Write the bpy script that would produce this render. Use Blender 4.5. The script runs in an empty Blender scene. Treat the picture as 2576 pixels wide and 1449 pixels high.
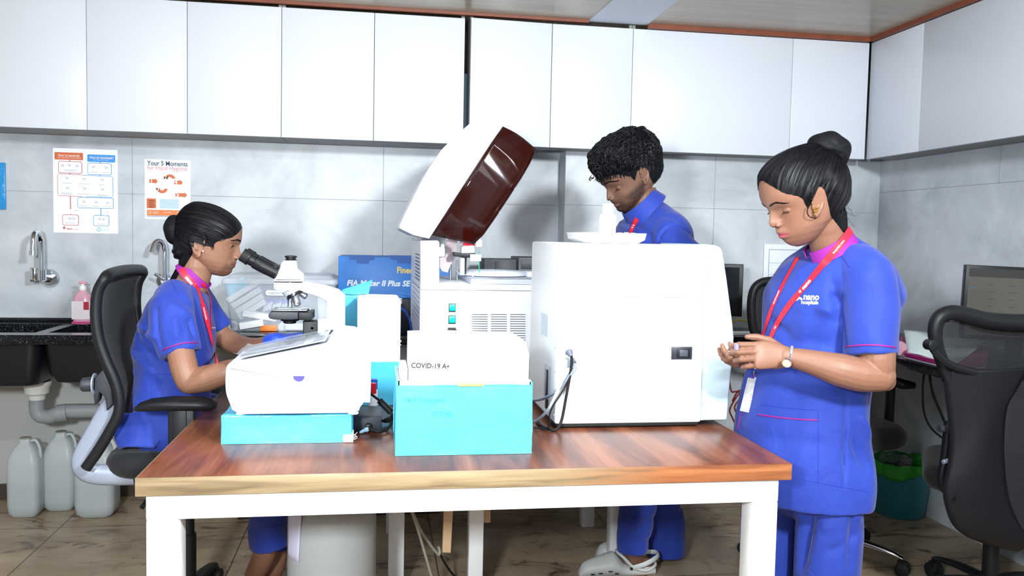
import bpy, bmesh, math, random
import numpy as np
from mathutils import Vector, Matrix, noise
from mathutils.bvhtree import BVHTree
PI = math.pi
C = bpy.context.scene.collection
S = bpy.context.scene
random.seed(7)

# ------------------------------------------------------------------ camera
FX, CXP, CYP, EYE = 2142.0, 1288.0, 724.5, 1.32
def _u(v): return v / np.linalg.norm(v)
_dY = _u(np.array([(950 - CXP) / FX, -(590 - CYP) / FX, -1.0]))
_dX = _u(np.array([(14800 - CXP) / FX, -(880 - CYP) / FX, -1.0]))
_dX = _u(_dX - _dY * _dX.dot(_dY))
_dZ = np.cross(_dX, _dY)
RW = np.array([_dX, _dY, _dZ])
cam_data = bpy.data.cameras.new('camera')
cam_data.sensor_width = 36.0
cam_data.lens = 36.0 * FX / 2576.0
cam_data.clip_start = 0.05
cam = bpy.data.objects.new('camera', cam_data)
C.objects.link(cam)
cam.matrix_world = Matrix(((RW[0][0], RW[0][1], RW[0][2], 0), (RW[1][0], RW[1][1], RW[1][2], 0),
                           (RW[2][0], RW[2][1], RW[2][2], EYE), (0, 0, 0, 1)))
S.camera = cam
def at(px, py, Y=None, Z=None, X=None):
    d = RW @ np.array([(px - CXP) / FX, -(py - CYP) / FX, -1.0])
    t = Y / d[1] if Y is not None else ((Z - EYE) / d[2] if Z is not None else X / d[0])
    return Vector((d[0] * t, d[1] * t, EYE + d[2] * t))

# ------------------------------------------------------------------ world, lights, exposure
W = bpy.data.worlds.new('world'); S.world = W; W.use_nodes = True
W.node_tree.nodes['Background'].inputs[0].default_value = (0.75, 0.85, 1.0, 1)
W.node_tree.nodes['Background'].inputs[1].default_value = 0.25
S.view_settings.view_transform = 'Standard'
S.view_settings.look = 'None'
S.view_settings.gamma = 1.0
S.view_settings.use_curve_mapping = False
S.view_settings.exposure = 0.75
def area(name, loc, target, sx, sy, power, col=(1, 1, 1), spread=180):
    l = bpy.data.lights.new(name, 'AREA'); l.shape = 'RECTANGLE'; l.size = sx; l.size_y = sy
    l.energy = power; l.color = col; l.spread = math.radians(spread)
    o = bpy.data.objects.new(name, l); C.objects.link(o); o.location = loc
    o.rotation_euler = (Vector(target) - Vector(loc)).to_track_quat('-Z', 'Y').to_euler()
    return o
area('softbox_light_left', (-0.65, -0.25, 1.62), (-0.1, 4.4, 1.45), 0.22, 0.22, 44, (0.90, 0.96, 1.0), 150)
area('softbox_light_right', (1.15, -0.2, 2.25), (0.3, 4.4, 1.4), 0.25, 0.25, 54, (0.90, 0.96, 1.0), 140)
area('tube_light_one', (-1.2, 1.6, 2.34), (-1.2, 1.6, 0), 1.2, 0.10, 12, (0.95, 0.98, 1.0))
area('tube_light_two', (0.9, 1.4, 2.34), (0.9, 1.4, 0), 1.2, 0.10, 14, (0.95, 0.98, 1.0))
area('room_fill_light', (0.3, -1.5, 2.3), (0.3, 1.5, 0.5), 1.6, 1.2, 22, (0.95, 0.98, 1.0))  # unseen fill panel behind the camera, added for ambient light

# ------------------------------------------------------------------ materials
MATS = {}
def srgb(h):
    if isinstance(h, str):
        h = h.lstrip('#'); c = [int(h[i:i + 2], 16) / 255 for i in (0, 2, 4)]
    else: c = list(h)
    return tuple((x / 12.92 if x <= 0.04045 else ((x + 0.055) / 1.055) ** 2.4) for x in c) + (1.0,)
def mat(name, col, rough=0.5, metal=0.0, var=0.06, scale=18.0, bump=0.0, bscale=60.0, spec=0.5, coat=0.0,
        alpha=1.0, trans=0.0, ior=1.45, emit=None, estr=0.0, sheen=0.0, sss=0.0):
    if name in MATS: return MATS[name]
    m = bpy.data.materials.new(name); m.use_nodes = True; nt = m.node_tree; N = nt.nodes; L = nt.links
    b = N['Principled BSDF']
    c = srgb(col)
    tc = N.new('ShaderNodeTexCoord')
    nz = N.new('ShaderNodeTexNoise'); nz.inputs['Scale'].default_value = scale; nz.inputs['Detail'].default_value = 4
    L.new(tc.outputs['Object'], nz.inputs['Vector'])
    mx = N.new('ShaderNodeMix'); mx.data_type = 'RGBA'
    mx.inputs[6].default_value = tuple(x * (1 - var) for x in c[:3]) + (1,)
    mx.inputs[7].default_value = tuple(min(1, x * (1 + var)) for x in c[:3]) + (1,)
    L.new(nz.outputs['Fac'], mx.inputs[0]); L.new(mx.outputs[2], b.inputs['Base Color'])
    b.inputs['Roughness'].default_value = rough; b.inputs['Metallic'].default_value = metal
    b.inputs['Specular IOR Level'].default_value = spec
    b.inputs['Coat Weight'].default_value = coat
    b.inputs['Alpha'].default_value = alpha
    b.inputs['Transmission Weight'].default_value = trans; b.inputs['IOR'].default_value = ior
    b.inputs['Sheen Weight'].default_value = sheen
    if sss:
        b.inputs['Subsurface Weight'].default_value = sss
        b.inputs['Subsurface Radius'].default_value = (0.012, 0.005, 0.003); b.inputs['Subsurface Scale'].default_value = 1.0
    if emit: b.inputs['Emission Color'].default_value = srgb(emit); b.inputs['Emission Strength'].default_value = estr
    if bump:
        n2 = N.new('ShaderNodeTexNoise'); n2.inputs['Scale'].default_value = bscale; n2.inputs['Detail'].default_value = 3
        L.new(tc.outputs['Object'], n2.inputs['Vector'])
        bp = N.new('ShaderNodeBump'); bp.inputs['Strength'].default_value = bump; bp.inputs['Distance'].default_value = 0.01
        L.new(n2.outputs['Fac'], bp.inputs['Height']); L.new(bp.outputs['Normal'], b.inputs['Normal'])
    MATS[name] = m
    return m

# ------------------------------------------------------------------ mesh builder
class B:
    """collects shapes (world or local coordinates) and links them as one mesh object"""
    def __init__(s): s.v = []; s.f = []; s.mi = []; s.cur = 0
    def add(s, vs, fs, M=None):
        n = len(s.v)
        for v in vs:
            v = Vector(v); s.v.append(tuple(M @ v) if M is not None else tuple(v))
        for f in fs: s.f.append([i + n for i in f]); s.mi.append(s.cur)
        return s
    def addbm(s, bm, M=None):
        bm.verts.index_update()
        s.add([v.co.copy() for v in bm.verts], [[v.index for v in f.verts] for f in bm.faces], M); bm.free(); return s
    def box(s, x0, x1, y0, y1, z0, z1, bev=0.0, M=None, seg=2):
        bm = bmesh.new(); bmesh.ops.create_cube(bm, size=1)
        for v in bm.verts:
            v.co = Vector(((x0 + x1) / 2 + v.co.x * abs(x1 - x0), (y0 + y1) / 2 + v.co.y * abs(y1 - y0), (z0 + z1) / 2 + v.co.z * abs(z1 - z0)))
        if bev: bmesh.ops.bevel(bm, geom=bm.edges[:], offset=bev, segments=seg, affect='EDGES', profile=0.5)
        return s.addbm(bm, M)
    def tube(s, pts, r, seg=10, closed=False, sq=None, M=None, up=None):
        """swept tube; r number or list; sq = (a,b) per-point elliptical scale"""
        pts = [Vector(p) for p in pts]; n = len(pts)
        rr = r if isinstance(r, (list, tuple)) else [r] * n
        T = []
        for i in range(n):
            if closed: t = pts[(i + 1) % n] - pts[i - 1]
            else: t = pts[min(i + 1, n - 1)] - pts[max(i - 1, 0)]
            T.append(t.normalized() if t.length > 1e-9 else Vector((0, 0, 1)))
        u = Vector(up) if up is not None else (Vector((0, 0, 1)) if abs(T[0].z) < 0.9 else Vector((1, 0, 0)))
        vs = []; fs = []
        for i in range(n):
            if up is not None: u = Vector(up)
            u = (u - T[i] * u.dot(T[i]))
            if u.length < 1e-6: u = T[i].orthogonal()
            u.normalize(); w = T[i].cross(u)
            a, b = (1, 1) if sq is None else (sq[i] if isinstance(sq, list) else sq)
            for k in range(seg):
                an = 2 * PI * k / seg
                vs.append(pts[i] + u * (math.cos(an) * rr[i] * a) + w * (math.sin(an) * rr[i] * b))
        m = n if closed else n - 1
        for i in range(m):
            j = (i + 1) % n
            for k in range(seg):
                k2 = (k + 1) % seg
                fs.append([i * seg + k, i * seg + k2, j * seg + k2, j * seg + k])
        if not closed:
            fs.append(list(range(seg))[::-1]); fs.append([(n - 1) * seg + k for k in range(seg)])
        return s.add(vs, fs, M)
    def cyl(s, p0, p1, r, seg=24, r1=None, M=None):
        return s.tube([p0, p1], [r, r if r1 is None else r1], seg, M=M)
    def lathe(s, prof, o=(0, 0, 0), seg=28, M=None, ax='z', sc=(1, 1)):
        vs = []; fs = []; n = len(prof); o = Vector(o)
        for (r, z) in prof:
            for k in range(seg):
                a = 2 * PI * k / seg
                p = (r * math.cos(a) * sc[0], r * math.sin(a) * sc[1], z)
                if ax == 'x': p = (p[2], p[0], p[1])
                if ax == 'y': p = (p[0], p[2], p[1])
                vs.append(o + Vector(p))
        for i in range(n - 1):
            for k in range(seg):
                k2 = (k + 1) % seg; fs.append([i * seg + k, i * seg + k2, (i + 1) * seg + k2, (i + 1) * seg + k])
        fs.append(list(range(seg))[::-1]); fs.append([(n - 1) * seg + k for k in range(seg)])
        return s.add(vs, fs, M)
    def prism(s, poly, d0, d1, ax='y', bev=0.0, M=None, seg=3):
        """polygon in the plane normal to ax, extruded d0..d1"""
        bm = bmesh.new()
        def mk(a, b, d): return {'y': (a, d, b), 'x': (d, a, b), 'z': (a, b, d)}[ax]
        A = [bm.verts.new(mk(a, b, d0)) for a, b in poly]; Bv = [bm.verts.new(mk(a, b, d1)) for a, b in poly]
        n = len(poly); bm.faces.new(A); bm.faces.new(Bv[::-1])
        for i in range(n): bm.faces.new([A[i], Bv[i], Bv[(i + 1) % n], A[(i + 1) % n]])
        bmesh.ops.recalc_face_normals(bm, faces=bm.faces[:])
        if bev:
            cap = [e for e in bm.edges if len({round(v.co['xyz'.index(ax)], 6) for v in e.verts}) == 1]
            bmesh.ops.bevel(bm, geom=cap, offset=bev, segments=seg, affect='EDGES', profile=0.5)
        return s.addbm(bm, M)
    def ico(s, c, r, sc=(1, 1, 1), sub=3, M=None):
        bm = bmesh.new(); bmesh.ops.create_icosphere(bm, subdivisions=sub, radius=r)
        for v in bm.verts: v.co = Vector((c[0] + v.co.x * sc[0], c[1] + v.co.y * sc[1], c[2] + v.co.z * sc[2]))
        return s.addbm(bm, M)
    def grid(s, rows, M=None, close_u=False):
        n = len(rows); m = len(rows[0]); vs = [p for r in rows for p in r]; fs = []
        for i in range(n - 1):
            for j in range(m if close_u else m - 1):
                j2 = (j + 1) % m; fs.append([i * m + j, i * m + j2, (i + 1) * m + j2, (i + 1) * m + j])
        return s.add(vs, fs, M)
    def loft(s, rings, M=None, caps=True):
        m = len(rings[0]); s.grid(rings, M, True)
        n0 = len(s.v) - len(rings) * m
        if caps:
            s.f.append([n0 + k for k in range(m)][::-1]); s.mi.append(s.cur)
            s.f.append([n0 + (len(rings) - 1) * m + k for k in range(m)]); s.mi.append(s.cur)
        return s
    def text(s, txt, M, size=0.02, ext=0.0004, align='LEFT', sx=1.0, bold=0.0, shear=0.0):
        cu = bpy.data.curves.new('t', 'FONT'); cu.body = txt; cu.size = size; cu.extrude = ext; cu.align_x = align
        cu.offset = bold; cu.shear = shear; cu.resolution_u = 3
        o = bpy.data.objects.new('t', cu); C.objects.link(o)
        bpy.context.view_layer.update()
        me = o.to_mesh()
        s.add([Vector((v.co.x * sx, v.co.y, v.co.z)) for v in me.vertices], [list(p.vertices) for p in me.polygons], M)
        o.to_mesh_clear(); bpy.data.objects.remove(o); bpy.data.curves.remove(cu); return s
    def fit(s, txt, x0, x1, Y, z, ext=0.0003, bold=0.0, shear=0.0, hs=1.0, tilt=0.0):
        """text on a face looking to -Y, stretched to run from x0 to x1"""
        cu = bpy.data.curves.new('t', 'FONT'); cu.body = txt; cu.size = 1.0; cu.resolution_u = 1; cu.shear = shear
        o = bpy.data.objects.new('t', cu); C.objects.link(o); bpy.context.view_layer.update(); me = o.to_mesh()
        w = max(v.co.x for v in me.vertices) - min(v.co.x for v in me.vertices); o.to_mesh_clear(); bpy.data.objects.remove(o); bpy.data.curves.remove(cu)
        size = (x1 - x0) / w * hs
        return s.text(txt, facing_cam(x0, Y, z, 0, tilt), size, ext, sx=1 / hs, bold=bold, shear=shear)
    def build(s, name, m, parent=None, loc=None, smooth=40, label=None, local=False, flip=True):
        me = bpy.data.meshes.new(name)
        vs = s.v
        if loc is not None and not local: L = Vector(loc); vs = [tuple(Vector(v) - L) for v in vs]
        root = parent
        if parent is not None and not local:
            while root.parent is not None: root = root.parent
            Mi = root_matrix(root).inverted(); vs = [tuple(Mi @ Vector(v)) for v in vs]
        me.from_pydata(vs, [], s.f)
        ms = m if isinstance(m, (list, tuple)) else [m]
        for x in ms: me.materials.append(x)
        me.polygons.foreach_set('material_index', s.mi)
        if flip:
            bm = bmesh.new(); bm.from_mesh(me); bmesh.ops.recalc_face_normals(bm, faces=bm.faces[:]); bm.to_mesh(me); bm.free()
        if smooth:
            bm = bmesh.new(); bm.from_mesh(me); lim = math.radians(smooth)
            for f in bm.faces: f.smooth = True
            for e in bm.edges:
                if len(e.link_faces) == 2 and e.calc_face_angle(0) > lim: e.smooth = False
            bm.to_mesh(me); bm.free()
        o = bpy.data.objects.new(name, me); C.objects.link(o)
        if loc is not None and parent is None: o.location = loc
        if parent is not None: o.parent = parent
        if label: o['label'] = label
        return o
def root_matrix(r): return Matrix.LocRotScale(r.location, r.rotation_euler.to_quaternion(), r.scale)
def thing(name, label, cat, loc=(0, 0, 0), rz=0.0, group=None):
    o = bpy.data.objects.new(name, None); C.objects.link(o); o.empty_display_size = 0.05
    o.location = loc; o.rotation_euler = (0, 0, rz); return tag(o, label, cat, group)
def tag(o, label, cat, group=None, kind=None):
    o['label'] = label; o['category'] = cat
    if group: o['group'] = group
    if kind: o['kind'] = kind
    return o
def struct(name, b, m, smooth=40):
    o = b.build(name, m, smooth=smooth); o['kind'] = 'structure'; return o
def curve(pts, n=8, closed=False):
    """Catmull-Rom through points"""
    P = [Vector(p) for p in pts]; out = []; N = len(P)
    rng = range(N if closed else N - 1)
    for i in rng:
        if closed: p0, p1, p2, p3 = P[i - 1], P[i], P[(i + 1) % N], P[(i + 2) % N]
        else: p0, p1, p2, p3 = P[max(i - 1, 0)], P[i], P[i + 1], P[min(i + 2, N - 1)]
        for k in range(n):
            t = k / n
            out.append(0.5 * ((2 * p1) + (p2 - p0) * t + (2 * p0 - 5 * p1 + 4 * p2 - p3) * t * t + (3 * p1 - p0 - 3 * p2 + p3) * t ** 3))
    if not closed: out.append(P[-1])
    return out
def rrect(x0, x1, z0, z1, r, n=5):
    out = []
    for cx, cz, a0 in ((x1 - r, z1 - r, 0), (x0 + r, z1 - r, PI / 2), (x0 + r, z0 + r, PI), (x1 - r, z0 + r, 3 * PI / 2)):
        for k in range(n + 1):
            a = a0 + PI / 2 * k / n; out.append((cx + r * math.cos(a), cz + r * math.sin(a)))
    return out
def facing_cam(x, y, z, ang=0.0, tilt=0.0):
    """text frame on a vertical face that looks towards -Y"""
    return Matrix.Translation((x, y, z)) @ Matrix.Rotation(ang, 4, 'Z') @ Matrix.Rotation(PI / 2, 4, 'X') @ Matrix.Rotation(tilt, 4, 'Z')
white_paint = mat('white_powder_coat', '#eef1f4', 0.35, var=0.015)
white_plastic = mat('white_plastic', '#f2f5f8', 0.38, var=0.01)
white_paper = mat('white_paper', '#f2f5f9', 0.8, var=0.02)
white_laminate = mat('white_laminate', '#d3d8e0', 0.30, var=0.01)
black_plastic = mat('black_plastic', '#17181c', 0.42, var=0.1, bump=0.015, bscale=400, spec=0.3)
dark_plastic = mat('dark_grey_plastic', '#2c2f36', 0.5, var=0.1)
black_rubber = mat('black_rubber', '#101012', 0.7)
chrome = mat('chrome', '#dfe3e8', 0.12, metal=1.0, var=0.02)
silver = mat('silver_paint', '#98a2b4', 0.35, metal=0.25, var=0.03)
steel = mat('brushed_steel', '#b8bcc2', 0.3, metal=1.0, var=0.06)
cyan_wrap = mat('cyan_wrapping_paper', '#52c6ec', 0.42, var=0.10, scale=9, bump=0.25, bscale=22, coat=0.3)
# ------------------------------------------------------------------ room
D = 4.40; CABY = 4.08; CZ = 2.372; XR = 2.67; PY = 4.25
def node_mat(name, fn):
    m = bpy.data.materials.new(name); m.use_nodes = True; fn(m.node_tree.nodes, m.node_tree.links, m.node_tree.nodes['Principled BSDF']); MATS[name] = m; return m
def ramp(N, stops):
    r = N.new('ShaderNodeValToRGB'); el = r.color_ramp.elements
    while len(el) < len(stops): el.new(0.5)
    for e, (p, c) in zip(el, stops): e.position = p; e.color = srgb(c)
    return r
def m_wall(N, L, b):
    tc = N.new('ShaderNodeTexCoord')
    n1 = N.new('ShaderNodeTexNoise'); n1.inputs['Scale'].default_value = 2.3; n1.inputs['Detail'].default_value = 7; n1.inputs['Roughness'].default_value = 0.62; n1.inputs['Distortion'].default_value = 0.5
    n2 = N.new('ShaderNodeTexNoise'); n2.inputs['Scale'].default_value = 0.9; n2.inputs['Detail'].default_value = 3
    L.new(tc.outputs['Object'], n1.inputs['Vector']); L.new(tc.outputs['Object'], n2.inputs['Vector'])
    r1 = ramp(N, [(0.34, '#939aa1'), (0.5, '#b8bec4'), (0.68, '#d6dbe0')]); L.new(n1.outputs['Fac'], r1.inputs[0])
    r2 = ramp(N, [(0.35, '#aab0b6'), (0.65, '#ccd2d9')]); L.new(n2.outputs['Fac'], r2.inputs[0])
    mx = N.new('ShaderNodeMix'); mx.data_type = 'RGBA'; mx.inputs[0].default_value = 0.32
    L.new(r1.outputs[0], mx.inputs[6]); L.new(r2.outputs[0], mx.inputs[7]); L.new(mx.outputs[2], b.inputs['Base Color'])
    b.inputs['Roughness'].default_value = 0.42
concrete = node_mat('concrete_look_tile', m_wall)
def m_floor(N, L, b):
    tc = N.new('ShaderNodeTexCoord')
    mp = N.new('ShaderNodeMapping'); mp.inputs['Rotation'].default_value = (0, 0, 0.5); mp.inputs['Scale'].default_value = (1, 2.2, 1)
    L.new(tc.outputs['Object'], mp.inputs['Vector'])
    n1 = N.new('ShaderNodeTexNoise'); n1.inputs['Scale'].default_value = 1.8; n1.inputs['Detail'].default_value = 9; n1.inputs['Roughness'].default_value = 0.62; n1.inputs['Distortion'].default_value = 0.9
    L.new(mp.outputs[0], n1.inputs['Vector'])
    r1 = ramp(N, [(0.28, '#87705a'), (0.42, '#a48f76'), (0.6, '#b5a288'), (0.8, '#c9bba4')]); L.new(n1.outputs['Fac'], r1.inputs[0])
    n2 = N.new('ShaderNodeTexNoise'); n2.inputs['Scale'].default_value = 3.2; n2.inputs['Detail'].default_value = 10; n2.inputs['Roughness'].default_value = 0.72; n2.inputs['Distortion'].default_value = 1.6
    L.new(mp.outputs[0], n2.inputs['Vector'])
    r2 = ramp(N, [(0.34, '#ffffff'), (0.42, '#7a7a7a'), (0.47, '#000000')]); L.new(n2.outputs['Fac'], r2.inputs[0])
    r2.color_ramp.elements[0].color = (1, 1, 1, 1); r2.color_ramp.elements[1].color = (0.35, 0.35, 0.35, 1); r2.color_ramp.elements[2].color = (0, 0, 0, 1)
    mx = N.new('ShaderNodeMix'); mx.data_type = 'RGBA'; L.new(r2.outputs[0], mx.inputs[0]); L.new(r1.outputs[0], mx.inputs[6]); mx.inputs[7].default_value = srgb('#553c2c')
    m2 = N.new('ShaderNodeMapping'); m2.inputs['Location'].default_value = (1.37 + 8.1, 0.1 + 8.1, 0); L.new(tc.outputs['Object'], m2.inputs['Vector'])
    br = N.new('ShaderNodeTexBrick'); br.offset = 0.0; br.inputs['Scale'].default_value = 1.0; br.inputs['Brick Width'].default_value = 0.81; br.inputs['Row Height'].default_value = 0.81
    br.inputs['Mortar Size'].default_value = 0.0028; br.inputs['Mortar Smooth'].default_value = 0.0
    br.inputs['Color1'].default_value = (1, 1, 1, 1); br.inputs['Color2'].default_value = (1, 1, 1, 1); br.inputs['Mortar'].default_value = (0.28, 0.22, 0.17, 1)
    L.new(m2.outputs[0], br.inputs['Vector'])
    m3 = N.new('ShaderNodeMix'); m3.data_type = 'RGBA'; m3.blend_type = 'MULTIPLY'; m3.inputs[0].default_value = 1; L.new(mx.outputs[2], m3.inputs[6]); L.new(br.outputs[0], m3.inputs[7])
    L.new(m3.outputs[2], b.inputs['Base Color']); b.inputs['Roughness'].default_value = 0.30
marble = node_mat('brown_veined_marble_tile', m_floor)
def m_ceil(N, L, b):
    tc = N.new('ShaderNodeTexCoord'); mp = N.new('ShaderNodeMapping'); mp.inputs['Scale'].default_value = (0.6, 6, 1); L.new(tc.outputs['Object'], mp.inputs['Vector'])
    n1 = N.new('ShaderNodeTexNoise'); n1.inputs['Scale'].default_value = 3.5; n1.inputs['Detail'].default_value = 6; L.new(mp.outputs[0], n1.inputs['Vector'])
    r = ramp(N, [(0.3, '#a0917f'), (0.7, '#b8ab99')]); L.new(n1.outputs['Fac'], r.inputs[0]); L.new(r.outputs[0], b.inputs['Base Color']); b.inputs['Roughness'].default_value = 0.28
ceil_m = node_mat('beige_ceiling_panel', m_ceil)
def m_granite(N, L, b):
    tc = N.new('ShaderNodeTexCoord'); n = N.new('ShaderNodeTexNoise'); n.inputs['Scale'].default_value = 190; n.inputs['Detail'].default_value = 2; L.new(tc.outputs['Object'], n.inputs['Vector'])
    r = ramp(N, [(0.5, '#0f1013'), (0.64, '#24262b'), (0.72, '#6f7378')]); L.new(n.outputs['Fac'], r.inputs[0]); L.new(r.outputs[0], b.inputs['Base Color']); b.inputs['Roughness'].default_value = 0.16
granite = node_mat('black_granite', m_granite)
wall_white = mat('white_wall_paint', '#b9bbb9', 0.7, var=0.06, scale=2.5)
red_wood = mat('reddish_wood_trim', '#7b3f28', 0.5, var=0.35, scale=14)
seam = mat('grey_grout', '#9ea4aa', 0.8)
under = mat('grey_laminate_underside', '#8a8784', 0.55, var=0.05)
XL, YF = -3.0, -2.6
struct('floor', B().box(XL, XR + 0.1, YF, D + 0.1, -0.06, 0.0), marble)
struct('wall_back', B().box(XL, XR + 0.1, D, D + 0.12, 0.83, CZ + 0.3), concrete)
struct('trim_6', B().box(XL, XR + 0.1, D + 0.004, D + 0.12, 0.0, 0.83), wall_white)
struct('wall_left', B().box(XL - 0.1, XL, YF, D + 0.1, 0, CZ + 0.3), wall_white)
struct('wall_front', B().box(XL, XR + 0.1, YF - 0.1, YF, 0, CZ + 0.3), wall_white)
px0 = at(1403, 600, Y=D).x
b = B().box(px0, XR + 0.1, PY, D + 0.01, 0.0, CZ)
struct('trim_7', b, concrete)
struct('wall_right', B().box(XR, XR + 0.1, YF, PY + 0.01, 0.0, CZ + 0.3), concrete)
# tile joints of the concrete look tiles (one joint band mesh per wall)
b = B()
for z in (1.492,): b.box(XL, px0, D - 0.0015, D + 0.01, z - 0.0015, z + 0.0015)
for x in (at(334, 600, Y=D).x - 1.26, at(334, 600, Y=D).x, at(963, 560, Y=D).x): b.box(x - 0.0015, x + 0.0015, D - 0.0015, D + 0.01, 0.87, 1.8)
struct('trim_1', b, seam)
b = B()
b.box(px0, XR, PY - 0.0015, PY + 0.01, 1.4905, 1.4935)
for x in (at(1795, 560, Y=PY).x,): b.box(x - 0.0015, x + 0.0015, PY - 0.0015, PY + 0.01, 0.87, 1.8)
b.box(XR - 0.0015, XR + 0.01, 0.5, PY, 1.6, 1.603)
for y in (3.35,): b.box(XR - 0.0015, XR + 0.01, y, y + 0.003, 1.6, 1.8)
struct('trim_2', b, seam)
b = B().box(XL, px0, D - 0.012, D + 0.01, 0, 0.075); b.box(px0, XR, PY - 0.012, PY + 0.01, 0, 0.05)
struct('baseboard_back', b, mat('dark_marble_skirting', '#4a4038', 0.3, var=0.3, scale=8))
# ceiling: beige panels with one white strip and a thin white joint
cs0, cs1 = at(1478, 54, Z=CZ).x, at(1622, 66, Z=CZ).x
def strip_line(pa, pb):
    a = at(*pa, Z=CZ); c = at(*pb, Z=CZ); return a, c
b = B().box(XL, XR + 0.1, YF, D + 0.1, CZ, CZ + 0.08)
struct('ceiling', b, ceil_m)
a0, a1 = strip_line((1478, 54), (1540, 0)); c0, c1 = strip_line((1622, 66), (1703, 0))
def ext(p, q, y): t = (y - p.y) / (q.y - p.y); return p.x + (q.x - p.x) * t
b = B().prism([(ext(a0, a1, CABY), CABY), (ext(c0, c1, CABY), CABY), (ext(c0, c1, 1.2), 1.2), (ext(a0, a1, 1.2), 1.2)], CZ - 0.004, CZ + 0.01, 'z')
struct('trim_3', b, mat('white_ceiling_strip', '#d5dbe6', 0.5, var=0.02))
b = B().box(1.35, XR - 0.3, 3.02, 3.026, CZ - 0.002, CZ + 0.01)
struct('trim_4', b, mat('white_joint', '#e8e4dc', 0.5))
b = B()
tz0, tz1 = CZ - 0.022, CZ
xs0, xs1 = ext(a0, a1, CABY), ext(c0, c1, CABY)
CR = 2.48
b.box(XL, xs0, CABY - 0.022, CABY + 0.0, tz0 + 0.009, tz1); b.box(xs1, CR, CABY - 0.022, CABY + 0.0, tz0, tz1)
b.box(CR - 0.022, CR, YF, CABY, tz0, tz1)
struct('trim_5', b, red_wood)

# ------------------------------------------------------------------ upper cabinets
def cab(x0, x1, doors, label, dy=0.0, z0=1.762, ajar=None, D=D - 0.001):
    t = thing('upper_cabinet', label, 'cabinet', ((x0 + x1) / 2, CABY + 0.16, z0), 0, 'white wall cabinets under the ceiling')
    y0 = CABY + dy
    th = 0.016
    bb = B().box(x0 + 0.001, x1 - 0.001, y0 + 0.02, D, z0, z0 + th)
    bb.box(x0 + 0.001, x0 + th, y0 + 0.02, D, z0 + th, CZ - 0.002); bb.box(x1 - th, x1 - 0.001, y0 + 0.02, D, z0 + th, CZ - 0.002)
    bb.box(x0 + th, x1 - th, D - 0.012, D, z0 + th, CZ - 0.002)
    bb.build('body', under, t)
    for i, (a, c) in enumerate(doors):
        dd = B(); zb = z0 - 0.003
        if ajar is not None and i == ajar:
            w = c - a - 0.003; M = Matrix.Translation((c - 0.0015, y0, 0)) @ Matrix.Rotation(math.radians(3.2), 4, 'Z')
            dd.box(-w, 0, 0, 0.018, zb, CZ - 0.024, 0.0015, M)
        else: dd.box(a + 0.0012, c - 0.0012, y0, y0 + 0.018, zb, CZ - 0.024, 0.0012)
        dd.build('door', white_laminate, t)
def cx(px, py=200): return at(px, py, Y=CABY).x
u = [cx(p) for p in (-270, -30, 218, 471, 708, 941, 1168, 1181, 1387, 1590, 1992, 2184)]
cab(u[0], u[2], [(u[0], u[1]), (u[1], u[2])], 'white wall cabinet at the far left, above the blue folder')
cab(u[2], u[4], [(u[2], u[3]), (u[3], u[4])], 'white two-door wall cabinet above the two hand hygiene posters')
cab(u[4], u[6], [(u[4], u[5]), (u[5], u[6])], 'white two-door wall cabinet left of the dark gap, above the seated woman and microscope')
cab(u[7], u[9], [(u[7], u[8]), (u[8], u[9])], 'white two-door wall cabinet right of the dark gap with its left door slightly ajar', ajar=0, D=PY - 0.001)
cab(u[9], u[10], [(u[9], u[10])], 'white wall cabinet with one wide door above the young man', D=PY - 0.001)
cab(u[10], u[11] + 0.012, [(u[10], u[11])], 'narrow white wall cabinet in the room corner on the back wall', D=PY - 0.001)
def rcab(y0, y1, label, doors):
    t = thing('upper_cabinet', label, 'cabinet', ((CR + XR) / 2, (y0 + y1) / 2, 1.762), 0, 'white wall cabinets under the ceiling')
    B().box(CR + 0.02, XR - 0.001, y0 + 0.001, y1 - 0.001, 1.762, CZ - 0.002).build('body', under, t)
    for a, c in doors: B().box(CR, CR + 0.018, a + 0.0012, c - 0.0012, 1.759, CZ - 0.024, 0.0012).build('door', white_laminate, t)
yc = at(2318, 200, X=CR).y
rcab(yc, CABY - 0.0, 'white wall cabinet on the right wall nearest the room corner', [(yc, CABY)])
rcab(yc - 1.3, yc, 'white wall cabinet on the right wall nearest the viewer', [(yc - 1.3, yc)])
# teal carton edge seen in the dark gap
tag(B().box(u[6] + 0.001, u[7], CABY + 0.05, CABY + 0.25, 1.762, 2.10).build('file_box', mat('teal_card', '#12333b', 0.6), loc=(u[6], CABY + .15, 1.762)),
    'dark teal box edge showing in the gap between the wall cabinets', 'box')

# ------------------------------------------------------------------ counters
CT = 0.868
xcut = at(235, 840, Y=3.9).x
t = thing('countertop', 'black granite worktop with a raised lip running along the back wall', 'worktop', (0.0, 4.1, CT - 0.03))
b = B(); CF = 3.83
sinks = [(-2.02, -1.45), (-1.40, -1.02)]
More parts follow.
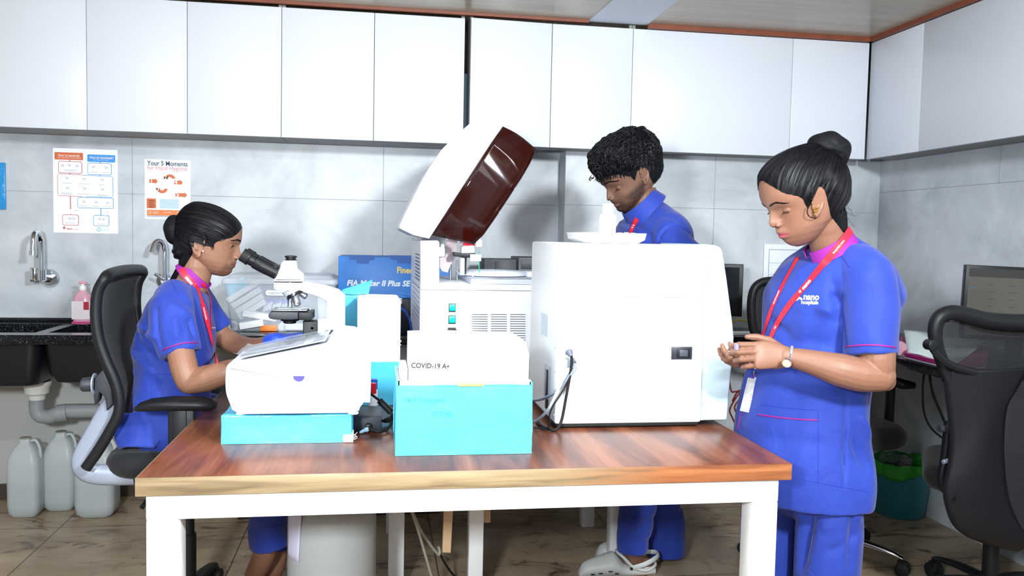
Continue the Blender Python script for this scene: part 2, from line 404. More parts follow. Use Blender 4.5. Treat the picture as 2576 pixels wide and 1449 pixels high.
# slab with two sink cut-outs
b.box(XL, sinks[0][0], CF, D - 0.001, CT - 0.04, CT, 0.003)
b.box(sinks[0][0], sinks[1][1], CF, CF + 0.09, CT - 0.04, CT); b.box(sinks[0][0], sinks[1][1], 4.27, D - 0.001, CT - 0.04, CT)
b.box(sinks[0][1], sinks[1][0], CF + 0.09, 4.27, CT - 0.04, CT)
b.box(sinks[1][1], px0, CF, D - 0.001, CT - 0.04, CT, 0.003)
b.box(px0, XR - 0.001, CF, PY - 0.001, CT - 0.04, CT, 0.003)
b.build('slab', granite, t)
B().box(XL, px0, D - 0.016, D - 0.001, CT, CT + 0.018, 0.002).build('upstand', granite, t)
t2 = thing('countertop', 'black granite worktop along the right wall under the open folder and screen', 'worktop', (2.35, 2.8, CT - 0.03))
rc0 = at(2258, 897, Z=CT).x
B().box(rc0 - 0.02, XR - 0.001, 0.4, CF - 0.002, CT - 0.04, CT, 0.004).build('slab', granite, t2)
sink_m = mat('black_moulded_sink', '#15161c', 0.35, var=0.15)
for i, (a, c) in enumerate(sinks):
    t = thing('sink', ['black moulded sink basin at the far left above the white drain cup', 'smaller black sink basin beside the black chair back'][i], 'sink', ((a + c) / 2, 4.06, CT - 0.25), 0, 'black sink basins under the worktop')
    zb = 0.625 if i == 0 else 0.64
    b = B(); r0 = 0.05; y0, y1 = CF + 0.07, 4.29
    rings = []
    for (z, o) in ((CT - 0.04, 0.0), (zb + 0.05, 0.012), (zb + 0.01, 0.03), (zb, 0.06)): rings.append([(x, y, z) for x, y in rrect(a - 0.02 + o, c + 0.02 - o, y0 + o, y1 - o, r0)])
    for (z, o) in ((zb + 0.012, 0.075), (zb + 0.06, 0.03), (CT - 0.04, 0.018)): rings.append([(x, y, z) for x, y in rrect(a - 0.02 + o, c + 0.02 - o, y0 + o, y1 - o, r0)])
    b.grid(rings, close_u=True); n = len(rings[0]); k0 = 3 * n
    b.f.append([k0 + j for j in range(n)]); b.mi.append(0); b.f.append([4 * n + j for j in range(n)]); b.mi.append(0)
    b.build('basin', sink_m, t, flip=False)
# drain under the left sink
p = at(93, 968, Y=4.12); t = thing('drain_pipe', 'grey and white plastic drain pipe under the left sink', 'pipe', (p.x, p.y, 0.4))
zt = 0.625
dx, dy = p.x, p.y
B().lathe([(0.062, zt - 0.001), (0.062, zt - 0.012), (0.052, zt - 0.03), (0.05, zt - 0.055), (0.036, zt - 0.065), (0.034, zt - 0.085)], (dx, dy, 0)).build('drain_cup', mat('white_pvc', '#d9dcd8', 0.5), t)
gp = mat('grey_pvc', '#8f9498', 0.45, var=0.05)
B().tube(curve([(dx, dy, zt - 0.08), (dx, dy, zt - 0.13), (dx + 0.012, dy, zt - 0.158), (dx + 0.05, dy, zt - 0.165), (dx + 0.09, dy, zt - 0.15), (dx + 0.14, dy + .01, zt - 0.142), (dx + 0.5, dy + 0.03, zt - 0.15)], 6), 0.033, 16).build('elbow', gp, t)
b = B().cyl((dx + 0.085, dy, zt - 0.15), (dx + 0.125, dy + .005, zt - 0.146), 0.039, 20); b.build('collar', gp, t)
# base cabinet below the counter centre
t = thing('base_cabinet', 'low white cabinet with dark plinth under the worktop behind the white table legs', 'cabinet', (-0.14, 4.1, 0))
bx0, bx1 = -0.62, 0.30
B().box(bx0, bx1, 3.97, D - 0.03, 0.075, CT - 0.042).build('body', white_paint, t)
B().box(bx0, bx1, 3.985, D - 0.03, 0.0, 0.075).build('plinth', mat('dark_plinth', '#3a332e', 0.5), t)
for k in range(2): B().box(bx0 + k * 0.46 + 0.002, bx0 + (k + 1) * 0.46 - 0.002, 3.952, 3.969, 0.08, CT - 0.045, 0.001).build('door', white_laminate, t)
# wall tap left (bib tap on wall)
p = at(122, 700, Y=D); x, z = p.x, p.z
t = thing('wall_tap', 'chrome wall tap with an upright spout left of the soap bottle', 'tap', (x, D, z))
B().lathe([(0.001, 0.0), (0.042, 0.0), (0.044, -0.006), (0.036, -0.018), (0.001, -0.019)], (x + 0.008, D, z), ax='y').build('flange', chrome, t)
b = B().tube([(x + 0.004, D - 0.01, z), (x, D - 0.05, z + 0.005), (x, D - 0.09, z + 0.012)], 0.02, 16)
b.cyl((x, D - 0.085, z - 0.005), (x, D - 0.085, z + 0.045), 0.021, 20); b.build('valve_body', chrome, t)
b = B().tube(curve([(x, D - 0.085, z + 0.03), (x, D - 0.085, z + 0.15), (x, D - 0.095, z + 0.195), (x, D - 0.135, z + 0.222), (x, D - 0.175, z + 0.2), (x, D - 0.185, z + 0.13)], 8), 0.0125, 16)
b.cyl((x, D - 0.185, z + 0.135), (x, D - 0.187, z + 0.115), 0.0165, 20); b.build('spout', chrome, t)
B().box(x - 0.047, x - 0.022, D - 0.1, D - 0.085, z - 0.012, z + 0.055, 0.005).build('lever', chrome, t)
# second tap, swan neck
p0_ = at(410, 700, Y=4.36); x = p0_.x
t = thing('wall_tap', 'chrome swan-neck tap behind the seated woman, below the orange poster', 'tap', (x, D, at(410, 700, Y=D).z))
q = [at(a, c, Y=yy) for a, c, yy in ((414, 705, 4.33), (414, 650, 4.33), (414, 628, 4.33), (409, 611, 4.32), (399, 606, 4.31), (390, 611, 4.30), (385, 622, 4.29), (381, 636, 4.28))]
B().tube(curve(q, 6), 0.0125, 16).build('spout', chrome, t)
b = B().cyl(at(414, 705, Y=4.33), at(414, 690, Y=4.33), 0.018, 18); b.cyl(at(414, 706, Y=4.33), at(414, 706, Y=D), 0.018, 18)
b.lathe([(0.001, 0.0), (0.04, 0.0), (0.036, -0.016), (0.001, -0.017)], (x, D, at(414, 706, Y=D).z), ax='y'); b.build('valve_body', chrome, t)
B().tube([at(412, 704, Y=4.31), at(389, 688, Y=4.29)], [0.006, 0.008], 10).build('lever', chrome, t)
# ------------------------------------------------------------------ main table
def m_top(N, L, b):
    tc = N.new('ShaderNodeTexCoord')
    mp = N.new('ShaderNodeMapping'); mp.inputs['Scale'].default_value = (5.5, 0.9, 1); mp.inputs['Rotation'].default_value = (0, 0, -0.12); L.new(tc.outputs['Object'], mp.inputs['Vector'])
    n1 = N.new('ShaderNodeTexNoise'); n1.inputs['Scale'].default_value = 1.6; n1.inputs['Detail'].default_value = 6; n1.inputs['Distortion'].default_value = 1.2; L.new(mp.outputs[0], n1.inputs['Vector'])
    mp2 = N.new('ShaderNodeMapping'); mp2.inputs['Scale'].default_value = (60, 2.5, 1); mp2.inputs['Rotation'].default_value = (0, 0, -0.12); L.new(tc.outputs['Object'], mp2.inputs['Vector'])
    n2 = N.new('ShaderNodeTexNoise'); n2.inputs['Scale'].default_value = 1.5; n2.inputs['Detail'].default_value = 4; L.new(mp2.outputs[0], n2.inputs['Vector'])
    r1 = ramp(N, [(0.30, '#4c2a1c'), (0.42, '#683b28'), (0.55, '#814d34'), (0.7, '#925c3f')]); L.new(n1.outputs['Fac'], r1.inputs[0])
    mx = N.new('ShaderNodeMix'); mx.data_type = 'RGBA'; mx.blend_type = 'MULTIPLY'; mx.inputs[0].default_value = 0.5
    r2 = ramp(N, [(0.3, '#c8bcb4'), (0.7, '#ffffff')]); L.new(n2.outputs['Fac'], r2.inputs[0]); L.new(r1.outputs[0], mx.inputs[6]); L.new(r2.outputs[0], mx.inputs[7])
    L.new(mx.outputs[2], b.inputs['Base Color']); b.inputs['Roughness'].default_value = 0.27; b.inputs['Specular IOR Level'].default_value = 0.28
top_m = node_mat('red_brown_wood_laminate', m_top)
def m_edge(N, L, b):
    tc = N.new('ShaderNodeTexCoord')
    mp = N.new('ShaderNodeMapping'); mp.inputs['Scale'].default_value = (2.5, 1, 38); L.new(tc.outputs['Object'], mp.inputs['Vector'])
    n1 = N.new('ShaderNodeTexNoise'); n1.inputs['Scale'].default_value = 1.4; n1.inputs['Detail'].default_value = 6; n1.inputs['Distortion'].default_value = 0.8; L.new(mp.outputs[0], n1.inputs['Vector'])
    r1 = ramp(N, [(0.3, '#6b5a43'), (0.5, '#8c785a'), (0.75, '#a3906f')]); L.new(n1.outputs['Fac'], r1.inputs[0])
    r2 = ramp(N, [(0.3, '#6e3a20'), (0.7, '#a4683f')]); L.new(n1.outputs['Fac'], r2.inputs[0])
    sx = N.new('ShaderNodeSeparateXYZ'); L.new(tc.outputs['Object'], sx.inputs[0])
    a = N.new('ShaderNodeMath'); a.operation = 'MULTIPLY_ADD'; a.inputs[1].default_value = 3.2; a.inputs[2].default_value = -1.35; L.new(sx.outputs[0], a.inputs[0])
    a2 = N.new('ShaderNodeMath'); a2.operation = 'MULTIPLY_ADD'; a2.inputs[1].default_value = 1.2; a2.inputs[2].default_value = -0.6; L.new(n1.outputs['Fac'], a2.inputs[0])
    a3 = N.new('ShaderNodeMath'); a3.operation = 'ADD'; a3.use_clamp = True; L.new(a.outputs[0], a3.inputs[0]); L.new(a2.outputs[0], a3.inputs[1])
    mx = N.new('ShaderNodeMix'); mx.data_type = 'RGBA'; L.new(a3.outputs[0], mx.inputs[0]); L.new(r1.outputs[0], mx.inputs[6]); L.new(r2.outputs[0], mx.inputs[7])
    L.new(mx.outputs[2], b.inputs['Base Color']); b.inputs['Roughness'].default_value = 0.45
edge_m = node_mat('pale_to_reddish_wood_edge', m_edge)
TX0, TX1, TY0, TY1, TZ = -0.535, 1.05, 2.0, 3.08, 0.76
t = thing('work_table', 'long wooden-topped table on a white metal frame in the foreground', 'table', (0.25, 2.5, 0))
t.location.x = 0.0
B().box(TX0 + 0.003, TX1 - 0.003, TY0 + 0.003, TY1, TZ - 0.041, TZ, 0.001).build('tabletop', top_m, t)
b = B().box(TX0, TX1, TY0, TY0 + 0.004, TZ - 0.043, TZ - 0.0005, 0.001)
b.box(TX0, TX0 + 0.004, TY0 + 0.004, TY1, TZ - 0.043, TZ - 0.0005, 0.001); b.box(TX1 - 0.004, TX1, TY0 + 0.004, TY1, TZ - 0.043, TZ - 0.0005, 0.001)
b.build('edge_band', edge_m, t)
fz = TZ - 0.044
lx0, lx1 = TX0 + 0.02, TX1 - 0.028
fy = TY0 + 0.012
b = B().box(lx0, lx1, fy, fy + 0.04, fz - 0.058, fz, 0.003); b.build('front_rail', white_paint, t)
B().box(lx0, lx0 + 0.04, fy + 0.04, TY1 - 0.02, fz - 0.058, fz, 0.003).build('side_rail', white_paint, t)
B().box(lx1 - 0.04, lx1, fy + 0.04, TY1 - 0.02, fz - 0.058, fz, 0.003).build('side_rail', white_paint, t)
B().box(lx0 + 0.04, lx1 - 0.04, TY1 - 0.06, TY1 - 0.02, fz - 0.058, fz, 0.003).build('rear_rail', white_paint, t)
for a in (lx0, lx1 - 0.066): B().box(a, a + 0.066 + (0.006 if a < 0 else 0), fy, fy + 0.075, 0, fz - 0.058, 0.004).build('leg', white_paint, t)
B().box(0.335, 0.388, TY1 - 0.105, TY1 - 0.05, 0, fz - 0.058, 0.003).build('leg', white_paint, t)
# instrument table behind
t = thing('instrument_table', 'second white-framed table behind the work table, carrying the open analyser', 'table', (0.6, 3.5, 0))
ix0, ix1, iy0, iy1 = 0.05, 1.0, 3.09, 3.80
B().box(ix0, ix1, iy0, iy1, TZ - 0.041, TZ, 0.002).build('tabletop', top_m, t)
B().box(ix0 + 0.005, ix1 - 0.005, iy0 + 0.012, iy0 + 0.04, fz - 0.055, fz, 0.002).build('rail', white_paint, t)
for a, c in ((ix0 + 0.002, iy0 + 0.012), (ix0 + 0.002, iy1 - 0.07), (ix1 - 0.06, iy1 - 0.07), (ix1 - 0.06, iy0 + 0.17)):
    B().box(a, a + 0.058, c, c + 0.058, 0, fz - (0.055 if c < iy0 + 0.1 else 0), 0.003).build('leg', white_paint, t)

# ------------------------------------------------------------------ small desktop analyser on its wrapped carton
def wrapped(b, x0, x1, y0, y1, z0, z1, amp=0.0025, seed=0, n=26, M=None):
    """a box with the slightly wavy faces of a paper-wrapped carton"""
    bm = bmesh.new(); bmesh.ops.create_cube(bm, size=1)
    bmesh.ops.subdivide_edges(bm, edges=bm.edges[:], cuts=n, use_grid_fill=True)
    for v in bm.verts:
        p = Vector((x0 + (v.co.x + .5) * (x1 - x0), y0 + (v.co.y + .5) * (y1 - y0), z0 + (v.co.z + .5) * (z1 - z0)))
        nrm = Vector([0 if abs(c) < 0.499 else c for c in v.co]).normalized()
        d = noise.noise(p * 11 + Vector((seed, 0, 0))) * amp + abs(noise.noise(p * 34 + Vector((0, seed, 0)))) * -amp * 0.6
        if len([c for c in v.co if abs(c) > 0.499]) > 1: d -= amp * 0.6
        if nrm.z < -0.1: d = 0
        v.co = p + nrm * d
    b.addbm(bm, M); return b
SX0, SX1, SY0, SZ1 = -0.401, -0.062, 2.30, 0.838
SM = Matrix.Translation((0, 0, 0))
t = thing('carton', 'flat carton wrapped in cyan paper under the small white analyser', 'box', (-0.23, 2.42, TZ), 0, 'cyan-wrapped cartons on the work table')
wrapped(B(), SX0, SX1, SY0, SY0 + 0.27, TZ + 0.0008, SZ1, 0.003, 3).build('wrapping', cyan_wrap, t, smooth=60)
b = B()
random.seed(3)
tape = mat('clear_packing_tape', '#e6f4ff', 0.12, var=0.05, bump=0.5, bscale=60, alpha=0.35)
b.box(SX1 - 0.024, SX1 + 0.0035, SY0 - 0.004, SY0 + 0.06, TZ + 0.001, TZ + 0.022, 0.002)
b.build('torn_corner', mat('torn_white_paper', '#dfe6ee', 0.8), t)
b = B()
for k in range(4):
    q = Vector((SX1 - 0.002, SY0 - 0.002 + k * 0.005, TZ + 0.012 + k * 0.003)); b.tube([q, q + Vector((0.009, 0.0, random.uniform(-.004, .004))), q + Vector((0.016, 0.002, random.uniform(-.008, .006)))], [0.0016, 0.0012, 0.0004], 5)
b.build('paper_shreds', MATS['torn_white_paper'], t)
t = thing('desktop_analyser', 'small wedge-shaped white analyser with a plastic-covered sloping screen', 'analyser', (-0.2, 2.45, SZ1 + 0.001))
Y0, Y1 = 2.28, 2.54
def zz(p): q = at(p[0], p[1], Y=Y0); return (q.x, q.z)
zb = SZ1 + 0.004
prof = [(574, 1012), (566, 985), (566, 935), (572, 918), (584, 916), (600, 912), (640, 904), (720, 888), (818, 868), (832, 852), (846, 842), (886, 846), (905, 858), (918, 885), (926, 930), (925, 985), (918, 1010), (903, 1030)]
pp = [zz(p) for p in prof]; pp = [(v.x, v.z) for v in curve([Vector((a_, 0, c_)) for a_, c_ in pp[:6]], 4)] + pp[6:11] + [(v.x, v.z) for v in curve([Vector((a_, 0, c_)) for a_, c_ in pp[11:]], 4)]; pp = [(x, max(z, zb)) for x, z in pp]; pp += [(pp[-1][0] - 0.02, zb), (pp[0][0] + 0.03, zb), (pp[0][0] + 0.008, zb + 0.012)]
pp[-4] = (pp[-4][0], zb + 0.006)
B().prism(pp, Y0, Y1, 'y', 0.012, seg=4).build('housing', mat('white_instrument_shell', '#f3f5f8', 0.32, var=0.008), t, smooth=50)
# screen panel recessed in the slope (tilted plane), with the clear plastic sheet over it
A, E_ = zz((597, 913)), zz((820, 867)); dxx, dzz = E_[0] - A[0], E_[1] - A[1]
ang = math.atan2(dzz, dxx); ln = math.hypot(dxx, dzz)
SMx = Matrix.Translation((A[0], 0, A[1])) @ Matrix.Rotation(-ang, 4, 'Y')
B().box(0.0, ln, Y0 + 0.018, Y1 - 0.02, 0.0075, 0.0105, 0.002, SMx).build('screen_surround', mat('pale_grey_panel', '#b9c0cc', 0.25), t)
B().box(0.17, ln - 0.035, Y0 + 0.04, Y1 - 0.05, 0.0105, 0.012, 0.0006, SMx).build('screen', mat('milky_screen', '#eef3f7', 0.2), t)
rows = []
for i in range(24):
    r = []
    for j in range(10):
        x = -0.004 + (ln + 0.03) * i / 23; y = Y0 - 0.002 + (Y1 - Y0 - 0.01) * j / 9
        z = 0.0155 + 0.004 * noise.noise(Vector((x * 22, y * 16, 0))) + (0.006 if i == 0 else 0) + (0.004 * (j == 0))
        if x > ln: z += (x - ln) * 0.9
        r.append(SMx @ Vector((x, y, z)))
    rows.append(r)
pl = B().grid(rows).build('plastic_cover', mat('clear_plastic_sheet', '#c6d0dc', 0.12, alpha=0.32, coat=0.5), t)
pl.modifiers.new('thickness', 'SOLIDIFY').thickness = 0.0006
b = B(); sx_, sz_ = zz((752, 945))
def disc(b, x, z, r, y, half=None):
    pts = [(x + r * math.cos(a), z + r * math.sin(a)) for a in [2 * PI * k / 36 for k in range(36)]]
    if half == 'low': pts = [p for p in pts if p[1] <= z + 1e-6]
    b.prism(pts, y - 0.0006, y + 0.001, 'y')
disc(b, sx_, sz_, 0.0158, Y0 - 0.0006); b.build('round_sticker', mat('pale_sticker', '#9fb4cc', 0.4), t, label='round sticker with violet cell pattern')
b = B(); disc(b, sx_, sz_ - 0.001, 0.0145, Y0 - 0.0014, 'low'); b.build('sticker_print', mat('violet_cells', '#4d4490', 0.5, var=0.5, scale=260), t)
b = B(); b.cyl((0, 0, 0), (0, 0, 0), 0.001)
b = B(); fx = zz((888, 1030))[0]
b.lathe([(0.014, SZ1 + 0.0008), (0.014, SZ1 + 0.005), (0.010, SZ1 + 0.008)], (fx, Y0 + 0.02, 0)); b.lathe([(0.014, SZ1 + 0.0008), (0.014, SZ1 + 0.005), (0.010, SZ1 + 0.008)], (fx, Y1 - 0.03, 0))
b.lathe([(0.014, SZ1 + 0.0008), (0.014, SZ1 + 0.005), (0.010, SZ1 + 0.008)], (-0.35, Y1 - 0.03, 0)); b.lathe([(0.014, SZ1 + 0.0008), (0.014, SZ1 + 0.005), (0.010, SZ1 + 0.008)], (-0.35, Y0 + 0.03, 0))
b.build('feet', white_plastic, t)
# rear vertical side cover strip (slightly proud panel on the right)
q0, q1 = zz((905, 1018)), zz((921, 900))
_xr = max(p[0] for p in pp)
B().box(_xr - 0.012, _xr + 0.006, Y0 + 0.045, Y1 - 0.02, zb + 0.02, zb + 0.14, 0.004).build('rear_cover', white_plastic, t)
# ------------------------------------------------------------------ open cyan carton with test kit box
KX0, KX1, KY0, KY1 = 0.050, 0.402, 2.145, 2.40
kz = at(1160, 968, Y=KY0).z
t = thing('carton', 'open carton wrapped in cyan paper holding a tall white test kit box', 'box', (0.226, 2.27, TZ), 0, 'cyan-wrapped cartons on the work table')
th = 0.006
b = B(); wrapped(b, KX0, KX1, KY0, KY0 + th, TZ + 0.001, kz, 0.003, 5, 22); wrapped(b, KX0, KX1, KY1 - th, KY1, TZ + 0.001, kz + 0.004, 0.002, 6, 12)
wrapped(b, KX0, KX0 + th, KY0 + th, KY1 - th, TZ + 0.001, kz + 0.012, 0.002, 7, 12); wrapped(b, KX1 - th, KX1, KY0 + th, KY1 - th, TZ + 0.001, kz + 0.005, 0.002, 8, 12)
b.box(KX0 + th, KX1 - th, KY0 + th, KY1 - th, TZ + 0.001, TZ + 0.006); b.build('wrapping', cyan_wrap, t, smooth=60)
b = B()
for (x0, x1, y0, y1) in ((KX0 + th, KX1 - th, KY0 + th, KY0 + th + 0.003), (KX0 + th, KX0 + th + 0.003, KY0 + th, KY1 - th), (KX1 - th - 0.003, KX1 - th, KY0 + th, KY1 - th)):
    b.box(x0, x1, y0, y1, TZ + 0.007, kz + 0.006 + 0.004 * (x0 < 0.1))
b.build('white_lining', white_paper, t)
b = B().box(0.205, 0.272, KY0 - 0.0045, KY0 + 0.004, kz - 0.004, kz + 0.005, 0.0015); b.build('brown_tape', mat('brown_tape', '#c8a06a', 0.4, var=0.25), t)
b = B()
fm = facing_cam(KX0 + 0.02, KY0 - 0.0042, kz - 0.042); b.fit('Viral Transport', KX0 + 0.02, KX0 + 0.125, KY0 - 0.0042, kz - 0.042)
b.fit('(VTM)', KX0 + 0.09, KX0 + 0.14, KY0 - 0.0042, kz - 0.08)
b.build('faint_print', mat('faint_blue_print', '#4cbfe6', 0.42), t, label='very faint print showing through the wrapping')
# small white carton strip inside at left
BX0, BX1, BZ = 0.082, 0.393, 1.063
t = thing('test_kit_box', 'tall white antigen test kit box standing in the open cyan carton', 'box', (0.237, 2.27, TZ + 0.008))
by0, by1 = 2.166, 2.30
pts = [(BX0, TZ + 0.008), (BX1 - 0.001, TZ + 0.008), (BX1, BZ - 0.045), (BX1 - 0.012, BZ - 0.012), (BX1 - 0.026, BZ - 0.004), (BX0 + 0.10, BZ + 0.002), (BX0, BZ)]
B().prism(pts, by0, by1, 'y', 0.0012, seg=1).build('carton_body', white_paper, t)
ink = mat('dark_grey_ink', '#14161a', 0.6)
q = at(1034, 925, Y=by0 - 0.0008); B().fit('COVID-19 Ag', q.x, at(1129, 925, Y=by0).x, q.y, q.z, tilt=-0.03, bold=0.0004, hs=1.1).build('title_print', ink, t)
q = at(1034, 908, Y=by0 - 0.0008); B().fit('STANDARD Q', q.x, at(1088, 908, Y=by0).x, q.y, q.z, tilt=-0.03).build('small_print', mat('pale_red_ink', '#9a5a5a', 0.6), t)
q = at(1010, 955, Y=2.2)
tag(B().box(KX0 + 0.0105, BX0 - 0.002, 2.17, 2.32, TZ + 0.008, at(1010, 925, Y=2.18).z, 0.002).build('white_box', white_paper, loc=(0.07, 2.25, TZ + .008)), 'narrow white box tucked left of the tall test kit box in the cyan carton', 'box')

# ------------------------------------------------------------------ white carton in second cyan carton, further back
x0, x1 = at(897, 850, Y=2.80).x, at(1007, 850, Y=2.80).x
t = thing('carton', 'upright white carton half sunk in a cyan-wrapped box behind the small analyser', 'box', ((x0 + x1) / 2, 2.85, TZ), 0, 'cyan-wrapped cartons on the work table')
zm = at(950, 910, Y=2.80).z
wrapped(B(), x0, x1 + 0.001, 2.80, 2.98, TZ + 0.001, zm, 0.0015, 9, 14).build('wrapping', cyan_wrap, t, smooth=60)
pts = [(x0 + 0.002, zm - 0.01), (x1, zm - 0.01), (x1, at(1010, 760, Y=2.8).z), (x1 - 0.01, at(1000, 751, Y=2.8).z), (x0 + 0.04, at(930, 749, Y=2.8).z), (x0 + 0.002, at(897, 752, Y=2.8).z)]
B().prism(pts, 2.803, 2.976, 'y', 0.001, seg=1).build('white_upper', white_paper, t)
b = B(); random.seed(5)
for k in range(7):
    z = at(1010, 752 + k * 4 + (0 if k < 4 else 90), Y=2.8).z; b.tube([(x1 - 0.006, 2.803, z), (x1 + 0.004, 2.803, z + random.uniform(-.003, .003))], [0.002, 0.0006], 5)
b.build('torn_edge', MATS['torn_white_paper'], t)
x0, x1 = at(853, 850, Y=2.95).x, at(897, 850, Y=2.9).x + 0.012
t = thing('wrapped_pack', 'tall cyan-wrapped pack with a creased folded top behind the microscope column', 'box', ((x0 + x1) / 2, 3.02, TZ), 0)
b = B(); zt = at(865, 738, Y=2.95).z
wrapped(b, x0, x1 + 0.004, 2.99, 3.07, TZ + 0.001, zt, 0.004, 12, 20); b.build('wrapping', cyan_wrap, t, smooth=60)
b = B(); rows = []
for i in range(16):
    f = i / 15; r = []
    for j in range(14):
        g = j / 13; x = x0 - 0.004 + (x1 - x0 + 0.03) * g
        zz_ = zt - 0.004 + 0.048 * math.sin(f * PI / 2 * 1.0) * (0.25 + 0.75 * g)
        r.append(Vector((x + 0.012 * f, 2.985 + 0.045 * f, zz_ + 0.004 * noise.noise(Vector((x * 60, f * 6, 1))))))
    rows.append(r)
o = b.grid(rows).build('folded_top', cyan_wrap, t); o.modifiers.new('thickness', 'SOLIDIFY').thickness = 0.004
# ------------------------------------------------------------------ vials, power brick, cords, tube
q = at(938, 1020, Y=2.72)
def vial(nm, px, py_top, Y, capm, label):
    a = at(px, 1000, Y=Y); zt_ = at(px, py_top, Y=Y).z
    t = thing('reagent_bottle', label, 'bottle', (a.x, Y, TZ), 0, 'small capped bottles behind the analyser')
    h_ = zt_ - TZ
    B().lathe([(0.010, TZ + 0.0005), (0.0125, TZ + 0.003), (0.0125, TZ + h_ * 0.66), (0.009, TZ + h_ * 0.72)], (a.x, Y, 0)).build('bottle_body', white_plastic, t)
    B().lathe([(0.0105, TZ + h_ * 0.7), (0.0115, TZ + h_ * 0.71), (0.011, zt_ - 0.002), (0.008, zt_)], (a.x, Y, 0)).build('cap', capm, t)
    B().lathe([(0.0127, TZ + 0.018), (0.0127, TZ + 0.022)], (a.x, Y, 0)).build('red_label_line', mat('label_red', '#b02237', 0.5), t)
vial('a', 937, 963, 2.60, mat('red_cap', '#d4142c', 0.35), 'small white bottle with a red cap behind the small analyser')
vial('b', 940, 953, 2.68, mat('blue_cap', '#2266d8', 0.35), 'small bottle with a blue cap behind the red-capped one')
bx0, bx1 = at(888, 1070, Y=2.42).x, at(960, 1070, Y=2.42).x
t = thing('power_adapter', 'black power brick lying on the table beside the small analyser', 'power adapter', ((bx0 + bx1) / 2, 2.48, TZ))
zt = at(930, 1049, Y=2.42).z
B().box(bx0, bx1, 2.42, 2.58, TZ + 0.0005, zt, 0.003).build('case', dark_plastic, t)
b = B().box(bx0 + 0.035, bx0 + 0.052, 2.405, 2.43, TZ + 0.008, TZ + 0.026, 0.004); b.build('plug', black_plastic, t)
tb = at(905, 1078, Y=2.39)
cord = [(bx0 + 0.045, 2.404, TZ + 0.014), (bx0 + 0.075, 2.392, TZ + 0.008), (bx1 + 0.02, 2.42, TZ + 0.012), (bx1 + 0.035, 2.47, TZ + 0.03), (bx1 + 0.03, 2.53, TZ + 0.02), (bx1 + 0.012, 2.50, TZ + 0.012), (bx1 + 0.02, 2.46, TZ + 0.03), (bx1 + 0.05, 2.5, TZ + 0.012), (bx1 + 0.03, 2.56, TZ + 0.006)]
B().tube(curve(cord, 8), 0.0045, 10).build('output_cord', black_rubber, t)
t = thing('power_cable', 'black cable with a thick ferrite bead running from the analyser to the coil', 'cable', (bx1, 2.5, TZ))
c1 = [at(925, 985, Y=2.50), at(955, 1008, Y=2.47), at(968, 1022, Y=2.45), at(985, 1042, Y=2.44), at(980, 1060, Y=2.46), at(962, 1058, Y=2.5), at(985, 1050, Y=2.55), at(1000, 1052, Y=2.6)]
for p in c1: p.z = max(p.z, TZ + 0.006)
B().tube(curve(c1, 8), 0.0038, 10).build('cord', black_rubber, t)
B().tube([at(955, 1008, Y=2.465), at(983, 1036, Y=2.445)], 0.0095, 16).build('ferrite_bead', black_plastic, t)
q = at(905, 1088, Z=TZ + 0.006); t = thing('sample_tube', 'tiny clear sample tube with a blue tip lying in front of the power brick', 'tube', (q.x, q.y, TZ))
d = Vector((0.016, 0.012, 0.004)); B().tube([q, q + d * 0.5, q + d], [0.003, 0.005, 0.0052], 12).build('tube_body', mat('pale_blue_plastic', '#8fb6cf', 0.2), t)
B().tube([q + d, q + d * 1.35], [0.0068, 0.0068], 12).build('cap', mat('clear_grey_plastic', '#b9c3cf', 0.2), t)
# ------------------------------------------------------------------ tall analyser with raised tinted lid
AY = 3.12; AYB = 3.76
shell = mat('white_analyser_shell', '#eef2f6', 0.35, var=0.01)
def W2(pts, Y): return [(at(a, c, Y=Y).x, at(a, c, Y=Y).z) for a, c in pts]
xa0 = at(1058, 700, Y=AY).x; xb0 = at(1034, 700, Y=AYB).x; xa1 = xa0 + 0.55
zd = at(1200, 715, Y=AY).z; zt = at(1070, 605, Y=AY).z; zs = at(1100, 729, Y=AY).z
t = thing('analyser', 'large white analyser with a raised lid and two green-lit switches', 'analyser', ((xa0 + xa1) / 2, 3.4, TZ))
B().prism([(xa0, AY), (xa1, AY), (xa1, AYB), (xb0, AYB)], TZ + 0.012, zs - 0.0015, 'z', 0.003, seg=2).build('lower_body', shell, t)
B().prism([(xa0, AY), (xa1, AY), (xa1, AYB), (xb0, AYB)], zs, zd, 'z', 0.003, seg=2).build('deck', shell, t)
for a, c in ((xa0 + .03, AY + .03), (xa1 - .03, AY + .03), (xb0 + .04, AYB - .03), (xa1 - .03, AYB - .03)):
    B().cyl((a, c, TZ + 0.0005), (a, c, TZ + 0.012), 0.018).build('foot', black_rubber, t)
# post on the left with tab
pr = W2([(1058, 725), (1058, 606), (1101, 605), (1105, 609), (1105, 727)], AY)
b = B().prism([(p[0], max(p[1], zd + .0005)) for p in pr], AY, AY + 0.10, 'y', 0.004)
b2 = W2([(1105, 622), (1116, 622), (1119, 626), (1119, 644), (1116, 646), (1105, 646)], AY)
b.prism(b2, AY, AY + 0.08, 'y', 0.003); b.build('front_post', shell, t)
x1058, x1105 = pr[0][0], pr[3][0]
sl = B(); sl.prism([(xa0 + .0005, AY + 0.10), (xa0 + .02, AY + .1), (xb0 + 0.02, AYB), (xb0, AYB)], zd, zt - 0.002, 'z', 0.002, seg=1); sl.build('side_wall', shell, t)
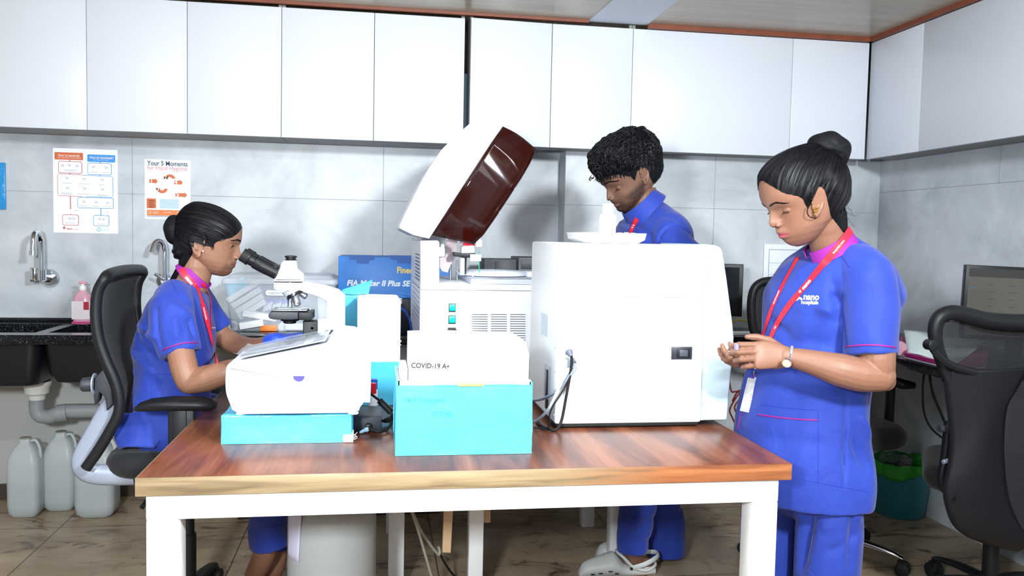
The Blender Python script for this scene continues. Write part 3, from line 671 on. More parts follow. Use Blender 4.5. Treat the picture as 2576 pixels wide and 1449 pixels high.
# grille slots and perforation on the left side face
b = B(); slot = mat('dark_slot', '#3a4050', 0.7)
def side(f, z): return Vector((xa0 + (xb0 - xa0) * f - 0.0006, AY + (AYB - AY) * f, z))
for k in range(8):
    z = at(1045, 640, Y=3.3).z - k * 0.0135; b.tube([side(0.12, z), side(0.5, z)], 0.0016, 6)
b.build('side_louvres', slot, t); b = B()
for i in range(12):
    for j in range(9):
        p = side(0.10 + j * 0.075 + 0.035 * (i % 2), zd - 0.02 - i * 0.019); b.lathe([(0.0026, -0.0006), (0.0026, 0.0004)], p, 6, ax='x')
b.build('side_perforation', slot, t)
# switches
c = mat('switch_green', '#00c898', 0.25, emit='#00e6a8', estr=0.55); cbr = mat('switch_recess', '#c9d4e4', 0.4)
q = W2([(1123, 757), (1155, 850)], AY)
B().prism(rrect(q[0][0], q[1][0], q[1][1], q[0][1], 0.006), AY - 0.0012, AY + 0.003, 'y').build('switch_plate', shell, t)
for (a, c0, a1, c1) in ((1129, 763, 1146, 785), (1128, 793, 1146, 815)):
    q = W2([(a, c0), (a1, c1)], AY); o = B().box(q[0][0], q[1][0], AY - 0.0035, AY + 0.002, q[1][1], q[0][1], 0.001).build('switch', mat('dark_green_bezel', '#0e3d33', 0.5), t, label='green-lit rocker switch')
    B().box(q[0][0] + 0.003, q[1][0] - 0.0025, AY - 0.0065, AY - 0.003, q[1][1] + 0.005, q[0][1] - 0.003, 0.0015).build('rocker', c, o)
q = W2([(1122, 840), (1127, 824), (1146, 824), (1152, 840), (1152, 846), (1122, 846)], AY)
B().prism(q, AY - 0.005, AY + 0.002, 'y', 0.001).build('power_inlet', black_plastic, t)
# louvres
for cidx, (c0, c1) in enumerate(((1187, 1227), (1235, 1275), (1283, 1322))):
    b = B()
    for k in range(12):
        q = W2([(c0, 791 + k * 5.9), (c1, 791 + k * 5.9)], AY); b.box(q[0][0], q[1][0], AY - 0.0008, AY + 0.001, q[0][1] - 0.0012, q[0][1] + 0.0012)
    b.build('louvre_bank', slot, t)
# ledge along right and reagent cover with handle
q = W2([(1185, 712), (1333, 716), (1333, 706), (1200, 704)], AY)
B().box(q[0][0], xa1 - 0.01, AY + 0.01, AYB - 0.06, zd + 0.0008, q[2][1] + 0.003, 0.002).build('deck_plate', mat('pale_grey_metal', '#c7cede', 0.3), t)
cxm = at(1238, 700, Y=3.40)
o = B().lathe([(0.145, zd + 0.022), (0.145, zd + 0.032), (0.135, zd + 0.040), (0.001, zd + 0.044)], (cxm.x, 3.42, 0), 40).build('reagent_cover', mat('white_cover', '#dfe6f2', 0.3), t)
hq = [at(1190, 700, Y=3.32), at(1191, 690, Y=3.32), at(1202, 688, Y=3.32), at(1226, 688, Y=3.32), at(1231, 691, Y=3.32), at(1231, 699, Y=3.32)]
B().tube(curve(hq, 5), 0.0045, 10).build('handle', shell, o)
o = B().lathe([(0.09, zd + 0.004), (0.09, zd + 0.03), (0.08, zd + 0.036), (0.001, zd + 0.037)], (at(1310, 700, Y=3.45).x + .02, 3.5, 0), 32).build('sample_wheel_cover', MATS['white_cover'], t)
# probe mechanism
pm = mat('pink_white_bracket', '#d9c7cd', 0.4)
q = W2([(1120, 612), (1138, 590), (1150, 600), (1150, 640), (1133, 668), (1126, 686), (1112, 682), (1106, 672), (1106, 648), (1120, 646)], 3.35)
B().prism(q, 3.35, 3.362, 'y', 0.001, seg=1).build('inner_bracket', pm, t)
arm = W2([(1140, 634), (1165, 637), (1194, 636), (1195, 648), (1165, 648), (1141, 644)], 3.28)
o = B().prism(arm, 3.26, 3.32, 'y', 0.002).build('probe_arm', black_plastic, t)
q = W2([(1160, 637), (1160, 622), (1164, 618), (1192, 618), (1193, 636)], 3.28); B().prism(q, 3.262, 3.318, 'y', 0.002).build('arm_head', shell, t)
q = W2([(1165, 621), (1165, 572), (1193, 572), (1193, 621)], 3.29)
B().prism(q, 3.275, 3.31, 'y', 0.002).build('red_cover', mat('red_translucent_cover', '#e0364a', 0.25, emit='#ff2a3c', estr=0.15), t)
q = W2([(1158, 648), (1168, 648), (1168, 692), (1157, 692)], 3.29); B().prism(q, 3.28, 3.30, 'y', 0.002).build('column', shell, t)
q = W2([(1170, 648), (1174, 648), (1172, 690), (1168, 690)], 3.29); B().prism(q, 3.285, 3.30, 'y', 0.001).build('drive_belt', black_rubber, t)
for (a, c, w) in ((1133, 1140, 0.010), (1150, 1156, 0.008)):
    p0 = at(a, 655, Y=3.4); p1 = at(a, 700, Y=3.4); B().cyl(p0, (p1.x, p1.y, zd + 0.001), w * 0.5, 12).build('guide_rod', steel, t)
q0, q1 = at(1205, 630, Y=3.25), at(1205, 700, Y=3.25)
b = B().box(q0.x - 0.014, q0.x + 0.010, 3.24, 3.262, at(1205, 621, Y=3.25).z, at(1205, 604, Y=3.25).z, 0.002).box(q0.x - 0.006, q0.x + 0.004, 3.245, 3.257, at(1205, 604, Y=3.25).z, at(1205, 596, Y=3.25).z, 0.001)
b.build('probe_head', shell, t); b = B()
b.box(q0.x - 0.034, q0.x + 0.008, 3.24, 3.262, at(1205, 657, Y=3.25).z, at(1205, 640, Y=3.25).z, 0.002); b.build('probe_block', shell, t)
B().tube([at(1206, 632, Y=3.242), at(1205, 686, Y=3.245)], 0.0018, 8).build('probe_tube', mat('green_tube', '#1fa678', 0.3), t)
B().tube(curve([at(1160, 609, Y=3.27), at(1175, 609, Y=3.26), at(1190, 600, Y=3.255), at(1201, 597, Y=3.25)], 6), 0.0011, 6).build('thin_hose', mat('clear_hose', '#e9dfe3', 0.3), t)
pp_ = [at(1118, 583, Y=3.3), at(1117, 606, Y=3.3)]
b = B().tube([pp_[0], pp_[1]], 0.0022, 8); b.lathe([(0.001, -0.004), (0.006, -0.004), (0.006, 0.004), (0.001, 0.004)], tuple(at(1113, 618, Y=3.18)), 14, ax='y'); b.build('lid_strut', steel, t)
# lid: one hood, white shell half and tinted window half, hinged on the left, extruded in depth
LY0, LY1 = 3.14, 3.72
edge = [(1265, 318), (1240, 355), (1190, 432), (1140, 508), (1080, 600)]
outer = [(1040, 592), (1006, 575), (1005, 568), (1018, 540), (1038, 500), (1058, 460), (1082, 418), (1112, 375), (1145, 342), (1180, 312), (1210, 294), (1226, 287), (1240, 292), (1255, 305)]
lid = B().prism(W2(edge + outer, LY0), LY0, LY1, 'y', 0.008, seg=3).build('lid', shell, t, smooth=50)
# the tinted window: outline with thickness, side panes and curved front pane
wo = [(1265, 318), (1288, 332), (1318, 352), (1342, 368), (1347, 374), (1344, 386), (1330, 414), (1312, 445), (1287, 484), (1250, 540), (1215, 592), (1196, 618), (1176, 612), (1130, 600), (1084, 590)]
tint = mat('tinted_red_acrylic', '#2a0a06', 0.05, var=0.05, alpha=0.82, spec=0.35)
Lp = [(1265, 318), (1240, 355), (1190, 432), (1140, 508), (1086, 592)]
Rp = [(1347, 374), (1333, 408), (1312, 445), (1284, 488), (1250, 540), (1215, 590), (1190, 614)]
def along(P_, t):
    n_ = (len(P_) - 1) * t; i_ = min(int(n_), len(P_) - 2); f_ = n_ - i_; return (P_[i_][0] * (1 - f_) + P_[i_ + 1][0] * f_, P_[i_][1] * (1 - f_) + P_[i_ + 1][1] * f_)
rows = []
for i in range(41):
    t_ = i / 40; row = []
    for j in range(13):
        u_ = j / 12; l_, r_ = along(Lp, t_), along(Rp, t_); s_ = .5 * (.37 + .08 * u_ - t_); y_ = LY0 - .028 + .064 * s_ + .9 * s_ * s_
        bow = 14 * math.sin(PI * u_) * (1 if t_ < .02 else 0) * 0
        row.append(at(l_[0] * (1 - u_) + r_[0] * u_, l_[1] * (1 - u_) + r_[1] * u_ - 6 * math.sin(PI * u_) * (1 - t_) ** 3, Y=y_))
    rows.append(row)
b = B().grid(rows)
side_ = [r[-1] for r in rows]; b.grid([[p.copy(), Vector((p.x, LY1, p.z))] for p in side_])
b.grid([[p.copy(), Vector((p.x, LY1, p.z))] for p in rows[0]])
o = b.build('tinted_window', tint, lid, smooth=50); o.modifiers.new('thickness', 'SOLIDIFY').thickness = 0.003
b = B()
for (a, c) in ((1040, 601), (1057, 601)): b.lathe([(0.001, -0.004), (0.0055, -0.004), (0.0055, 0.004), (0.001, 0.004)], tuple(at(a, c, Y=3.13)), 14, ax='y')
b.build('hinge_screws', chrome, lid)

# ------------------------------------------------------------------ big white machine on the right of the table
MY, MYB = 2.42, 2.86
def M2(pts): return W2(pts, MY)
shell2 = mat('white_machine_shell', '#eff3f6', 0.38, var=0.008)
bez = mat('bluish_white_bezel', '#c9e0e8', 0.3, var=0.008)
zf = TZ + 0.014
t = thing('haematology_machine', 'big white boxy laboratory machine on the right of the work table', 'machine', (0.78, 2.64, TZ))
ml, mr = at(1398, 1000, Y=MY).x, at(1766, 1000, Y=MY).x
ztop = at(1500, 612, Y=MY).z; zbot = zf
lx = at(1397, 1000, Y=MY).x
# left edge leans a little: panel from x(1345 back) ; body box
B().box(lx, mr, MY, MYB, zbot, ztop, 0.008, seg=3).build('cabinet', shell2, t)
ctop = [(1700, 613), (1745, 612), (1800, 617), (1812, 622), (1818, 634), (1828, 700), (1843, 815), (1846, 850), (1843, 900), (1828, 1070), (1824, 1079), (1766, 1082)]
q = [(p[0], p[1]) for p in M2(ctop)]
q = [(x, max(z, TZ + 0.02)) for x, z in q]; q = [(mr + 0.001, q[0][1])] + q[2:-1] + [(mr + 0.001, q[-1][1])]
B().prism(q, MY - 0.004, MYB - 0.006, 'y', 0.008, seg=3).build('front_bezel', bez, t, smooth=50)
b = B()
z = at(1650, 748, Y=MY).z; b.box(at(1530, 748, Y=MY).x, at(1767, 748, Y=MY).x, MY - 0.0006, MY + 0.001, z - 0.0007, z + 0.0007)
b.build('panel_seam', mat('seam_grey', '#6d7178', 0.7), t)
z = at(1370, 620, Y=MY).z; B().box(lx + 0.004, lx + 0.075, MY - 0.0006, MY + 0.001, z - 0.0005, z + 0.0005).build('top_seam', MATS['seam_grey'], t)
q = M2([(1689, 872), (1740, 904)]); o = B().box(q[0][0], q[1][0], MY - 0.004, MY + 0.002, q[1][1], q[0][1], 0.002).build('latch_handle', mat('dark_blue_grey_latch', '#2b2e38', 0.4), t, label='dark recessed latch')
q = M2([(1702, 876), (1734, 899)]); fr = B(); fr.box(q[0][0], q[1][0], MY - 0.0062, MY - 0.004, q[1][1], q[0][1], 0.0008); fr.build('latch_rim', mat('near_black', '#0d0e12', 0.5), o)
q = M2([(1708, 880), (1728, 896)]); B().box(q[0][0], q[1][0], MY - 0.0072, MY - 0.006, q[1][1], q[0][1], 0.0004).build('latch_well', mat('grey_well', '#454a55', 0.4), o)
for (a, c, a1, c1, nm) in ((1422, 875, 1441, 893, 'socket'), (1421, 900, 1441, 925, 'socket')):
    q = M2([(a, c), (a1, c1)]); B().box(q[0][0], q[1][0], MY - 0.002, MY + 0.001, q[1][1], q[0][1], 0.001).build(nm, mat('grey_socket', '#9ea6b0', 0.4), t)
q = M2([(1429, 656), (1441, 676)]); B().prism(rrect(q[0][0], q[1][0], q[1][1], q[0][1], 0.004), MY - 0.0006, MY + 0.001, 'y').build('yellow_sticker', mat('pale_yellow', '#e8dcae', 0.6), t)
# left side: label plate, lower grey service corner
gx = lx - 0.0006
yl = lambda px, py: at(px, py, X=lx).y
B().box(gx - 0.0004, gx + 0.001, 2.55, 2.66, at(1362, 845, Y=2.6).z, at(1362, 790, Y=2.6).z, 0).build('rating_label', mat('pale_blue_label', '#cfe0ea', 0.5), t)
o = B().box(gx - 0.003, gx + 0.001, 2.5, 2.58, 0.83, 0.93, 0.001).build('side_inlet_plate', mat('grey_inlet', '#b8c0cc', 0.4), t)
B().box(gx - 0.006, gx - 0.003, 2.515, 2.54, 0.80, 0.92, 0.001).build('black_strip', black_plastic, o)
b = B()
for z in (0.80, 0.86, 0.93, 1.0): b.lathe([(0.0035, -0.001), (0.0035, 0.003)], (gx, MY + 0.012, z), 10, ax='x')
b.build('edge_screws', steel, t)
for (a, c) in ((lx + .03, MY + .04), (mr - .01, MY + .04), (lx + .03, MYB - .04), (mr - .01, MYB - .04)):
    B().cyl((a, c, TZ + 0.0005), (a, c, zf + .001), 0.016).build('foot', black_rubber, t)
B().box(lx + 0.006, mr - 0.006, MY + 0.008, MYB - 0.02, TZ + 0.004, zf - 0.0005, 0.002).build('black_base', black_rubber, t)
# cables
def cable(name, label, pts, r, m, group=None):
    return tag(B().tube(curve(pts, 8), r, 10).build(name, m, loc=pts[-1] if not isinstance(pts[-1], Vector) else tuple(pts[-1])), label, 'cable', group)
zt_ = TZ + 0.008
t = thing('power_cable', 'black power cable with grey plug hanging down the white machine to the table', 'cable', tuple(at(1432, 885, Y=MY - 0.01)))
P0 = [at(1432, 884, Y=MY - 0.022), at(1438, 900, Y=MY - 0.022), at(1436, 930, Y=MY - 0.02), at(1424, 1000, Y=MY - 0.018), at(1412, 1060, Y=MY - 0.02), at(1398, 1090, Y=MY - 0.03), at(1380, 1098, Y=MY - 0.02), at(1362, 1085, Y=MY + .02), at(1350, 1075, Y=MY + 0.1)]
for p in P0: p.z = max(p.z, zt_ - 0.002)
B().tube(curve(P0, 8), 0.0042, 10).build('cord', black_rubber, t)
B().tube([at(1432, 886, Y=MY - 0.004), at(1432, 886, Y=MY - 0.022), at(1436, 896, Y=MY - 0.026)], [0.0095, 0.0105, 0.006], 12).build('plug', mat('mid_grey_plug', '#5d6470', 0.5), t)
t = thing('signal_cable', 'light grey cable from the lower socket of the white machine', 'cable', tuple(at(1440, 915, Y=MY - 0.01)))
P1 = [at(1444, 915, Y=MY - 0.02), at(1447, 925, Y=MY - 0.022), at(1438, 940, Y=MY - 0.022), at(1415, 968, Y=MY - 0.012), at(1392, 990, Y=MY - 0.02), at(1365, 1003, Y=MY + 0.04), at(1340, 1007, Y=MY + 0.12)]
B().tube(curve(P1, 8), 0.0048, 10).build('cord', mat('grey_cable', '#858e9c', 0.5), t)
B().tube([at(1440, 905, Y=MY - 0.004), at(1443, 913, Y=MY - 0.022)], [0.007, 0.0085], 12).build('plug', MATS['mid_grey_plug'], t)
P2 = [at(1436, 945, Y=MY - 0.027), at(1415, 985, Y=MY - 0.02), at(1392, 1020, Y=MY - 0.03), at(1382, 1045, Y=MY - 0.03), at(1384, 1062, Y=MY - 0.03), at(1374, 1078, Y=MY - 0.02), at(1345, 1082, Y=MY + 0.0)]
for p in P2: p.z = max(p.z, zt_ - 0.002)
cable('thin_cable', 'thin black cable looping beside the corner of the white machine', P2, 0.0026, black_rubber)
P3 = [at(1428, 935, Y=MY - 0.034), at(1408, 970, Y=MY - 0.036), at(1390, 1010, Y=MY - 0.045), at(1375, 1035, Y=MY - 0.03), at(1355, 1055, Y=MY + 0.02), at(1342, 1062, Y=MY + 0.06)]
cable('pale_cable', 'pale grey cable sagging in front of the left side of the white machine', P3, 0.0042, mat('pale_grey_cable', '#b9bfc8', 0.5))
# tray and bottle on the machine
zt2 = ztop
t = thing('tray', 'shallow white plastic tray on top of the big white machine', 'tray', (at(1545, 600, Y=2.62).x, 2.62, zt2))
xl, xr = at(1461, 600, Y=2.52).x, at(1632, 600, Y=2.52).x; zr = at(1545, 586, Y=2.52).z
rings = []
for (o, z) in ((0.02, zt2 + 0.001), (0.004, zt2 + 0.012), (0.0, zr), (0.004, zr), (0.010, zt2 + 0.014), (0.03, zt2 + 0.006)):
    rings.append([(x, y, z) for x, y in rrect(xl + o, xr - o, 2.52 + o, 2.74 - o, 0.025)])
b = B().loft(rings); b.build('tray_body', white_plastic, t)
b = B()
for k in range(5): b.cyl((xl + 0.10 + k * 0.022, 2.60, zt2 + 0.02), (xl + 0.10 + k * 0.022, 2.60, zr + 0.002 + 0.001 * (k % 2)), 0.008, 14)
b.build('small_caps', white_plastic, t)
t = thing('bottle', 'white plastic bottle with ribbed cap standing in the tray on the machine', 'bottle', (at(1528, 560, Y=2.56).x, 2.56, zt2 + .0065))
bx = at(1528, 560, Y=2.56).x; f = lambda py: at(1528, py, Y=2.56).z
B().lathe([(0.023, zt2 + 0.0068), (0.0262, zt2 + 0.012), (0.0265, f(545)), (0.0255, f(541)), (0.019, f(539)), (0.0165, f(537)), (0.0165, f(532))], (bx, 2.56, 0), 36).build('bottle_body', white_plastic, t)
b = B(); r = []
prof = [(0.0168, f(534)), (0.0175, f(533)), (0.0168, f(514)), (0.015, f(512))]
b.lathe(prof, (bx, 2.56, 0), 40); b.build('cap', white_plastic, t)

# ------------------------------------------------------------------ microscope
QY = 2.74
t = thing('microscope', 'white and black trinocular microscope the seated woman looks into', 'microscope', (at(790, 900, Y=QY).x, QY, TZ))
ms = mat('white_microscope_enamel', '#f0f3f6', 0.28, var=0.01)
q = W2([(868, 742), (852, 728), (820, 718), (780, 711), (763, 708), (693, 708), (691, 711), (691, 726), (697, 729), (730, 730), (760, 733), (790, 741), (812, 750), (823, 756), (823, 798), (818, 800), (800, 803), (800, 880)], QY)
zb_ = TZ + 0.045
q = q[:-1] + [(q[-1][0], zb_), (at(868, 900, Y=QY).x, zb_)]
B().prism(q, QY - 0.028, QY + 0.028, 'y', 0.007, seg=3).build('arm', ms, t, smooth=50)
xb0_, xb1_ = at(672, 990, Y=QY).x, at(876, 990, Y=QY).x
B().box(xb0_, xb1_, QY - 0.075, QY + 0.075, TZ + 0.0008, zb_, 0.01, seg=3).build('base', ms, t)
cl = at(732, 900, Y=QY).x
B().lathe([(0.026, zb_), (0.024, zb_ + 0.018), (0.02, zb_ + 0.02)], (cl, QY, 0)).build('lamp_collar', black_plastic, t)
q = W2([(690, 704), (697, 694), (711, 660), (716, 655), (745, 655), (748, 676), (764, 690), (765, 706), (762, 708), (694, 708)], QY)
B().prism(q, QY - 0.034, QY + 0.034, 'y', 0.008, seg=3).build('head', ms, t, smooth=50)
a = at(731.5, 656, Y=QY); f = lambda py: at(731, py, Y=QY).z
B().lathe([(0.017, f(657)), (0.0175, f(653)), (0.0145, f(652)), (0.0145, f(649)), (0.0185, f(648)), (0.0185, f(644)), (0.012, f(642.5))], (a.x, QY, 0)).build('camera_port', black_plastic, t)
z = f(708.3); B().box(at(693, 708, Y=QY).x, at(763, 708, Y=QY).x, QY - 0.0345, QY + 0.0345, z - 0.0007, z + 0.0007).build('swivel_gap', black_rubber, t)
b = B().lathe([(0.002, -0.003), (0.003, -0.003), (0.003, 0.002), (0.002, 0.002)], tuple(at(730, 712, Y=QY - 0.028)), 12, ax='y'); b.build('clamp_screw', steel, t)
# eyepiece tubes: two side by side
for k, dy in enumerate((-0.031, 0.031)):
    YY = QY + dy
    p = [at(613, 639, Y=QY), at(628, 648, Y=QY), at(633, 651, Y=QY), at(645, 657, Y=QY), at(646, 658, Y=QY), at(662, 667, Y=QY), at(700, 686, Y=QY)]
    p = [Vector((v.x, v.y + dy, v.z)) for v in p]
    e = B().tube([p[0], p[0].lerp(p[1], 0.05), p[1]], [0.019, 0.0215, 0.0215], 28)
    e = e.build('eyepiece', black_rubber, t)
    b = B().tube([p[1], p[1].lerp(p[2], 0.5), p[2]], [0.0225, 0.0225, 0.0205], 28)
    b.tube([p[2], p[3]], [0.0185, 0.0185], 28); b.tube([p[4], p[5]], [0.0212, 0.0212], 28)
    b.build('diopter_ring', black_plastic, e)
    b = B()
    nrm = (p[1] - p[0]).normalized()
    b.tube([p[3], p[4], p[5], p[6]], [0.0185, 0.0212, 0.0212, 0.0205], 28); b.build('eyepiece_tube', black_plastic, t)
b = B(); q = W2([(659, 668), (673, 660), (704, 668), (697, 690), (690, 690)], QY)
b.prism(q, QY - 0.045, QY + 0.045, 'y', 0.006); b.build('prism_housing', black_plastic, t)
# nosepiece with objectives
ax = (at(745, 740, Y=QY)); b = B()
np_ = [at(736, 731, Y=QY), at(741, 742, Y=QY)]
B().tube([at(735, 728, Y=QY), at(738, 736, Y=QY)], [0.034, 0.03], 30).build('nosepiece_collar', mat('grey_enamel', '#aeb4bd', 0.3), t)
o = B().tube([at(744, 734, Y=QY), at(748, 741, Y=QY)], [0.031, 0.036], 30).build('nosepiece', black_plastic, t)
def obj_lens(p0, p1, r):
    b = B(); p0, p1 = Vector(p0), Vector(p1)
    L_ = lambda f: p0.lerp(p1, f)
    b.tube([L_(0), L_(0.04), L_(0.3), L_(0.34), L_(0.8), L_(0.84), L_(0.92), L_(1.0)], [r * .9, r, r, r * .9, r * .9, r, r * .85, r * .35], 22); return b
obj_lens(at(730, 742, Y=QY - 0.008), at(729.5, 776, Y=QY - 0.008), 0.0085).build('objective', steel, o)
obj_lens(at(740, 737, Y=QY - 0.02), at(749, 771, Y=QY - 0.028), 0.0125).build('objective', steel, o)
obj_lens(at(755, 736, Y=QY - 0.0), at(772, 748, Y=QY + 0.0), 0.0105).build('objective', steel, o)
# stage
q = W2([(682, 783), (690, 782), (752, 784), (752, 801), (735, 803), (690, 802), (680, 799), (677, 792)], QY - 0.05)
B().prism(q, QY - 0.075, QY + 0.07, 'y', 0.003).build('stage', dark_plastic, t)
q = W2([(753, 784), (786, 785), (786, 804), (753, 803)], QY - 0.05); B().prism(q, QY - 0.078, QY + 0.05, 'y', 0.002).build('stage_rack', black_plastic, t)
z0 = at(700, 782, Y=QY - 0.05).z
B().box(at(686, 780, Y=QY).x, at(775, 780, Y=QY).x, QY - 0.06, QY + 0.06, z0 + 0.0008, z0 + 0.003, 0.0008).build('stage_plate', steel, t)
B().box(at(700, 780, Y=QY).x, at(762, 780, Y=QY).x, QY - 0.02, QY + 0.005, z0 + 0.0035, z0 + 0.0048, 0.0003).build('glass_slide', mat('slide_glass', '#cfe0e6', 0.05, alpha=0.6), t)
b = B().tube(curve([at(752, 779, Y=QY - .03), at(762, 774, Y=QY - .03), at(776, 775, Y=QY - .03), at(781, 779, Y=QY - .03)], 5), 0.0025, 8); b.build('slide_clip', steel, t)
f = lambda py: at(729, py, Y=QY).z
B().lathe([(0.028, f(803)), (0.028, f(806)), (0.02, f(808)), (0.02, f(812)), (0.016, f(813.5))], (at(729, 805, Y=QY).x, QY, 0)).build('condenser', black_plastic, t)
q = W2([(764, 806), (800, 806), (800, 845), (764, 870)], QY); B().prism([(q[0][0], q[0][1]), (q[1][0] - .0005, q[1][1]), (q[1][0] - .0005, zb_ + .001), (q[0][0], zb_ + .001)], QY - 0.03, QY + 0.03, 'y', 0.003).build('focus_block', black_plastic, t)
B().lathe([(0.001, 0.0), (0.021, 0.0), (0.021, -0.012), (0.024, -0.014), (0.024, -0.026), (0.001, -0.028)], tuple(at(831, 846, Y=QY - 0.028)), 30, ax='y').build('focus_knob', black_plastic, t)
B().lathe([(0.001, -0.03), (0.0042, -0.03), (0.0042, 0.0), (0.001, 0.0)], tuple(at(787, 823, Y=QY)), 12, ax='y').build('screw', chrome, t)

# ------------------------------------------------------------------ things on the back counter
# storage box
x0, x1 = at(560, 760, Y=3.98).x, at(846, 760, Y=3.98).x; zt = at(700, 692, Y=3.98).z; zl = at(700, 708, Y=3.98).z
t = thing('storage_box', 'translucent plastic storage box full of tubes and cartons on the back worktop', 'storage box', ((x0 + x1) / 2, 4.1, CT))
clear = mat('clear_box_plastic', '#dfe9f5', 0.12, var=0.02, alpha=0.26)
b = B(); rings = []
for (o, z) in ((0.035, CT + 0.001), (0.03, CT + 0.004), (0.0, zl), (0.003, zl), (0.033, CT + 0.006), (0.05, CT + 0.004)):
    rings.append([(x, y, z) for x, y in rrect(x0 + o, x1 - o, 3.98 + o * 0.5, 4.28 - o * 0.5, 0.03)])
b.loft(rings, caps=False); b.build('tub', clear, t)
b = B(); rings = []
for (o, z) in ((-0.006, zl - 0.012), (-0.008, zl), (-0.004, zl + 0.01), (0.012, zl + 0.014), (0.02, zt - .004), (0.03, zt)):
    rings.append([(x, y, z) for x, y in rrect(x0 + o, x1 - o, 3.975 + o, 4.285 - o, 0.03)])
b.loft(rings, caps=False); m = len(rings[0]); b.f.append([5 * m + k for k in range(m)]); b.mi.append(0)
b.build('lid', mat('frosted_lid', '#e4ecf6', 0.3, alpha=0.5), t)
q = at(672, 740, Y=3.975); b = B()
zc = at(700, 737, Y=3.975).z; b.prism(rrect(at(668, 737, Y=3.975).x, at(734, 737, Y=3.975).x, zc - 0.012, zc + 0.012, 0.011), 3.976, 3.979, 'y'); o = b.build('label', white_paper, t, label='white label with LABORATORY in grey capitals')
B().fit('LABORATORY', at(674, 742, Y=3.975).x, at(727, 742, Y=3.975).x, 3.9755, zc - 0.006).build('label_print', mat('grey_blue_ink', '#8f9fb5', 0.6), o)
wp = mat('white_carton_card', '#eef2f6', 0.6)
def inbox(px, py, w, hgt, ang, m, nm, label, Y=4.06, dep=0.05, grp=None, cat='box'):
    c = at(px, py, Y=Y); M = Matrix.Translation(c) @ Matrix.Rotation(-math.radians(ang), 4, 'Y')
    return tag(B().box(-w / 2, w / 2, -dep / 2, dep / 2, -hgt / 2, hgt / 2, 0.002, M).build(nm, m, loc=tuple(c)), label, cat, grp)
G1 = 'white cartons inside the storage box'
for k, (px_, py_, l_) in enumerate(((612, 733, 'topmost'), (622, 748, 'second from the top'), (630, 763, 'third from the top'), (636, 777, 'lowest'))):
    inbox(px_, py_, 0.155 - 0.006 * k, 0.026, 33, wp, 'slim_carton', 'slanting slim white carton in the storage box, %s of its stack' % l_, 4.05, 0.06, G1)
inbox(655, 793, 0.15, 0.028, -9, wp, 'slim_carton', 'slim white carton in the storage box lying below the slanting stack', 4.02, 0.06, G1)
inbox(634, 815, 0.105, 0.03, 10, wp, 'slim_carton', 'short white carton at the bottom left inside the storage box', 4.01, 0.06, G1)
inbox(677, 824, 0.075, 0.026, 0, mat('orange_card', '#e8843a', 0.5), 'orange_carton', 'orange carton at the bottom of the storage box', 4.02, 0.06)
inbox(600, 725, 0.10, 0.07, 20, mat('pale_blue_bag', '#7fd0ef', 0.5), 'blue_packet', 'pale blue packet behind the slanting cartons in the storage box', 4.14, 0.03, None, 'packet')
inbox(735, 722, 0.05, 0.035, 5, mat('pale_pink_pack', '#d8c3d8', 0.5), 'pink_packet', 'pale pink packet at the top of the storage box', 4.1, 0.05, None, 'packet')
inbox(745, 820, 0.09, 0.03, 0, wp, 'slim_carton', 'white carton at the bottom of the storage box under the microscope stage', 4.03, 0.06, G1)
inbox(812, 775, 0.04, 0.10, 4, wp, 'white_bottle_box', 'upright white box seen through the storage box beside the microscope arm', 4.05, 0.05, G1)
tubem = mat('violet_tube_cap', '#8a84d8', 0.4); cl2 = mat('clear_tube', '#e6ecf6', 0.2)
for k in range(9):
    c = at(668 + k * 7.5, 768 - (k % 3) * 3, Y=4.07); d = Vector((0.015, 0, 0.05))
    tt = thing('sample_tube', 'violet-capped sample tube, %s in the row inside the storage box' % ['leftmost', 'second from left', 'third from left', 'fourth from left', 'middle', 'fourth from right', 'third from right', 'second from right', 'rightmost'][k], 'tube', tuple(c - d * 0.6), 0, 'violet-capped tubes in the storage box')
    B().tube([c - d * 0.6, c + d * 0.1], 0.006, 10).build('tube_body', cl2, tt); B().tube([c + d * 0.1, c + d * 0.5], 0.0072, 10).build('cap', tubem, tt)
c = at(712, 822, Y=4.05); tag(B().lathe([(0.006, 0.024), (0.022, 0.024), (0.022, 0.0), (0.022, -.012), (0.006, -.012)], tuple(c), ax='y').build('tape_roll', wp, loc=tuple(c)), 'white roll of tape at the bottom of the storage box', 'tape')
c = at(587, 822, Y=4.03); tag(B().tube([Vector(c) + Vector((0.018 * math.cos(a), 0, 0.022 * math.sin(a))) for a in [2 * PI * k / 24 for k in range(24)]], 0.006, 8, closed=True).build('tape_ring', mat('grey_ring', '#aab4bf', 0.4), loc=tuple(c)), 'grey ring in the lower left corner of the storage box', 'ring')
# blue carton
x0 = at(851, 700, Y=4.02).x; x1 = x0 + 0.52; zt = at(900, 645, Y=4.02).z; bl = mat('bright_blue_card', '#1a76cf', 0.45, var=0.05)
t = thing('carton', 'bright blue cardboard carton with white lettering on the back worktop', 'box', ((x0 + x1) / 2, 4.15, CT))
B().box(x0, x1, 4.02, 4.32, CT + 0.0008, zt, 0.003).build('carton_body', bl, t)
dk = mat('dark_blue_tab', '#0e55a8', 0.5)
for c0, c1 in ((877, 944), (980, 1050)):
    q = W2([(c0, 642), (c1, 643), (c1 - 3, 653), (c1 - 16, 655), (c1 - 17, 663), (c0 + 20, 662), (c0 + 19, 654), (c0 + 3, 652)], 4.018); B().prism(q, 4.0165, 4.0195, 'y').build('lid_tab', dk, t)
wi = mat('white_ink', '#eef4fb', 0.5)
q = at(872, 716, Y=4.018); B().fit('FIA Meter II Plus SE', q.x, at(1031, 716, Y=4.018).x, 4.0192, q.z - .004, bold=0.0012, shear=0.2).build('title_print', wi, t)
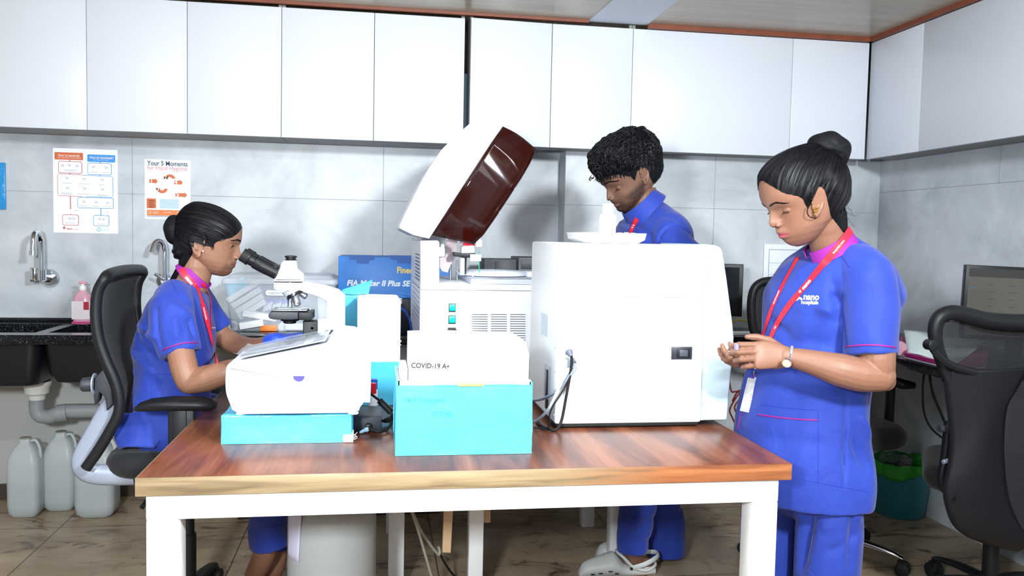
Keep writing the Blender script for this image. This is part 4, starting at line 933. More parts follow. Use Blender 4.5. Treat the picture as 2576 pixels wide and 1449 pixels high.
q = at(998, 687, Y=4.018); B().fit('Finecare', q.x, at(1062, 687, Y=4.018).x, 4.0192, q.z, bold=0.0012, hs=1.15).build('brand_print', mat('yellow_ink', '#f0d060', 0.5), t)
q = at(915, 748, Y=4.018); B().text('114', facing_cam(q.x, 4.0188, q.z), 0.016, 0.0004).build('small_print', wi, t)
b = B(); b.tube([Vector(at(a, c, Y=4.0185)) for a, c in ((958, 752), (975, 742), (1000, 736), (1033, 741))], 0.0009, 5); b.tube([Vector(at(a, c, Y=4.0185)) for a, c in ((966, 752), (985, 745), (1006, 744), (1018, 748))], 0.0014, 5)
b.build('line_drawing', mat('light_blue_line', '#8cc4f0', 0.5), t)
# dark equipment between carton and analyser, with blue cable
q0, q1 = at(1000, 760, Y=3.90), at(1034, 760, Y=3.90)
t = thing('power_unit', 'dark blue-grey equipment block behind the white carton', 'equipment', ((q0.x + q1.x) / 2, 3.95, CT))
B().box(q0.x, q1.x + 0.03, 3.9, 3.98, CT + .0008, at(1010, 752, Y=3.9).z, 0.004).build('case', mat('dark_navy_plastic', '#1c2233', 0.45, var=0.2), t)
b = B(); b.tube(curve([at(1003, 772, Y=3.6), at(1020, 785, Y=3.6), at(1031, 808, Y=3.6), at(1036, 840, Y=3.6)], 6), 0.005, 10)
tag(b.build('blue_cable', mat('blue_cable', '#2a55c8', 0.4), loc=tuple(at(1036, 840, Y=3.6))), 'blue cable curving down behind the white carton beside the analyser', 'cable')
# black printers behind the analyser
gm = mat('charcoal_plastic', '#3b3e46', 0.5, var=0.08)
q0, q1 = at(1218, 670, Y=4.0), at(1302, 670, Y=4.0)
t = thing('computer_case', 'low charcoal computer case seen behind the analyser deck', 'computer', ((q0.x + q1.x) / 2, 4.1, CT))
zt = at(1250, 652, Y=4.0).z
B().box(q0.x, q1.x - .002, 4.0, 4.22, CT + 0.0008, zt, 0.003).build('case', gm, t)
b = B()
for i in range(9):
    for j in range(5):
        b.lathe([(0.0032, -0.001), (0.0032, 0.0008)], (q0.x + 0.008 + j * 0.010 + 0.005 * (i % 2), 4.0, zt - 0.012 - i * 0.009), 6, ax='y')
b.build('vent_grille', mat('near_black', '#0d0e12', 0.5), t)
b = B().box(at(1246, 660, Y=3.998).x, at(1300, 660, Y=3.998).x, 3.996, 4.002, CT + 0.03, zt - 0.008, 0.001); b.build('front_panel', dark_plastic, t)
q0, q1 = at(1304, 670, Y=3.96), at(1352, 670, Y=3.96); zt = at(1310, 647, Y=3.96).z
t = thing('printer', 'charcoal printer beside the computer case, partly hidden by the white machine', 'printer', ((q0.x + q1.x) / 2, 4.08, CT))
B().box(q0.x, q1.x + 0.1, 3.96, 4.2, CT + 0.0008, zt, 0.004).build('case', gm, t)
B().box(q0.x + 0.012, q1.x + 0.09, 3.956, 3.962, zt - 0.055, zt - 0.012, 0.001).build('paper_slot', dark_plastic, t)
# screen and cables at the right end of the back wall
q0, q1, q2 = at(1826, 664, Y=4.0), at(1871, 665, Y=3.93), at(1868, 797, Y=3.93)
t = thing('monitor', 'black computer monitor seen at an angle beside the white machine', 'monitor', (1.72, 4.0, CT))
Mx = Matrix.Translation((q1.x, q1.y, 0)) @ Matrix.Rotation(math.radians(-24), 4, 'Z')
wz0, wz1 = q2.z, q1.z; wd = 0.40
B().box(-wd, 0, 0, 0.03, wz0, wz1, 0.004, Mx).build('housing', black_plastic, t)
B().box(-wd + 0.018, -0.018, -0.0015, 0.002, wz0 + 0.022, wz1 - 0.016, 0, Mx).build('screen', mat('dark_glass_screen', '#1e2126', 0.12), t)
b = B().box(-wd / 2 - 0.03, -wd / 2 + 0.03, 0.008, 0.028, CT + 0.01, wz0 + 0.03, 0.003, Mx); b.build('stand_neck', black_plastic, t)
B().box(-wd / 2 - 0.11, -wd / 2 + 0.13, -0.07, 0.11, CT + 0.0008, CT + 0.014, 0.004, Mx).build('stand_foot', black_plastic, t)
cable('yellow_cable', 'yellow and green cable lying on the worktop under the black monitor', [at(1840, 812, Y=3.93), at(1852, 806, Y=3.90), at(1870, 806, Y=3.90), at(1885, 812, Y=3.92), at(1900, 813, Y=3.96)], 0.005, mat('yellow_cable', '#b8a83a', 0.5, var=0.3))
q = at(1860, 818, Y=3.88); tag(B().box(q.x - 0.07, q.x + 0.10, 3.87, 3.97, CT + 0.0008, CT + 0.012, 0.002).build('paper_stack', white_paper, loc=(q.x, 3.92, CT)), 'thin stack of white paper on the worktop under the yellow cable', 'paper')
# white framed chart on the wall
q0, q1 = at(1921, 614, Y=PY), at(2012, 720, Y=PY)
t = thing('wall_chart', 'white framed chart on the grey wall behind the standing woman', 'chart', ((q0.x + q1.x) / 2, PY, (q0.z + q1.z) / 2))
B().box(q0.x, q1.x, PY - 0.012, PY - 0.001, q1.z, q0.z, 0.001).build('board', mat('white_board', '#e4eaf0', 0.5), t)
b = B(); gl = mat('pale_grey_line', '#9fb0c2', 0.6)
b.box(q0.x + 0.025, q1.x - 0.02, PY - 0.0135, PY - 0.012, q0.z - 0.030, q0.z - 0.026); b.box(q0.x + 0.025, q0.x + 0.029, PY - 0.0135, PY - 0.012, q1.z + 0.01, q0.z - 0.03)
for k in range(2): b.box(q0.x + 0.03, q1.x - 0.03, PY - 0.0135, PY - 0.012, q0.z - 0.10 - 0.06 * k, q0.z - 0.098 - 0.06 * k)
b.build('ruled_lines', gl, t)
# soap bottle
q = at(209, 816, Y=4.28); f = lambda py: at(209, py, Y=4.28).z
t = thing('soap_bottle', 'pink liquid soap bottle with a pump on the sink worktop', 'bottle', (q.x, 4.28, CT + .001))
rings = []
for (w, d, z) in ((0.040, 0.026, CT + 0.001), (0.043, 0.028, CT + 0.006), (0.043, 0.028, CT + 0.03), (0.042, 0.028, f(752)), (0.036, 0.024, f(742)), (0.018, 0.015, f(733)), (0.013, 0.013, f(727))):
    rings.append([(q.x + w * math.cos(a) * (abs(math.cos(a)) ** -0.3 if abs(math.cos(a)) > 0.05 else 1), 4.28 + d * math.sin(a), z) for a in [2 * PI * (k + 0.5) / 28 for k in range(28)]])
B().loft(rings).build('bottle_body', mat('pink_soap', '#dba5b8', 0.2, var=0.08), t)
b = B().box(q.x - 0.041, q.x + 0.041, 4.2510, 4.2535, CT + 0.025, f(757)); b.build('label', mat('white_pink_label', '#e9dde6', 0.5, var=0.06, scale=40), t)
B().box(q.x + 0.012, q.x + 0.036, 4.2498, 4.2512, f(778), f(758)).build('red_patch', mat('label_red', '#b02237', 0.5), t)
B().box(q.x - 0.041, q.x + 0.041, 4.2500, 4.2528, CT + 0.004, CT + 0.014).build('magenta_band', mat('magenta_band', '#c2387e', 0.4), t)
B().lathe([(0.014, f(730)), (0.0155, f(729)), (0.0155, f(719)), (0.006, f(718)), (0.005, f(714))], (q.x, 4.28, 0)).build('pump_collar', white_plastic, t)
b = B().tube([(q.x - 0.018, 4.28, f(711)), (q.x - 0.005, 4.28, f(711)), (q.x + 0.016, 4.28, f(713))], [0.006, 0.0095, 0.0085], 14, sq=(0.8, 1)); b.cyl((q.x, 4.28, f(716)), (q.x, 4.28, f(710)), 0.005)
b.build('pump_head', mat('rose_plastic', '#d99aac', 0.35), t)
# blue folder at far left on the wall
q0, q1 = at(-40, 408, Y=D), at(17, 527, Y=D)
t = thing('wall_folder', 'blue plastic folder hanging on the wall at the left edge', 'folder', ((q0.x + q1.x) / 2, D, (q0.z + q1.z) / 2))
B().box(q0.x, q1.x, D - 0.014, D - 0.001, q1.z, q0.z, 0.003).build('cover', mat('glossy_blue_plastic', '#2f8fd0', 0.2, bump=0.3, bscale=40), t)

# ------------------------------------------------------------------ posters
def poster(name, label, px0, py0, px1, py1, build):
    Y = D - 0.0015
    a, c = at(px0, py0, Y=Y), at(px1, py1, Y=Y)
    t = thing(name, label, 'poster', ((a.x + c.x) / 2, D, c.z)); w, hgt = c.x - a.x, a.z - c.z
    B().box(a.x, c.x, Y - 0.0012, Y + 0.0012, c.z, a.z).build('sheet', white_paper, t)
    Yf = Y - 0.0014
    def X(u): return a.x + u * w
    def Z(v): return a.z - v * hgt
    build(t, X, Z, Yf, w, hgt)
    return t
po, pbl, prd, pgr, pnv = mat('print_orange', '#cc6a3e', 0.5), mat('print_blue', '#3b93dd', 0.5), mat('print_red', '#b8505e', 0.5), mat('print_grey', '#a9b3c0', 0.6), mat('print_navy', '#3a4868', 0.5)
def frame(b, X, Z, Y, u0, u1, v0, v1, r, th, dash=False):
    pts = [Vector((x, Y, z)) for x, z in rrect(X(u0), X(u1), Z(v1), Z(v0), r)]; b.tube(pts, th, 5, closed=True, sq=(1, 0.3) if False else None)
def handpic(b, X, Z, Y, u, v, s):
    """small grey sketch of rubbing hands"""
    x, z = X(u), Z(v)
    for k, (a0, a1) in enumerate((((-1, .2), (.2, .5)), ((-.2, .5), (.6, -.2)), ((.1, -.6), (.9, .3)), ((-.8, -.4), (.1, -.1)), ((-.3, -.7), (.3, .1)))):
        b.tube([(x + a0[0] * s, Y, z + a0[1] * s), (x + (a0[0] + a1[0]) / 2 * s, Y, z + (a0[1] + a1[1]) / 2 * s + s * 0.2), (x + a1[0] * s, Y, z + a1[1] * s)], s * 0.09, 4)
def pb1(t, X, Z, Y, w, h_):
    B().prism(rrect(X(.025), X(.465), Z(.135), Z(.048), 0.004), Y - 0.0004, Y + .0006, 'y').build('orange_heading', po, t)
    B().prism(rrect(X(.53), X(.965), Z(.15), Z(.062), 0.004), Y - 0.0004, Y + .0006, 'y').build('blue_heading', pbl, t)
    b = B(); b.fit('How to handrub?', X(.08), X(.41), Y - 0.0006, Z(.097), bold=0.0003, hs=1.15); b.fit('How to handwash?', X(.565), X(.93), Y - 0.0006, Z(.110), bold=0.0003, hs=1.15)
    b.fit('RUB HANDS FOR HAND HYGIENE', X(.07), X(.43), Y - 0.0006, Z(.118)); b.fit('WASH HANDS WHEN SOILED', X(.62), X(.86), Y - 0.0006, Z(.130))
    b.build('heading_text', mat('pale_print', '#e8d8d4', 0.5), t)
    b = B(); frame(b, X, Z, Y, .085, .445, .155, .29, .008, .0014); frame(b, X, Z, Y, .14, .385, .785, .91, .008, .0014)
    for pts in (((.50, .31), (.08, .302), (.07, .32), (.07, .54), (.085, .56), (.45, .565)),): b.tube([(X(u_), Y, Z(v_)) for u_, v_ in pts], .0012, 5)
    for pts in (((.26, .135), (.26, .155)), ((.26, .29), (.26, .303)), ((.262, .563), (.265, .72)), ((.265, .775), (.265, .785))): b.tube([(X(u_), Y, Z(v_)) for u_, v_ in pts], .0018, 5)
    b.fit('nano', X(.20), X(.285), Y, Z(.962), bold=0.0004); b.fit('hospitals', X(.30), X(.385), Y, Z(.962)); b.fit('+', X(.135), X(.18), Y, Z(.966), bold=.001)
    b.build('red_frames', prd, t)
    b = B(); frame(b, X, Z, Y, .535, .905, .165, .30, .008, .0014); frame(b, X, Z, Y, .375, .93, .575, .70, .008, .0014); frame(b, X, Z, Y, .62, .86, .785, .91, .008, .0014)
    b.tube([(X(u_), Y, Z(v_)) for u_, v_ in ((.50, .31), (.91, .318), (.925, .33), (.925, .55), (.915, .565), (.5, .565))], .0012, 5)
    for pts in (((.73, .15), (.73, .165)), ((.73, .30), (.73, .315)), ((.735, .565), (.735, .578)), ((.735, .70), (.735, .785))): b.tube([(X(u_), Y, Z(v_)) for u_, v_ in pts], .0018, 5)
    b.build('blue_frames', pbl, t)
    b = B(); b.tube([(X(.70) + 0.008 * math.cos(a), Y, Z(.953) + 0.008 * math.sin(a)) for a in [2 * PI * k / 16 for k in range(16)]], 0.0016, 4, closed=True)
    b.fit('World Health', X(.74), X(.86), Y, Z(.950)); b.fit('Organization', X(.74), X(.86), Y, Z(.965)); b.build('cyan_mark', mat('print_cyan', '#52c4dc', 0.5), t)
    b = B()
    for (u_, v_) in ((.15, .205), (.25, .20), (.37, .205), (.62, .21), (.82, .215), (.21, .35), (.48, .355), (.76, .36), (.22, .47), (.48, .47), (.76, .475), (.47, .63), (.66, .63), (.84, .635), (.25, .83), (.31, .83), (.71, .83), (.77, .83)): handpic(b, X, Z, Y, u_, v_, 0.010)
    for (u_, v_, l_) in ((.16, .255, .22), (.19, .268, .14), (.57, .27, .12), (.75, .275, .12), (.14, .41, .14), (.40, .415, .17), (.70, .42, .10), (.13, .53, .16), (.13, .54, .15), (.38, .535, .2), (.66, .54, .18), (.68, .55, .16), (.41, .675, .12), (.60, .675, .11), (.77, .68, .13), (.18, .885, .16), (.67, .89, .13), (.33, .735, .05), (.80, .745, .06)):
        b.box(X(u_), X(u_ + l_), Y - .0004, Y, Z(v_) - 0.0011, Z(v_) + 0.0011)
    b.build('sketches_and_small_print', pgr, t)
poster('poster', 'tall white poster with red and blue frames, handrub and handwash steps', 133, 372, 297, 588, pb1)
def pb2(t, X, Z, Y, w, h_):
    B().fit('Your 5 Moments', X(.055), X(.94), Y, Z(.10), bold=.0006, hs=1.15).build('dark_title', pnv, t)
    B().fit('for Hand Hygiene', X(.055), X(.93), Y, Z(.175), bold=.0003, hs=1.15).build('pink_title', mat('print_pink', '#cf8f9f', 0.5), t)
    def arrow(b, u0, v0, u1, hh=.032):
        b.prism([(X(u0), Z(v0 + hh)), (X(u1 - .055), Z(v0 + hh)), (X(u1 - .055), Z(v0 + hh * 1.55)), (X(u1), Z(v0)), (X(u1 - .055), Z(v0 - hh * 1.55)), (X(u1 - .055), Z(v0 - hh)), (X(u0), Z(v0 - hh))], Y - .0004, Y + .0006, 'y')
    b = B(); arrow(b, .10, .365, .285); arrow(b, .645, .375, .835); arrow(b, .67, .585, .93)
    def arc(b, cu, cv, r0, r1, a0, a1):
        P_ = []; n = 12
        for k in range(n + 1): a = a0 + (a1 - a0) * k / n; P_.append((X(cu) + r1 * math.cos(a), Z(cv) + r1 * math.sin(a)))
        for k in range(n, -1, -1): a = a0 + (a1 - a0) * k / n; P_.append((X(cu) + r0 * math.cos(a), Z(cv) + r0 * math.sin(a)))
        b.prism(P_, Y - .0004, Y + .0006, 'y')
    arc(b, .55, .335, .013, .027, PI * 0.98, PI * 0.1); arc(b, .38, .475, .012, .026, PI * 1.05, PI * 1.95)
    b.prism([(X(.41), Z(.28)), (X(.50), Z(.275)), (X(.50), Z(.335)), (X(.42), Z(.34))], Y - .0004, Y + .0006, 'y'); b.prism([(X(.24), Z(.47)), (X(.33), Z(.475)), (X(.32), Z(.53)), (X(.245), Z(.52))], Y - .0004, Y + .0006, 'y')
    b.box(X(.04), X(.245), Y - .0004, Y + .0006, Z(.82), Z(.655)); b.build('orange_arrows', po, t)
    B().box(X(.045), X(.945), Y - .0004, Y + .0006, Z(.94), Z(.845)).build('orange_band', mat('print_bright_orange', '#dd7f45', 0.5), t)
    B().box(X(.045), X(.945), Y - .0004, Y + .0006, Z(.965), Z(.941)).build('grey_band', pgr, t)
    b = B()
    for s_, u_, v_ in (('1', .115, .39), ('2', .425, .33), ('3', .26, .52), ('4', .655, .40), ('5', .69, .61)): b.text(s_, facing_cam(X(u_), Y - .0006, Z(v_)), 0.027, 0.0002, bold=.0006)
    b.fit('World Health', X(.17), X(.30), Y - .0006, Z(.885)); b.fit('Organization', X(.17), X(.30), Y - .0006, Z(.905))
    b.fit('Patient Safety', X(.42), X(.58), Y - .0006, Z(.89)); b.fit('SAVE LIVES', X(.71), X(.87), Y - .0006, Z(.888), bold=.0003); b.fit('Clean Your Hands', X(.73), X(.86), Y - .0006, Z(.908))
    b.tube([(X(.11) + 0.006 * math.cos(a), Y, Z(.89) + 0.006 * math.sin(a)) for a in [2 * PI * k / 14 for k in range(14)]], 0.0012, 4, closed=True)
    b.build('white_print', mat('white_ink', '#eef4fb', 0.5), t)
    b = B(); pale = mat('print_pale_blue', '#b9cfe0', 0.6)
    b.box(X(.33), X(.75), Y - .0002, Y + .0006, Z(.82), Z(.66))
    for k in range(8): b.box(X(.27), X(.62 + .28 * ((k * 37) % 10) / 10), Y - .0004, Y, Z(.672 + k * .02) - .0006, Z(.672 + k * .02) + .0006)
    for k in range(44):
        a = k / 44 * 4; s_ = a % 1; i_ = int(a); u_, v_ = ((.20 + .5 * s_, .225), (.70, .225 + .35 * s_), (.70 - .5 * s_, .575), (.20, .575 - .35 * s_))[i_]
        b.box(X(u_) - .0012, X(u_) + .0012, Y - .0004, Y, Z(v_) - .0007, Z(v_) + .0007)
    b.tube([(X(.30), Y, Z(.26)), (X(.30), Y, Z(.38)), (X(.36), Y, Z(.42)), (X(.55), Y, Z(.43)), (X(.62), Y, Z(.47)), (X(.60), Y, Z(.56)), (X(.68), Y, Z(.62))], .0009, 4)
    b.build('pale_drawing_and_print', pale, t)
    b = B()
    for k in range(4):
        for j in range(2): b.box(X(.09), X(.19 + .03 * ((k + j) % 2)), Y - .0009, Y - .0003, Z(.685 + k * .036 + j * .012) - .0011, Z(.685 + k * .036 + j * .012) + .0011)
    b.build('brown_print', mat('print_brown', '#6b3a20', 0.6), t)
poster('poster', 'smaller white poster with orange arrows titled Your 5 Moments for Hand Hygiene', 364, 400, 479, 553, pb2)

# ------------------------------------------------------------------ floor things
def m_can(): return mat('translucent_white_plastic', '#cfd9dc', 0.35, var=0.04, scale=7, alpha=0.68)
liq = mat('cloudy_liquid', '#8b979b', 0.2, var=0.04)
def can(px0, px1, pyt, pyb, Y, label, tall=True, lv=0.35, closed_top=True):
    a, c = at(px0, pyb, Y=Y).x, at(px1, pyb, Y=Y).x; xm = (a + c) / 2; w = (c - a) / 2; ht = at(xm, pyt, Y=Y).z; ht = at((px0 + px1) / 2, pyt, Y=Y).z
    t = thing('jerrycan', label, 'canister', (xm, Y + w, 0), 0, 'translucent plastic cans on the floor')
    rings = []; yc = Y + w * 0.9
    prof = [(0.72, 0.002), (0.93, 0.02), (1.0, 0.06), (1.0, ht * 0.62), (0.97, ht * 0.72), (0.80, ht * 0.82), (0.55, ht * 0.90), (0.34, ht * 0.935), (0.30, ht * 0.99)]
    for (s_, z) in prof: rings.append([(xm + x, yc + y, z) for x, y in rrect(-w * s_, w * s_, -w * .85 * s_, w * .85 * s_, w * s_ * 0.42)])
    B().loft(rings).build('can_body', m_can(), t)
    rings = []
    for (s_, z) in ((0.68, 0.005), (0.90, 0.022), (0.965, 0.06), (0.965, ht * lv)): rings.append([(xm + x, yc + y, z) for x, y in rrect(-w * s_, w * s_, -w * .85 * s_, w * .85 * s_, w * s_ * 0.42)])
    B().loft(rings).build('liquid', liq, t)
    B().lathe([(w * .30, ht * .985), (w * .34, ht * .985), (w * .34, ht), (w * .27, ht)], (xm, yc, 0), 20).build('neck_ring', mat('yellowed_plastic', '#9b9a8c', 0.5), t)
    B().tube(curve([(xm + w * .28, yc, ht * .95), (xm + w * .62, yc, ht * .955), (xm + w * .86, yc, ht * .86), (xm + w * .9, yc, ht * .74)], 6), w * .10, 10).build('handle', m_can(), t)
can(11, 94, 1108, 1275, 4.08, 'translucent can a third full of cloudy liquid, at the far left by the wall', lv=0.33)
can(102, 184, 1092, 1265, 4.16, 'translucent can with little liquid, in the middle of the three cans', lv=0.2)
can(180, 283, 1105, 1283, 4.04, 'wide translucent can half full, partly behind the chair back support', lv=0.42)
# drum under the table
q0, q1 = at(716, 1400, Y=2.62), at(946, 1400, Y=2.62); r = (q1.x - q0.x) / 2; xm = (q0.x + q1.x) / 2; ym = 2.62 + r * 0.6
t = thing('drum', 'large pale grey plastic drum on the floor under the work table', 'drum', (xm, ym, 0))
B().lathe([(r * .9, 0.001), (r, 0.02), (r * 1.0, 0.40), (r * .99, 0.44), (r * .93, 0.475), (r * .75, 0.50), (r * .35, 0.51), (r * .3, 0.53), (0.0, 0.53)], (xm, ym, 0), 48).build('drum_body', mat('pale_grey_polythene', '#a9afb0', 0.42, var=0.05, scale=5), t)
b = B(); rows = []
for i in range(8):
    row = []
    for j in range(7):
        a = math.radians(-158 + j * 5.0 - i * 0.6); z = 0.475 - i * 0.022; rr_ = r * 1.0 + 0.003
        row.append(Vector((xm + rr_ * math.cos(a), ym + rr_ * math.sin(a), z)))
    rows.append(row)
o = b.grid(rows).build('paper_label', mat('lilac_white_paper', '#c9c9e2', 0.7), t); o.modifiers.new('thickness', 'SOLIDIFY').thickness = 0.001
# wood lath, straps, wood block under the table
a, c = at(1133, 1296, Y=2.7), at(1124, 1390, Y=2.7)
M = None
b = B().prism([(at(1117, 1296 - 40, Y=2.7).x + .006, fz - .003), (at(1148, 1256, Y=2.7).x, fz - .003), (at(1134, 1391, Y=2.7).x, at(1134, 1391, Y=2.7).z), (at(1113, 1390, Y=2.7).x, at(1113, 1390, Y=2.7).z)], 2.7, 2.725, 'y', 0.001, seg=1)
tag(b.build('wooden_lath', mat('pale_pine', '#c4a582', 0.6, var=0.12, scale=30), loc=tuple(a)), 'short pale wooden lath hanging from under the table', 'wood')
q0, q1 = at(1189, 1300, Y=3.05), at(1231, 1308, Y=3.05)
tag(B().box(q0.x, q1.x, 3.02, 3.079, q1.z, fz - 0.059 - .001, 0.002).build('wooden_block', MATS['pale_pine'], loc=(q0.x, 3.03, q1.z)), 'small pale wooden block under the table beside the centre leg', 'wood')
st = mat('old_white_strap', '#a39f90', 0.6, var=0.15)
A1 = [at(1033, 1280, Y=2.9), at(1055, 1345, Y=2.92), at(1085, 1449, Y=2.96), at(1105, 1520, Y=3.0)]
cable('strap', 'pale strap hanging straight down between the table legs', A1, 0.005, st, 'straps under the table')
A2 = [at(1036, 1285, Y=2.95), at(1062, 1340, Y=3.0), at(1100, 1392, Y=3.05), at(1106, 1388, Y=3.05), at(1103, 1375, Y=3.06)]
cable('strap', 'pale strap slanting to the right with a hooked end under the table', A2, 0.0055, st, 'straps under the table')
A3 = [at(1104, 1385, Y=3.05), at(1115, 1410, Y=3.1), at(1135, 1440, Y=3.15), at(1150, 1470, Y=3.2)]
for p in A3: p.z = max(p.z, 0.004)
cable('thin_cable', 'thin dark cable running on from the strap hook towards the floor', A3, 0.004, black_rubber)
# trash bin
q0, q1 = at(2238, 1180, Y=3.66), at(2372, 1180, Y=3.66); xm = (q0.x + q1.x) / 2 ; r1 = (q1.x - q0.x) / 2 + .004; zt = at(2300, 1178, Y=3.66).z
t = thing('waste_bin', 'teal plastic waste bin lined with a green bag by the right wall', 'bin', (xm, 3.70, 0))
ym = 3.78; r0 = r1 * .80
b = B(); b.lathe([(r0 * .96, 0.001), (r0, 0.008), (r0 + (r1 - r0) * .33, zt * .36), (r0 + (r1 - r0) * .34 + .003, zt * .38), (r0 + (r1 - r0) * .63, zt * .66), (r0 + (r1 - r0) * .64 + .003, zt * .68), (r1, zt), (r1 - .006, zt), (r0, 0.02), (0, .02)], (xm, ym, 0), 44)
b.build('bucket', mat('teal_plastic', '#2f8496', 0.4, var=0.06), t)
rows = []; random.seed(9)
for i in range(9):
    row = []
    for k in range(72):
        a = 2 * PI * k / 72; v = i / 8
        n_ = noise.noise(Vector((math.cos(a) * 4, math.sin(a) * 4, v * 2)))
        drop = 0.045 + 0.035 * (0.5 + 0.5 * math.sin(a * 1 - 1.2)) + 0.012 * math.sin(a * 5)
        if v < 0.6: rr_ = r1 + 0.006 + 0.006 * n_ + 0.004 * math.sin(a * 17 + v * 5); z = zt + 0.014 - drop * (0.6 - v) / 0.6
        else: f_ = (v - .6) / .4; rr_ = (r1 + .004) * (1 - 0.35 * f_) + .008 * n_; z = zt + 0.014 + 0.012 * n_ - 0.10 * f_ * f_
        row.append(Vector((xm + rr_ * math.cos(a), ym + rr_ * math.sin(a), z)))
    rows.append(row)
o = B().grid(rows, close_u=True).build('green_liner', mat('green_bin_liner', '#2c9a2c', 0.35, var=0.15, bump=0.4, bscale=30), t); o.modifiers.new('thickness', 'SOLIDIFY').thickness = 0.002
def crumple(nm, c, r_, m, label, sc=(1, 1, .7), seed=0, cat='paper'):
    bm = bmesh.new(); bmesh.ops.create_icosphere(bm, subdivisions=4, radius=r_)
    for v in bm.verts:
        d = v.co.normalized(); v.co = d * r_ * (1 + 0.28 * noise.noise(d * 2.6 + Vector((seed, 0, 0))) + 0.16 * noise.noise(d * 6 + Vector((0, seed, 0))))
        v.co = Vector((v.co.x * sc[0], v.co.y * sc[1], v.co.z * sc[2])) + Vector(c)
    b = B(); b.addbm(bm); return tag(b.build(nm, m, loc=c, smooth=25), label, cat)
crumple('crumpled_paper', (xm + 0.005, ym - 0.02, zt - 0.0), 0.045, mat('crumpled_white', '#9fa6a8', 0.8), 'crumpled whitish paper on top of the waste bin', seed=2)
crumple('crumpled_bag', (xm + 0.06, ym - .03, zt + .01), 0.05, MATS['green_bin_liner'], 'bunched green plastic bag in the right of the waste bin', seed=5, cat='bag')
crumple('crumpled_net', (xm - 0.05, ym + .01, zt + .012), 0.05, mat('pale_green_film', '#6f9a84', 0.4, alpha=0.55), 'crumpled pale green film at the left of the waste bin', seed=8, cat='plastic')
# right worktop: folder, monitor, cables
RZ = CT
q = [at(2262, 888, Z=RZ + .02), at(2352, 912, Z=RZ + .02), at(2430, 880, Z=RZ + .02), at(2300, 838, Z=RZ + .03)]
t = thing('ring_folder', 'open magenta ring folder with white sheets on the right worktop', 'folder', (2.3, 3.1, RZ))
poly = [(2.09, 3.10), (2.085, 2.78), (2.24, 2.84), (2.62, 3.28), (2.62, 3.66), (2.44, 3.66)]
B().prism(poly, RZ + .001, RZ + .006, 'z', 0.001, seg=1).build('back_cover', mat('pale_cover', '#d5d9de', 0.5), t)
B().prism(poly, RZ + .0065, RZ + .024, 'z', 0.002, seg=1).build('magenta_block', mat('magenta_card', '#b01f78', 0.5), t)
rows = []
pa, pb_, pc, pd = Vector((2.095, 3.09, 0)), Vector((2.09, 2.79, 0)), Vector((2.60, 3.29, 0)), Vector((2.45, 3.65, 0))
for i in range(12):
    row = []
    for j in range(12):
        u_, v_ = i / 11, j / 11; p = (pa * (1 - v_) + pb_ * v_) * (1 - u_) + (pd * (1 - v_) + pc * v_) * u_
        p.z = RZ + .027 + 0.03 * u_ * (1 - v_ * .3) * math.sin(min(1, u_ * 1.2) * PI * .55) + .004 * math.sin(v_ * 7); row.append(p)
    rows.append(row)
o = B().grid(rows).build('sheets', mat('cool_white_paper', '#dff0f0', 0.7), t); o.modifiers.new('thickness', 'SOLIDIFY').thickness = 0.005
tag(B().lathe([(0.0, -0.03), (0.028, -0.03), (0.03, -0.02), (0.03, 0.05), (0.028, 0.055), (0, .055)], (2.118, 3.20, RZ + .0315), 24, ax='y').build('tape_roll', mat('pinkish_roll', '#b98f9c', 0.5), loc=(2.118, 3.20, RZ + .002)), 'pinkish roll lying at the corner of the magenta folder', 'roll')
# right monitor, turned towards the room
t = thing('monitor', 'wide flat monitor showing a dim table on the right worktop', 'monitor', (2.45, 2.95, RZ))
A_ = at(2410, 665, Y=3.02); zt = A_.z; zb_ = at(2400, 790, Y=3.02).z
Mx = Matrix.Translation((A_.x, A_.y, 0)) @ Matrix.Rotation(math.radians(-14), 4, 'Z') @ Matrix.Rotation(math.radians(1.5), 4, 'Y')
wd = 0.42
t.location = (A_.x + .21, A_.y, RZ)
zb_ = zt - 0.29
B().box(0, wd, 0, 0.03, zb_, zt, 0.003, Mx).build('housing', black_plastic, t)
def m_scr(N, L, b):
    b.inputs['Base Color'].default_value = srgb('#15161a'); b.inputs['Roughness'].default_value = 0.2
    b.inputs['Emission Color'].default_value = srgb('#6f6d64'); b.inputs['Emission Strength'].default_value = 0.42
scr = node_mat('dim_lit_screen', m_scr)
o = B().box(0.012, wd - 0.012, -0.001, 0.002, zb_ + 0.016, zt - 0.012, 0, Mx).build('screen', scr, t)
sdk = mat('screen_dark_text', '#101114', 0.4, emit='#55564f', estr=0.3); sbar = mat('screen_title_bar', '#101114', 0.4, emit='#4a4a48', estr=0.33); sblue = mat('screen_blue', '#101114', 0.4, emit='#5d6f80', estr=0.45)
b = B().box(0.012, wd - 0.012, -0.0018, -0.001, zt - 0.045, zt - 0.012, 0, Mx); b.build('screen_title_bar', sbar, o)
b = B()
for i in range(6):
    for j in range(4): b.box(0.085 + j * 0.08, 0.085 + j * 0.08 + 0.02 + 0.006 * ((i + j) % 3), -0.0018, -0.001, zt - 0.075 - i * 0.028, zt - 0.073 - i * 0.028, 0, Mx)
b.build('screen_table_text', sdk, o)
B().box(0.014, 0.05, -0.0018, -0.001, zt - 0.092, zt - 0.084, 0, Mx).build('screen_selected_row', sblue, o)
B().box(wd / 2 - .03, wd / 2 + .03, 0.01, 0.03, RZ + .01, zb_ + .03, 0.003, Mx).build('stand_neck', black_plastic, t)
B().box(wd / 2 - .05, wd / 2 + .12, 0.0, 0.12, RZ + .0008, RZ + .013, 0.004, Matrix.Translation((A_.x, A_.y, 0)) @ Matrix.Rotation(math.radians(-14), 4, 'Z')).build('stand_foot', black_plastic, t)
